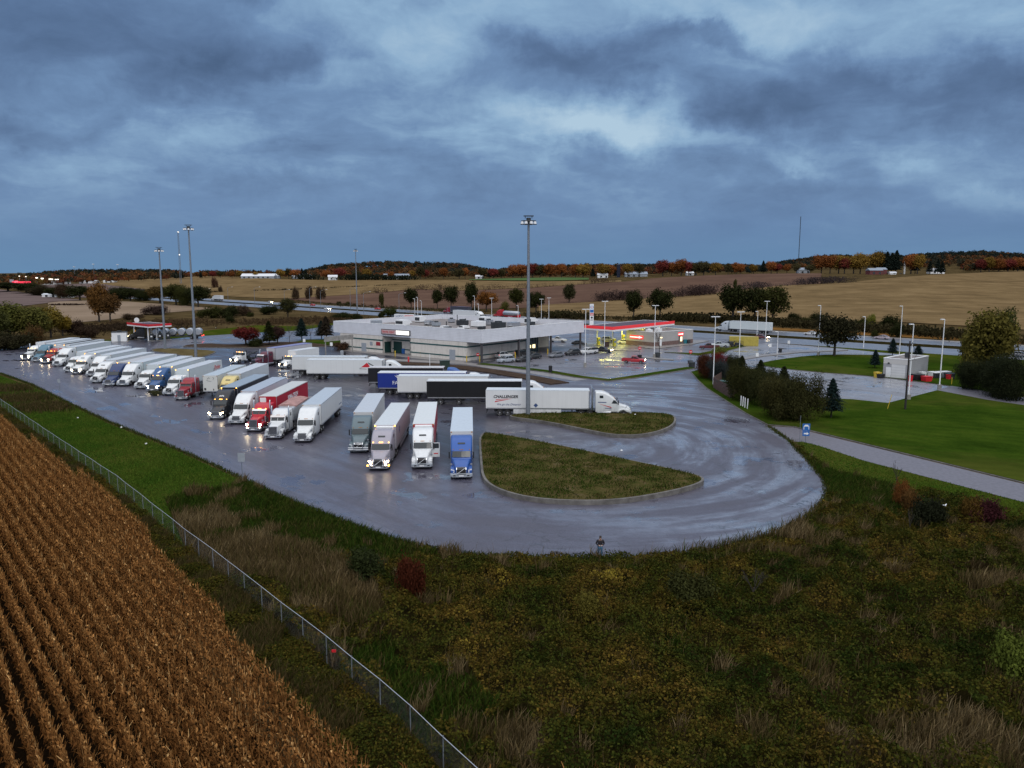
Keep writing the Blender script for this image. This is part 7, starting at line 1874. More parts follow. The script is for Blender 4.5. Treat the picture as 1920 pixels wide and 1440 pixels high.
for i, (px, py, top, w_, lb) in enumerate([(505, 590, 572, 34, 'dark bush left of the tall olive bush'), (430, 596, 574, 44, 'dark bush under the left street lamps'), (395, 596, 576, 50, 'dark bush at the left end of the highway verge'), (455, 592, 572, 36, 'brownish dark bush on the scrub verge'), (640, 600, 585, 34, 'dark shrub before the distant mast foot'), (665, 601, 588, 30, 'dark shrub right of the distant mast foot'), (432, 606, 594, 18, 'small dark scrub bush on the rough grass'), (470, 594, 585, 14, 'tiny scrub bush beside the small one'),
                                           (732, 594, 576, 26, 'green bush behind the left roof edge'), (715, 596, 584, 18, 'small dark bush left of the green one behind the roof'), (290, 590, 573, 46, 'grey brown thicket behind the tall mast tip'), (250, 600, 588, 40, 'brown thicket above the diesel canopy'), (160, 634, 612, 40, 'dark red brown thicket left of the kiosk'), (252, 634, 618, 14, 'yellow shrub at the canopy\'s left end')]):
    plant_px('bush', lb, 'bush', px, py, top, w_, 'bush', i % 4, [DG, DG, DG2, BROWN, DG, DG, DG, DG2, (.035, .045, .014), DG, (.045, .030, .026), BROWN, (.035, .022, .014), YG][i], 'scrub bushes between highway and lot', 0, False)
# big mixed thicket at the far left
for i, (px, py, top, w_, k, col, lb) in enumerate([(20, 640, 566, 84, 'tall', (.075, .078, .018), 'tall green willow at the far left edge'), (62, 640, 572, 70, 'tall', (.085, .082, .020), 'green willow second from the left edge'), (-20, 650, 570, 80, 'tall', (.055, .058, .016), 'willow cut by the left frame edge'), (96, 634, 576, 54, 'round', (.13, .095, .018), 'yellowing tree in the left thicket'), (118, 630, 590, 40, 'round', (.17, .115, .018), 'gold leaved tree at the right of the left thicket'),
    (140, 628, 600, 34, 'bush', (.030, .018, .012), 'dark brown bush right of the gold leaved tree'), (62, 650, 612, 40, 'bush', (.075, .042, .016), 'rusty low bush before the willows'), (30, 654, 622, 70, 'bush', (.024, .022, .010), 'dark low thicket at the lot edge'), (8, 656, 628, 60, 'bush', (.028, .024, .012), 'dark low thicket at the left frame edge')]):
    plant_px('thicket_tree', lb, 'tree', px, py, top, w_, k, i % 4, col, 'trees of the left thicket', 0, False)
plant_px('willow', 'big leaning orange tree at the left beyond the scrub', 'tree', 186, 604, 531, 44, 'tall', 3, (.125, .062, .018), None, 0, False)
plant_px('willow', 'lower orange brown crown right of the big leaning orange tree', 'tree', 207, 604, 551, 46, 'round', 0, (.095, .050, .018), None, 0, False)
for i, (px, py, top, w_, col, lb) in enumerate([(270, 562, 541, 34, DG, 'dark tree at the left end of the far round row'), (300, 566, 536, 36, (.07, .045, .014), 'tree with orange side in the far round row'), (330, 570, 534, 34, DG2, 'tall round tree in the far round row'), (350, 571, 538, 34, DG2, 'round tree beside the tall one in the far round row'), (372, 574, 537, 36, DG, 'dark tree at the right end of the far round row'), (245, 562, 541, 30, DG, 'dark low tree left of the far round row'),
                                                (120, 558, 534, 26, (.045, .028, .016), 'reddish dark tree by the far left farm road'), (150, 562, 536, 32, DG, 'dark tree left of the orange one'), (50, 548, 531, 40, DG, 'dark tree in the far left hedge'), (80, 552, 536, 36, (.03, .024, .012), 'brownish tree in the far left hedge'), (15, 545, 530, 44, DG, 'dark tree at the left frame edge hedge'), (100, 556, 540, 24, DG, 'small dark tree right in the far left hedge'), (218, 560, 540, 36, DG, 'dark tree just right behind the orange one')]):
    plant_px('far_tree', lb, 'tree', px, py + 2, top - 1, w_ * 1.45, 'hedge' if i % 3 == 0 else 'round', i % 5, col, 'dark trees of the far left rows')

# ------------------------------------------------------------------ the ridge: trees one can tell apart, woods behind them
RT = 'autumn trees along the ridge'
rr_ = random.Random(3)
def ridge(px, d, hm, wm, col, kind, name='ridge_tree', lb=None, cat='tree'):
    x, y = at(px, d); plant(name, lb, cat, (x, y, Hs(x, y) - .3), kind, rr_.randrange(4), hm, wm, col, RT)
RC = {'rust orange tree in the ridge row': (.20, .072, .022), 'dark red tree in the ridge row': (.13, .028, .022), 'golden tree in the ridge row': (.19, .115, .025), 'olive brown tree in the ridge row': (.055, .046, .020)}
seq = list(RC)
for px, d, hm in [(390, 1010, 8), (404, 1010, 9), (418, 1010, 9), (440, 1000, 8), (455, 1005, 9), (484, 1000, 8), (530, 985, 12), (545, 990, 13), (558, 985, 12), (615, 980, 11), (640, 980, 13), (672, 985, 11), (690, 990, 12), (735, 985, 9), (775, 985, 11), (790, 980, 14), (800, 985, 12), (833, 980, 14), (862, 980, 13), (873, 985, 12), (905, 975, 12), (925, 970, 13), (940, 975, 12), (962, 960, 17), (978, 965, 17), (998, 960, 18), (1012, 960, 17), (1030, 955, 16), (1052, 955, 17), (1078, 950, 16), (1092, 945, 18),
                   (1130, 925, 15), (1142, 930, 14), (1175, 900, 14), (1196, 900, 14), (1240, 880, 17), (1256, 880, 15), (1274, 875, 16), (1288, 870, 14), (1300, 870, 14), (1316, 865, 14), (1338, 860, 13), (1361, 850, 12), (1376, 850, 12), (1384, 850, 12), (1408, 845, 11), (1441, 820, 12), (1452, 820, 11), (1470, 815, 10), (1488, 810, 11), (1513, 800, 10), (1534, 800, 13), (1550, 795, 13), (1566, 795, 14), (1577, 790, 11), (1594, 790, 13), (1606, 790, 14), (1636, 790, 15), (1648, 795, 14), (1700, 780, 12), (1712, 775, 13), (1830, 900, 15), (1845, 900, 16), (1862, 900, 15), (1880, 900, 16), (1898, 900, 15), (1915, 900, 16)]:
    lb = seq[rr_.choices((0, 1, 2, 3), (5, 2, 2, 2))[0]]
    if px in (1594, 1606, 1566): lb = 'golden tree in the ridge row'
    hm *= 1.55 if 1525 < px < 1730 else 1.10 if px > 1120 else 1.1
    c = RC[lb]; v = rr_.uniform(.8, 1.2); ridge(px, d, hm * rr_.uniform(.9, 1.1), hm * rr_.uniform(.8, 1.15), tuple(q * v for q in c), 'round', lb=lb)
for px, d, hm in [(570, 990, 14), (577, 985, 13), (918, 985, 14), (1426, 835, 15), (1655, 785, 17), (1664, 785, 16), (1672, 785, 18), (1735, 770, 10), (1750, 768, 11), (1758, 768, 10), (1708, 800, 15), (310, 1005, 12), (318, 1005, 12), (336, 1005, 13), (346, 1005, 12), (382, 1005, 9), (1152, 930, 12), (1110, 930, 13)]:
    if 1640 < px < 1770: hm *= 1.35
    ridge(px, d, hm, hm * .62, (.014, .020, .016), 'cone', 'ridge_conifer', 'dark conifer in the ridge row', 'conifer')
LMK = [(490, 'the first long white barn'), (627, 'the white farmhouse on the ridge'), (761, 'the grey blue barns'), (899, 'the small white ridge house'), (1157, 'the dark silo'), (1290, 'the white house glimpsed on the ridge'), (1490, 'the thin radio mast'), (1638, 'the red barns'), (1688, 'the slim white silo'), (1746, 'the barn behind the conifers')]
ORD = ['', 'second ', 'third ', 'fourth ', 'fifth ', 'sixth ', 'seventh ', 'eighth ', 'ninth ', 'tenth ', 'eleventh ', 'twelfth ', 'thirteenth ']
cnt = {}
for o in [o for o in COL.objects if o.get('group') == RT]:
    o['px'] = 960 + F_PX * o.location.x / o.location.y
for o in sorted([o for o in COL.objects if o.get('group') == RT], key=lambda q: min(abs(q['px'] - m[0]) for m in LMK)):
    m = min(LMK, key=lambda q: abs(q[0] - o['px'])); side = 'left' if o['px'] < m[0] else 'right'; kind = o['label'].replace(' in the ridge row', '')
    k = cnt.get((m, side, kind), 0); cnt[(m, side, kind)] = k + 1
    o['label'] = ('%s%s to the %s of %s' % (ORD[min(k, 12)], kind, side, m[1])).strip(); del o['px']
def woods():
    r = np.random.default_rng(21); T = []
    for px0, px1, d0, d1, n in [(90, 345, 960, 1650, 520), (-80, 110, 900, 1500, 160), (380, 590, 1060, 1500, 160), (575, 930, 1010, 1700, 900), (930, 1130, 980, 1700, 520), (1130, 1440, 930, 1700, 700), (1430, 1960, 1050, 1720, 1500), (1800, 1980, 905, 1000, 150), (330, 480, 1030, 1100, 60), (-1400, -90, 900, 1300, 700), (1985, 3300, 950, 1500, 900)]:
        px = r.uniform(px0, px1, n); d = d0 + (d1 - d0) * r.random(n)
        T.append(np.stack([(px - 960) / F_PX * d, d], 1))
    T = np.concatenate(T); z = H(T[:, 0], T[:, 1]); n = len(T)
    hm = r.uniform(8, 14, n); k = 46; m = n * k
    idx = np.repeat(np.arange(n), k)
    d = r.normal(size=(m, 3)); d /= np.linalg.norm(d, axis=1, keepdims=True); d[:, 2] = np.abs(d[:, 2]) * 1.0 - .25
    rad = .55 + .5 * r.random(m)
    C = np.stack([T[idx, 0] + d[:, 0] * rad * hm[idx] * .48, T[idx, 1] + d[:, 1] * rad * hm[idx] * .48, z[idx] + hm[idx] * (.42 + .55 * d[:, 2] * rad)], 1)
    V, Fc = quads_at(C, d + r.normal(size=(m, 3)) * .4, 2.6 * (.6 + .8 * r.random(m)), .8, r)
    patch = np.array([mnoise.noise(Vector((x * .006, y * .004, 0))) for x, y in T])
    hue = np.clip(.46 - .16 * (T[:, 0] / T[:, 1] > .3) + patch * .45 - np.clip((T[:, 1] - 1100) / 450, 0, 1) * .38 + r.normal(0, .2, n), 0, 1)
    tag(link('woodland', fast_mesh('woodland', V, Fc, [WOODS], np.clip(r.random(m) * .6 + .15, 0, 1), hue[idx])), 'autumn woods covering the far ridge', 'woods', kind='stuff')
woods()
def scrub_line(name, label, pts, n, hmin, hmax, col, bare=True, spread=3.0, seed=1):
    """hedgerow of countless thin bare stems along a field edge"""
    r = np.random.default_rng(seed); P = np.array([gh(*q) for q in pts]); seg = np.linalg.norm(np.diff(P, axis=0), axis=1); cum = np.concatenate([[0], np.cumsum(seg)])
    s = r.random(n) * cum[-1]; x = np.interp(s, cum, P[:, 0]) + r.normal(0, spread, n); y = np.interp(s, cum, P[:, 1]) + r.normal(0, spread, n)
    cl = .5 + .5 * np.sin(s * .06 + 3 * np.sin(s * .021)); keep = r.random(n) < .25 + .75 * cl; x, y, cl = x[keep], y[keep], cl[keep]; n = len(x)
    z = H(x, y); h = r.uniform(hmin, hmax, n) * (.5 + .8 * cl); k = 16
    idx = np.repeat(np.arange(n), k); m = n * k
    d = r.normal(size=(m, 3)); d[:, 2] = np.abs(d[:, 2])
    f = r.random(m) ** .7
    C = np.stack([x[idx] + d[:, 0] * .42 * h[idx] * f, y[idx] + d[:, 1] * .42 * h[idx] * f, z[idx] + h[idx] * f * .95], 1)
    Nn = r.normal(size=(m, 3)); Nn[:, 2] *= .3
    V, Fc = quads_at(C, Nn, h[idx] * .34, .16 if bare else .7, r)
    o = link(name, fast_mesh(name, V, Fc, [LEAF], r.random(m) * .7), color=col); tag(o, label, 'hedgerow', kind='stuff')
scrub_line('hedgerow_scrub', 'bare purplish hedgerow scrub along the upper stubble edge', [(1120, 566), (1253, 559), (1337, 552)], 520, 2.5, 6, (.060, .040, .036), seed=2)
scrub_line('hedgerow_scrub', 'bare purplish hedgerow scrub below the right ridge farm', [(1390, 545), (1428, 541), (1500, 535), (1600, 530)], 420, 2.5, 5, (.055, .042, .044), seed=3)
scrub_line('hedgerow_scrub', 'thin bare hedgerow stems along the middle field edge', [(682, 553), (780, 544), (864, 546), (989, 541), (1104, 533), (1170, 529)], 420, 2, 5, (.060, .036, .028), seed=4)
scrub_line('hedgerow_scrub', 'low brown hedge line across the left stubble', [(375, 550), (540, 544.5), (660, 539), (780, 533)], 420, .8, 1.6, (.045, .036, .020), False, 1.0, 5)
scrub_line('hedgerow_scrub', 'dark rough growth along the far highway verge', [(1000, 596), (1200, 600), (1400, 606), (1600, 619), (1800, 634), (1950, 648)], 1700, 1.0, 3.2, (.040, .034, .015), False, 5.0, 6)
scrub_line('hedgerow_scrub', 'brown rough growth at the foot of the ploughed field', [(540, 567), (700, 577), (860, 586), (1000, 594)], 500, .6, 1.8, (.05, .042, .02), False, 4.0, 7)
scrub_line('hedgerow_scrub', 'dark tree line strung along the left ridge farms', [(560, 524), (640, 525), (700, 525), (780, 525)], 300, 3, 6, (.02, .024, .014), False, 4.0, 8)
scrub_line('hedgerow_scrub', 'low dark growth along the pale stubble left', [(90, 573), (140, 573), (180, 571)], 200, .6, 1.3, (.03, .016, .012), False, .8, 9)
scrub_line('hedgerow_scrub', 'rough brown scrub field left of the pines', [(250, 612), (330, 606), (420, 606), (520, 606), (620, 602)], 2600, .5, 1.5, (.090, .058, .030), False, 10.0, 10)
scrub_line('hedgerow_scrub', 'rough dark scrub behind the diesel canopy', [(140, 622), (200, 618), (260, 616), (330, 614)], 1500, .5, 1.7, (.045, .030, .018), False, 7.0, 11)

# ------------------------------------------------------------------ farms and the far settlement
def farm(label, px, d, w_, l_, h_, wall, roof, rz=0.0, rise=.28, name='barn', z=0.0, group='farm buildings on the ridge'):
    x, y = at(px, d); t = thing(name, label, 'barn' if name == 'barn' else 'house', (x, y, Hs(x, y) + z - .2), rz, group)
    b = MB(); b.box(-w_ / 2, w_ / 2, -l_ / 2, l_ / 2, 0, h_); b.build('wall', wall, t)
    rz_ = l_ * rise; b = MB(); o = .4
    b.add([(-w_ / 2 - o, -l_ / 2 - o, h_), (w_ / 2 + o, -l_ / 2 - o, h_), (w_ / 2 + o, 0, h_ + rz_), (-w_ / 2 - o, 0, h_ + rz_), (-w_ / 2 - o, l_ / 2 + o, h_), (w_ / 2 + o, l_ / 2 + o, h_)], [(0, 1, 2, 3), (3, 2, 5, 4), (0, 3, 4), (1, 5, 2), (0, 4, 5, 1)]); b.build('roof', roof, t)
    for k in range(max(2, int(w_ / 7))): q = -w_ / 2 + 3 + k * 6; b = MB(); b.box(q, q + 2.2, -l_ / 2 - .06, -l_ / 2, .6, min(h_ - .4, 2.6)); b.build('door', DARKM, t)
SILV = simple('pale_barn_roof', (.62, .64, .68), .5); GRB = simple('grey_barn_roof', (.22, .26, .32), .6); RBARN = simple('red_barn_boards', (.12, .03, .03), .7)
farm('long low white roofed barn on the left ridge', 490, 1000, 42, 12, 3, GREYM, SILV); farm('second long white roofed barn right of the first on the left ridge', 512, 1015, 22, 10, 3.5, GREYM, SILV); farm('white roofed barn behind the left ridge conifers', 571, 1020, 24, 12, 3, GREYM, SILV)
farm('white farmhouse among dark bushes on the left ridge', 627, 960, 11, 8, 4, WHITE, SILV, .2, name='farmhouse'); farm('grey blue barn below the left woods', 738, 1000, 22, 10, 4, GREYM, GRB); farm('grey blue barn beside the woods, the right one', 761, 1000, 14, 10, 4, GREYM, GRB); farm('small white shed high before the left woods', 701, 1090, 8, 5, 2.5, WHITE, SILV)
farm('pale barn right of the dark silo', 1190, 930, 26, 10, 3.5, GREYM, GRB); farm('white house left of the dark silo', 1128, 925, 12, 8, 3.5, WHITE, SILV, name='farmhouse'); farm('small white house between the ridge trees', 899, 990, 9, 7, 3, WHITE, SILV, name='farmhouse'); farm('grey house near the right ridge, behind rust trees', 1500, 830, 12, 8, 4, GREYM, GRB, name='farmhouse'); farm('white house glimpsed behind ridge trees right of centre', 1290, 890, 8, 6, 3, WHITE, SILV, name='farmhouse')
farm('red boarded barn with grey roof on the right ridge', 1632, 760, 13, 8, 4.0, RBARN, GRB, .1); farm('second red boarded barn right of the first on the right ridge', 1644, 768, 9, 7, 4.6, RBARN, GRB, .1); farm('low white shed at the red barns', 1666, 762, 6, 4, 1.6, WHITE, SILV); farm('white roofed barn behind the right ridge conifers', 1746, 790, 14, 8, 3.4, WHITE, SILV)
def silo(label, px, d, r, ztop, m):
    x, y = at(px, d); z = Hs(x, y); t = thing('silo', label, 'silo', (x, y, z)); h = ztop - z
    b = MB(); b.tube([(0, 0, 0), (0, 0, h - 1)], r, 14); b.build('drum', m, t, 40); b = MB(); b.tube([(0, 0, h - 1), (0, 0, h - .4), (0, 0, h)], [r * 1.02, r * .7, r * .1], 14); b.build('cap', m, t, 40)
silo('tall dark blue silo on the middle ridge', 1157.5, 915, 2.0, 22.3 + 15 * 915 / F_PX, simple('dark_blue_silo', (.010, .014, .035), .4)); silo('slim white silo on the right ridge', 1688, 800, .8, 22.3 + 20 * 800 / F_PX, WHITE)
# settlement at the far left
ST = 'buildings of the far left settlement'
for i, (px, d, w_, h_, lb) in enumerate([(105, 1010, 20, 3, 'low pale building in the far settlement, leftmost'), (130, 1000, 9, 3, 'tiny pale building in the far settlement'), (170, 1000, 16, 3.5, 'long pale building in the far settlement, right of the lights'), (185, 1010, 8, 3, 'small pale building at the right end of the settlement'), (213, 1010, 14, 2.4, 'pale low building beyond the settlement'), (98, 700, 9, 2.6, 'white roofed farm shed by the far left hedge'), (132, 690, 8, 2.4, 'white roofed farm shed right of the first one')]):
    farm(lb, px, d, w_, 8, h_, WHITE, SILV, 0, .12, 'settlement_house', group=ST)
x, y = at(30, 905); t = thing('settlement_sign', 'pale tall sign board beside the red lit station in the far settlement', 'sign', (x, y, Hs(x, y))); b = MB(); b.box(-2.2, 2.2, -.3, .3, 4, 10).box(-.3, .3, -.3, .3, 0, 4); b.build('board', GREYM, t)
x, y = at(48, 905); t = thing('lit_station', 'red glowing station canopy in the far left settlement', 'station', (x, y, Hs(x, y) + 1)); b = MB(); b.box(-9, 9, -3, 3, 4.2, 6.2); b.build('canopy', emit('far_red_glow', (1, .05, .10), 1.0), t); b = MB(); b.box(-8, 2, -2, 2, .5, 4.2); b.build('wall', WHITE, t); b = MB(); b.box(-6, -2, -3.3, -3.0, 1.5, 7.0); b.build('totem', emit('far_red_totem', (1, .10, .15), 1.5), t)
LG_ = 'lamps of the far left settlement'
for i, (px, py, s) in enumerate(((45, 518, .5), (57, 519, .5), (77, 521.5, 1.0), (87, 523, 1.2), (84, 525, .8), (101, 524, 1.0), (105, 524.3, 1.0), (112, 524.3, .7), (116, 524.2, .7))):
    d = 950; x, y = at(px, d); z = CAM_H - (py - HOR) * d / F_PX; z0 = Hs(x, y); t = thing('settlement_lamp', ORD[i] + ['', 'glowing lamp right of the red lit settlement station'][1] if i else 'glowing lamp nearest the red lit settlement station', 'lamp', (x, y, z0), 0, LG_)
    b = MB(); b.tube([(0, 0, 0), (0, 0, z - z0)], .12, 4); b.build('post', GREYM, t); b = MB(); b.box(-s, s, -.5, .5, z - z0, z - z0 + s * 1.1); b.build('bulb', TOWN_LIT, t)

# ------------------------------------------------------------------ standing maize
def maize():
    r = np.random.default_rng(5)
    edge = np.array([g(*q, 2.1) for q in [(-60, 742), (0, 775), (115, 853), (198, 913), (273, 982), (336, 1062), (401, 1118), (485, 1220), (554, 1300), (656, 1395), (700, 1440)]])
    p0, p1 = edge[1], edge[-1]; u = (p1 - p0) / np.linalg.norm(p1 - p0); nrm = np.array([-u[1], u[0]])
    if nrm[0] > 0: nrm = -nrm
    L = np.linalg.norm(p1 - p0); P = []
    for k in range(-9, 86):
        c = p0 + nrm * (k * .86); s = np.arange(-30, L + 26, .165); s = s + r.normal(0, .05, len(s))
        q = c + u * s[:, None] + nrm * r.normal(0, .025, (len(s), 1)); P.append(q)
    P = np.concatenate(P)
    # keep what the frame could see, with a margin for a step aside
    cy = P[:, 1] * LC + 20.3 * LS; cz = -20.3 * LC + P[:, 1] * LS
    px = 960 + F_PX * P[:, 0] / cy; py = 720 - F_PX * cz / cy
    ey = np.interp(P[:, 0], edge[:, 0], edge[:, 1])
    ok = (cy > 5) & (px > -260) & (py < 1640) & (P[:, 1] < np.interp(P[:, 0], edge[:, 0], edge[:, 1] + r.normal(0, .01)))
    P = P[ok]; n = len(P)
    hgt = r.normal(1.95, .15, n) * (1 + .10 * np.array([mnoise.noise(Vector((x * .12, y * .12, 0))) for x, y in P]))
    nl = 10; m = n * nl; idx = np.repeat(np.arange(n), nl); li = np.tile(np.arange(nl), n)
    a = (li % 2) * PI + r.normal(0, .55, m) + math.atan2(u[1], u[0]); zb = hgt[idx] * (.12 + .84 * li / nl) + r.normal(0, .05, m)
    ln = r.uniform(.7, 1.25, m) * (.36 - .24 * li / nl); rise = r.uniform(.3, 1.0, m) * (.9 + .3 * li / nl); wd = r.uniform(.032, .066, m)
    dx, dy = np.cos(a), np.sin(a); ox, oy = -dy, dx
    B0 = np.stack([P[idx, 0], P[idx, 1], zb], 1); M = B0 + np.stack([dx * ln * .42, dy * ln * .42, ln * rise * .8], 1); T = B0 + np.stack([dx * ln * .95, dy * ln * .95, ln * (rise * .8 - r.uniform(-.5, .8, m))], 1)
    O = np.stack([ox, oy, np.zeros(m)], 1) * wd[:, None]
    V = np.stack([B0 - O * .5, B0 + O * .5, M + O, M - O, T + O * .15, T - O * .15], 1).reshape(-1, 3)
    b = np.arange(m)[:, None] * 6; Fc = np.concatenate([b + np.array([[0, 1, 2, 3]]), b + np.array([[3, 2, 4, 5]])])
    # stalk and tassel
    st = []; 
    def blades(B, T, w_):
        d = r.normal(size=(len(B), 3)); d[:, 2] = 0; d /= np.linalg.norm(d, axis=1, keepdims=True); return np.stack([B - d * w_, B + d * w_, T + d * w_ * .5, T - d * w_ * .5], 1).reshape(-1, 3)
    B = np.stack([P[:, 0], P[:, 1], np.zeros(n)], 1); Tp = B + np.stack([r.normal(0, .05, n), r.normal(0, .05, n), hgt], 1)
    V2 = [blades(B, Tp, .022)]
    for _ in range(3): V2.append(blades(Tp - np.array([0, 0, .05]), Tp + np.stack([r.normal(0, .09, n), r.normal(0, .09, n), r.uniform(.10, .30, n)], 1), .018))
    V2 = np.concatenate(V2); F2 = np.arange(len(V2)).reshape(-1, 4) + len(V)
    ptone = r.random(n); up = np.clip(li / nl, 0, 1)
    hue_l = np.clip(.06 + .52 * up ** 1.5 + .2 * ptone[idx] + r.normal(0, .16, m), 0, 1); tone_l = r.random(m) * .75  # bleached tops; darker lower leaves also stand in for shade between rows
    n2 = len(F2)
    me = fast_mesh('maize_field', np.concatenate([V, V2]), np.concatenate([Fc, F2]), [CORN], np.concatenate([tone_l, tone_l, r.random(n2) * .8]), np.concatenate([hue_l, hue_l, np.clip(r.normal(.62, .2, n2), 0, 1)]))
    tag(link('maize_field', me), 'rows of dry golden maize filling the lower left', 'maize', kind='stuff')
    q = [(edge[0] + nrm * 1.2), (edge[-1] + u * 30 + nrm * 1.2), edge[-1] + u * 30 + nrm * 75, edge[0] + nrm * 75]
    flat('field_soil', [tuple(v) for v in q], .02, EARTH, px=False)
    return edge
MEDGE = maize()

# ------------------------------------------------------------------ rough ground in front: grasses and brambles
FENCE_L = [tuple(p) for p in FP]
fore = [tuple(p) for p in EDGE_W[7:]] + [g(1484, 830), g(1560, 884), g(1750, 929), g(1960, 988), (78, 60), (74, 20), (2, 17)] + [FP[-1], FP[-2], FP[-3], FP[-4], FP[-5], FP[-6], FP[-7], FP[-8]] + [g(310, 938), g(370, 920), g(430, 916)]
def sample(poly, n, r, dens=None):
    P = np.array(poly); lo, hi = P.min(0), P.max(0); out = []; c = 0
    while c < n:
        q = lo + (hi - lo) * r.random((n * 2, 2)); q = q[inside(q, poly)]; out.append(q); c += len(q)
    return np.concatenate(out)[:n]
def fbm(P, s, off=0.0):
    return np.array([mnoise.fractal(Vector((x * s + off, y * s - off, off)), 1.0, 2.0, 4) for x, y in P])
def grid_fbm(P, s, off):
    """fractal noise on a grid, looked up bilinearly"""
    lo = P.min(0) - 1; hi = P.max(0) + 1; st = .5; nx = int((hi[0] - lo[0]) / st) + 2; ny = int((hi[1] - lo[1]) / st) + 2
    gx = lo[0] + st * np.arange(nx); gy = lo[1] + st * np.arange(ny)
    G = np.array([[mnoise.fractal(Vector((x * s + off, y * s - off, off)), 1.0, 2.0, 4) for y in gy] for x in gx])
    i = (P[:, 0] - lo[0]) / st; j = (P[:, 1] - lo[1]) / st; i0 = i.astype(int); j0 = j.astype(int); fi = i - i0; fj = j - j0
    return (G[i0, j0] * (1 - fi) * (1 - fj) + G[i0 + 1, j0] * fi * (1 - fj) + G[i0, j0 + 1] * (1 - fi) * fj + G[i0 + 1, j0 + 1] * fi * fj)
def patch(P, px, py, r_, k=1.0):
    c = np.array(g(px, py)); return k * np.exp(-((P - c) ** 2).sum(1) / (r_ * r_))
def blade_mesh(name, P, h, w_, lean, hue, tone, mat_, r, z0=None):
    n = len(P); a = r.random(n) * 6.28; ln = np.stack([np.cos(a), np.sin(a)], 1) * lean[:, None] + np.array([.12, -.05]) * h[:, None]
    b = r.random(n) * 6.28; o = np.stack([np.cos(b), np.sin(b), np.zeros(n)], 1) * w_[:, None]
    z0 = np.zeros(n) if z0 is None else z0
    B = np.stack([P[:, 0], P[:, 1], z0], 1); M = B + np.concatenate([ln * .35, (h * .6)[:, None]], 1); T = B + np.concatenate([ln, (h * .98)[:, None]], 1)
    V = np.stack([B - o, B + o, M + o * .8, M - o * .8, T + o * .15, T - o * .15], 1).reshape(-1, 3); q = np.arange(n)[:, None] * 6
    return fast_mesh(name, V, np.concatenate([q + np.array([[0, 1, 2, 3]]), q + np.array([[3, 2, 4, 5]])]), [mat_], np.concatenate([tone, tone]), np.concatenate([hue, hue]))
def foreground():
    r = np.random.default_rng(9)
    P = sample(fore, 420000, r)
    n1 = grid_fbm(P, .10, 3.3); n2 = grid_fbm(P, .35, 9.1); n3 = grid_fbm(P, .06, 17.0)
    # where the dry reeds stand, where the green grass shows, and where brambles mound up
    n4 = grid_fbm(P, .55, 90.0); reed = .04 + n1 * .45 + n2 * .12 + np.maximum(0, n4 - .22) * 2.6 + patch(P, 400, 975, 4, .7) + patch(P, 540, 1060, 5, .7) + patch(P, 640, 1110, 4, .65) + patch(P, 700, 1170, 3, .5) + patch(P, 800, 1330, 2.5, .8) + patch(P, 1000, 1210, 2.2, .7) + patch(P, 910, 1115, 1.8, .8) + patch(P, 1430, 1400, 2.0, .7) + patch(P, 1690, 1400, 3.2, .6) + patch(P, 1840, 1400, 3.2, .6) + patch(P, 1870, 1090, 3, .55) + patch(P, 1540, 1290, 2.5, .6) + patch(P, 950, 1400, 3, .6) + patch(P, 1470, 1000, 2.2, .4)
    green = .0 + n3 * .6 + np.maximum(0, -n4 - .30) * 1.6 + n2 * .15 + patch(P, 570, 985, 6, .95) + patch(P, 670, 1015, 5, .8) + patch(P, 480, 945, 5, .7) + patch(P, 760, 1040, 4, .55) + np.maximum(0, n2 - .1) * .6 + patch(P, 760, 1180, 2.5, .6) + patch(P, 690, 1240, 2.2, .6) + patch(P, 860, 1330, 3, .7) + patch(P, 1620, 920, 5, .6) + patch(P, 1750, 960, 5, .5) + patch(P, 1560, 890, 5, .8) + patch(P, 900, 1060, 3, .45) + patch(P, 1180, 1090, 3, .35) + patch(P, 1880, 1010, 5, .4)
    bram = .42 + n2 * .45 + patch(P, 1000, 1130, 9, .35) + patch(P, 1200, 1250, 9, .30) + patch(P, 1600, 1200, 12, .25) - patch(P, 480, 1000, 9, .8) - patch(P, 390, 935, 9, 1.2) - patch(P, 480, 930, 6, .8)
    lab = np.argmax(np.stack([reed, green, bram + .0 * r.random(len(P))]), 0)
    dist = np.hypot(P[:, 0], P[:, 1])
    # reeds
    A = P[lab == 0]; A = A[r.random(len(A)) < .9]; n = len(A)
    hn = grid_fbm(A, .25, 5.0)
    h = np.clip(r.normal(.85, .2, n) + hn * .35, .3, 1.7); hue = np.clip(r.normal(.68, .14, n) + grid_fbm(A, .2, 1.0) * .28, .1, 1)
    tag(link('tall_dry_grass', blade_mesh('tall_dry_grass', A, h, np.full(n, .026), h * r.uniform(.15, .5, n), hue, r.random(n) * .8, REED, r)), 'tall straw coloured dry grass in the rough foreground', 'dry grass', kind='stuff')
    # green grass
    A = P[lab == 1]; n = len(A); h = np.clip(r.normal(.46, .15, n), .15, .95); hue = np.clip(r.normal(.21, .13, n) + grid_fbm(A, .3, 2.0) * .15, 0, .6)
    tag(link('green_grass', blade_mesh('green_grass', A, h, np.full(n, .035), h * r.uniform(.3, .8, n), hue, r.random(n) * .75, REED, r)), 'matted green grass in the rough foreground', 'grass', kind='stuff')
    # brambles: leaves carried on a mounded surface
    A = P[lab == 2]; A = np.concatenate([A, A + r.normal(0, .15, A.shape)]); n = len(A)
    def mound(Q): return np.clip(.75 + grid_fbm(Q, .33, 31.0) * 1.5 + grid_fbm(Q, .9, 12.0) * .9, .08, 2.6)
    md = mound(A); gx = (mound(A + [.25, 0]) - md) / .25; gy = (mound(A + [0, .25]) - md) / .25
    edge_d = np.min(np.hypot(A[:, None, 0] - np.array(EDGE_W)[None, 7:, 0], A[:, None, 1] - np.array(EDGE_W)[None, 7:, 1]), 1); md *= np.clip(.25 + edge_d / 9, .25, 1)
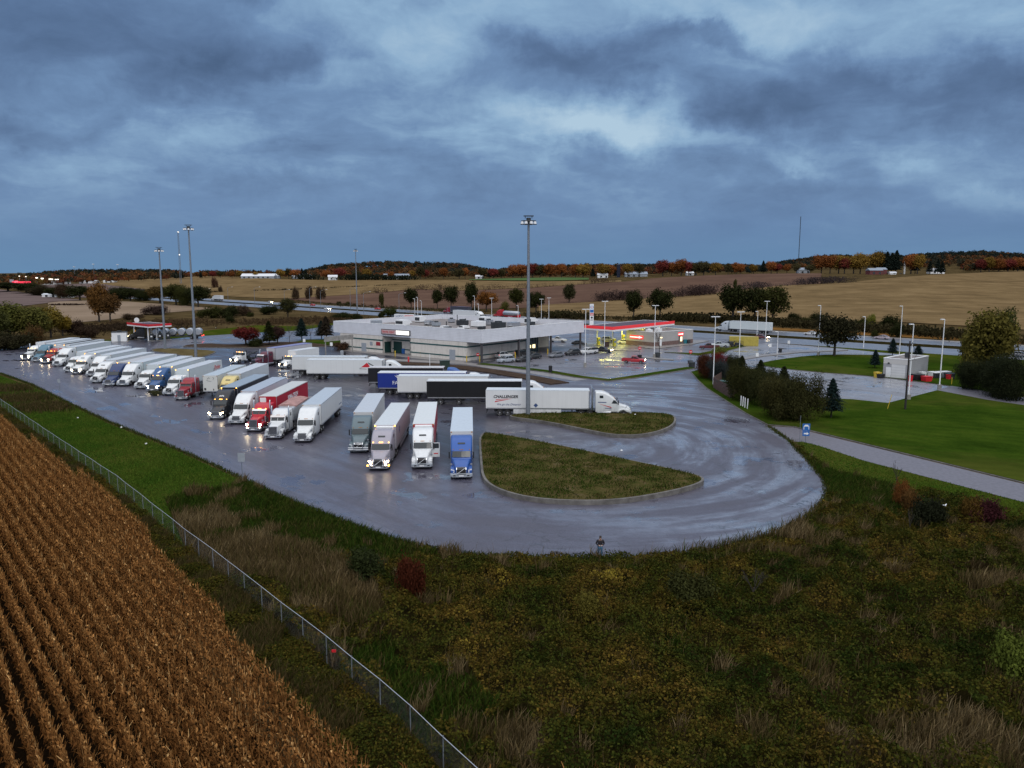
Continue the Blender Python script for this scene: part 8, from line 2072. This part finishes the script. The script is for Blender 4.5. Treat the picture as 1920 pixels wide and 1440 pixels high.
    z = md * (.62 + .38 * r.random(n) ** .6) + r.normal(0, .06, n)
    C = np.stack([A[:, 0], A[:, 1], np.maximum(z, .03)], 1); Nn = r.normal(size=(n, 3)) * .45 + np.stack([-gx, -gy, np.ones(n)], 1) / np.sqrt(1 + gx * gx + gy * gy)[:, None]
    V, Fc = quads_at(C, Nn, r.uniform(.08, .22, n), .7, r)
    gold = 1.25 * grid_fbm(A, .22, 44.0) + .05 + patch(A, 900, 1200, 3.5, .35) + patch(A, 1080, 1130, 2.5, .35) + patch(A, 1280, 1090, 2.5, .45) + patch(A, 1200, 1290, 5, .25) + patch(A, 1360, 1330, 3, .35) + patch(A, 1400, 1130, 1.3, .5) + patch(A, 1100, 1090, 2, .3) + patch(A, 980, 1160, 3, .2) - patch(A, 1700, 1250, 10, .25)
    hue = np.clip(.36 + gold * .42 + grid_fbm(A, .9, 61.0) * .30 + r.normal(0, .11, n), 0, 1)
    tag(link('bramble_undergrowth', fast_mesh('bramble_undergrowth', V, Fc, [BRAMBLE], r.random(n) * .8, hue)), 'dark bramble undergrowth flecked with yellow leaves', 'brambles', kind='stuff')
    # thin weed stems poking up
    A = P[lab == 2][:9000]; n = len(A); h = r.uniform(.5, 1.5, n)
    tag(link('weed_stems', blade_mesh('weed_stems', A, h, np.full(n, .012), h * r.uniform(.1, .5, n), np.clip(r.normal(.6, .15, n), 0, 1), r.random(n) * .8, REED, r)), 'thin dead weed stems standing in the brambles', 'weeds', kind='stuff')
foreground()
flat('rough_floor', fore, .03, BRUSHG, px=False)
# the strip of brush between maize and fence
def strip_brush():
    r = np.random.default_rng(13)
    poly = [tuple(q) for q in MEDGE] + [FP[-1]] + FP[::-1]
    poly = [tuple(map(float, q)) for q in poly]
    P = sample(poly, 120000, r)
    n2 = grid_fbm(P, .35, 77.0)
    A = P[n2 > -.18]; n = len(A); md = np.clip(.6 + grid_fbm(A, .4, 3.0) * .8, .15, 1.5)
    C = np.stack([A[:, 0], A[:, 1], np.maximum(md * (.2 + .8 * r.random(n) ** .6), .03)], 1)
    V, Fc = quads_at(C, r.normal(size=(n, 3)) * .7 + np.array([0, 0, 1]), r.uniform(.08, .2, n), .6, r)
    tag(link('fence_brush', fast_mesh('fence_brush', V, Fc, [BRAMBLE], r.random(n) * .75, np.clip(.42 + grid_fbm(A, .25, 8.0) * .3 + r.normal(0, .14, n), 0, .85))), 'dark tangled brush between the maize and the fence', 'brush', kind='stuff')
    A = P[n2 <= .0]; n = len(A); h = np.clip(r.normal(.6, .18, n), .2, 1.1)
    tag(link('fence_grass', blade_mesh('fence_grass', A, h, np.full(n, .024), h * r.uniform(.2, .6, n), np.clip(r.normal(.5, .14, n), .1, .95), r.random(n) * .6, REED, r)), 'brown grass along the chain link fence', 'dry grass', kind='stuff')
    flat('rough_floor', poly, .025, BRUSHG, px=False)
strip_brush()
# weeds on the kerbed islands and ragged grass along the lot edge
def island_weeds(label, loop, z, n, hmax, seed):
    r = np.random.default_rng(seed); A = sample(loop, n, r); n1 = grid_fbm(A, .35, 5.0); keep = r.random(len(A)) < np.clip(.55 + n1, .05, 1); A = A[keep]; n = len(A)
    h = np.clip(r.normal(.16, .06, n) + .10 * grid_fbm(A, .5, 2.0), .05, hmax); hue = np.clip(r.normal(.24, .15, n) + .24 * grid_fbm(A, .25, 21.0), 0, .9)
    tag(link('island_weeds', blade_mesh('island_weeds', A, h, np.full(n, .035), h * r.uniform(.4, 1.0, n), hue, r.random(n) * .85, REED, r, np.full(n, z))), label, 'weeds', kind='stuff')
island_weeds('patchy weeds on the big kerbed island', ISL1[1], .53, 26000, .5, 51)
island_weeds('patchy weeds on the upper kerbed island', ISL2[1], .53, 15000, .5, 52)
def ragged():
    r = np.random.default_rng(61); E = np.array(EDGE_W[1:]); seg = np.linalg.norm(np.diff(E, axis=0), axis=1); cum = np.concatenate([[0], np.cumsum(seg)]); n = 15000
    s = r.random(n) * cum[-1]; A = np.stack([np.interp(s, cum, E[:, 0]), np.interp(s, cum, E[:, 1])], 1) + r.normal(0, .22, (n, 2)); big = np.clip((A[:, 0] - 8) / 6, 0, 1) * (A[:, 1] < 72)
    h = np.clip(r.normal(.22, .08, n) + big * r.random(n) ** 3 * 1.1, .08, 1.4); hue = np.clip(r.normal(.30, .14, n) + big * .3 * r.random(n), 0, .9)
    tag(link('edge_grass', blade_mesh('edge_grass', A, h, np.full(n, .03), h * r.uniform(.3, .7, n), hue, r.random(n) * .8, REED, r)), 'ragged grass creeping over the lot edge', 'grass', kind='stuff')
    P = np.concatenate([np.array(EDGE_W[1:9])]); 
ragged()
def mown():
    r = np.random.default_rng(81)
    v = [g(*q) for q in [(60, 726), (200, 794), (330, 846), (460, 905), (430, 918), (370, 922), (310, 940), (345, 991, 1.8), (220, 893, 1.8), (100, 815, 1.8), (0, 748, 1.8), (0, 706)]]
    w_ = [g(*q) for q in [(1486, 831), (1505, 830), (1535, 837), (1620, 866), (1920, 944), (1960, 955), (1960, 990), (1750, 930), (1560, 885), (1536, 880), (1510, 855)]]
    A = np.concatenate([sample(v, 72000, r), sample(w_, 16000, r)]); n = len(A)
    h = r.uniform(.08, .20, n); hue = np.clip(.20 + grid_fbm(A, .2, 4.0) * .25 + r.normal(0, .12, n), 0, .6)
    tag(link('mown_grass', blade_mesh('mown_grass', A, h, np.full(n, .035), h * r.uniform(.4, 1.0, n), hue, .35 + .6 * r.random(n), VERGEB, r, np.full(n, .06))), 'short green grass of the verges along the lot', 'grass', kind='stuff')
mown()
def verge_weeds():
    r = np.random.default_rng(71); A = np.concatenate([np.stack([r.normal(c[0], 3.0, 5000), r.normal(c[1], 2.2, 5000)], 1) for c in (g(15, 730), g(50, 748), g(85, 765))]); A = A[inside(A, [g(*q) for q in [(-60, 694), (0, 708), (60, 730), (200, 798), (160, 830), (60, 786), (0, 750), (-60, 715)]])]; n = len(A); h = np.clip(r.normal(.6, .2, n), .2, 1.2)
    tag(link('verge_weeds', blade_mesh('verge_weeds', A, h, np.full(n, .05), h * .4, np.clip(r.normal(.52, .14, n), 0, 1), r.random(n) * .6, REED, r)), 'brown weed patch on the left verge', 'weeds', kind='stuff')
verge_weeds()
# shrubs that stand out of the brush
for i, (px, py, top, wpx, k, col, lb) in enumerate([(772, 1128, 1036, 56, 'bush', (.060, .016, .008), 'dark red shrub standing in the dry grass'), (692, 1090, 1028, 88, 'bush', (.022, .028, .009), 'dark green bush left of the red shrub'), (1905, 1285, 1188, 84, 'bush', (.085, .105, .018), 'bright yellow green shrub at the right frame edge'), (1846, 985, 930, 66, 'bush', (.040, .012, .014), 'burgundy shrub near the white bird'),
    (1822, 985, 928, 40, 'bush', (.085, .050, .012), 'orange yellow shrub hugging the burgundy one'), (1690, 950, 898, 28, 'bush', (.14, .055, .016), 'orange sapling below the path'), (1710, 965, 920, 40, 'bush', (.09, .045, .014), 'amber shrub beside the orange sapling'), (1740, 985, 930, 70, 'bush', (.014, .016, .008), 'dark shrub behind the amber shrub'), (1290, 1140, 1072, 90, 'bush', (.032, .034, .010), 'mounded bush with yellow top leaves below the person'), (1105, 1160, 1112, 60, 'bush', (.085, .072, .014), 'yellow leaved bush in the brambles'),
    (1485, 920, 884, 0, '', 0, '')]):
    if not lb: continue
    plant_px('shrub', lb, 'shrub', px, py, top, wpx, k, i % 4, col, None, 0, False)
for px, py, h, lb, dp in [(1412, 1130, 3.2, 'grey leafless shrub in the brambles', 5), (1680, 915, 3.0, 'bare twig sapling beside the path', 4), (1705, 1000, 2.4, 'bare grey sapling in front of the dark shrub', 4)]:
    x, y = g(px, py); t = thing('bare_shrub', lb, 'shrub', (x, y, 0), 0); link('branches', bare_mesh(px, h, .6 if dp == 5 else .25, dp, .05), t)
x, y = g(293, 741); plant('brush_heap', 'little brush heap lying by the bright blue truck', 'brush heap', (x, y, 0), 'bush', 2, .9, 2.4, (.05, .05, .022))
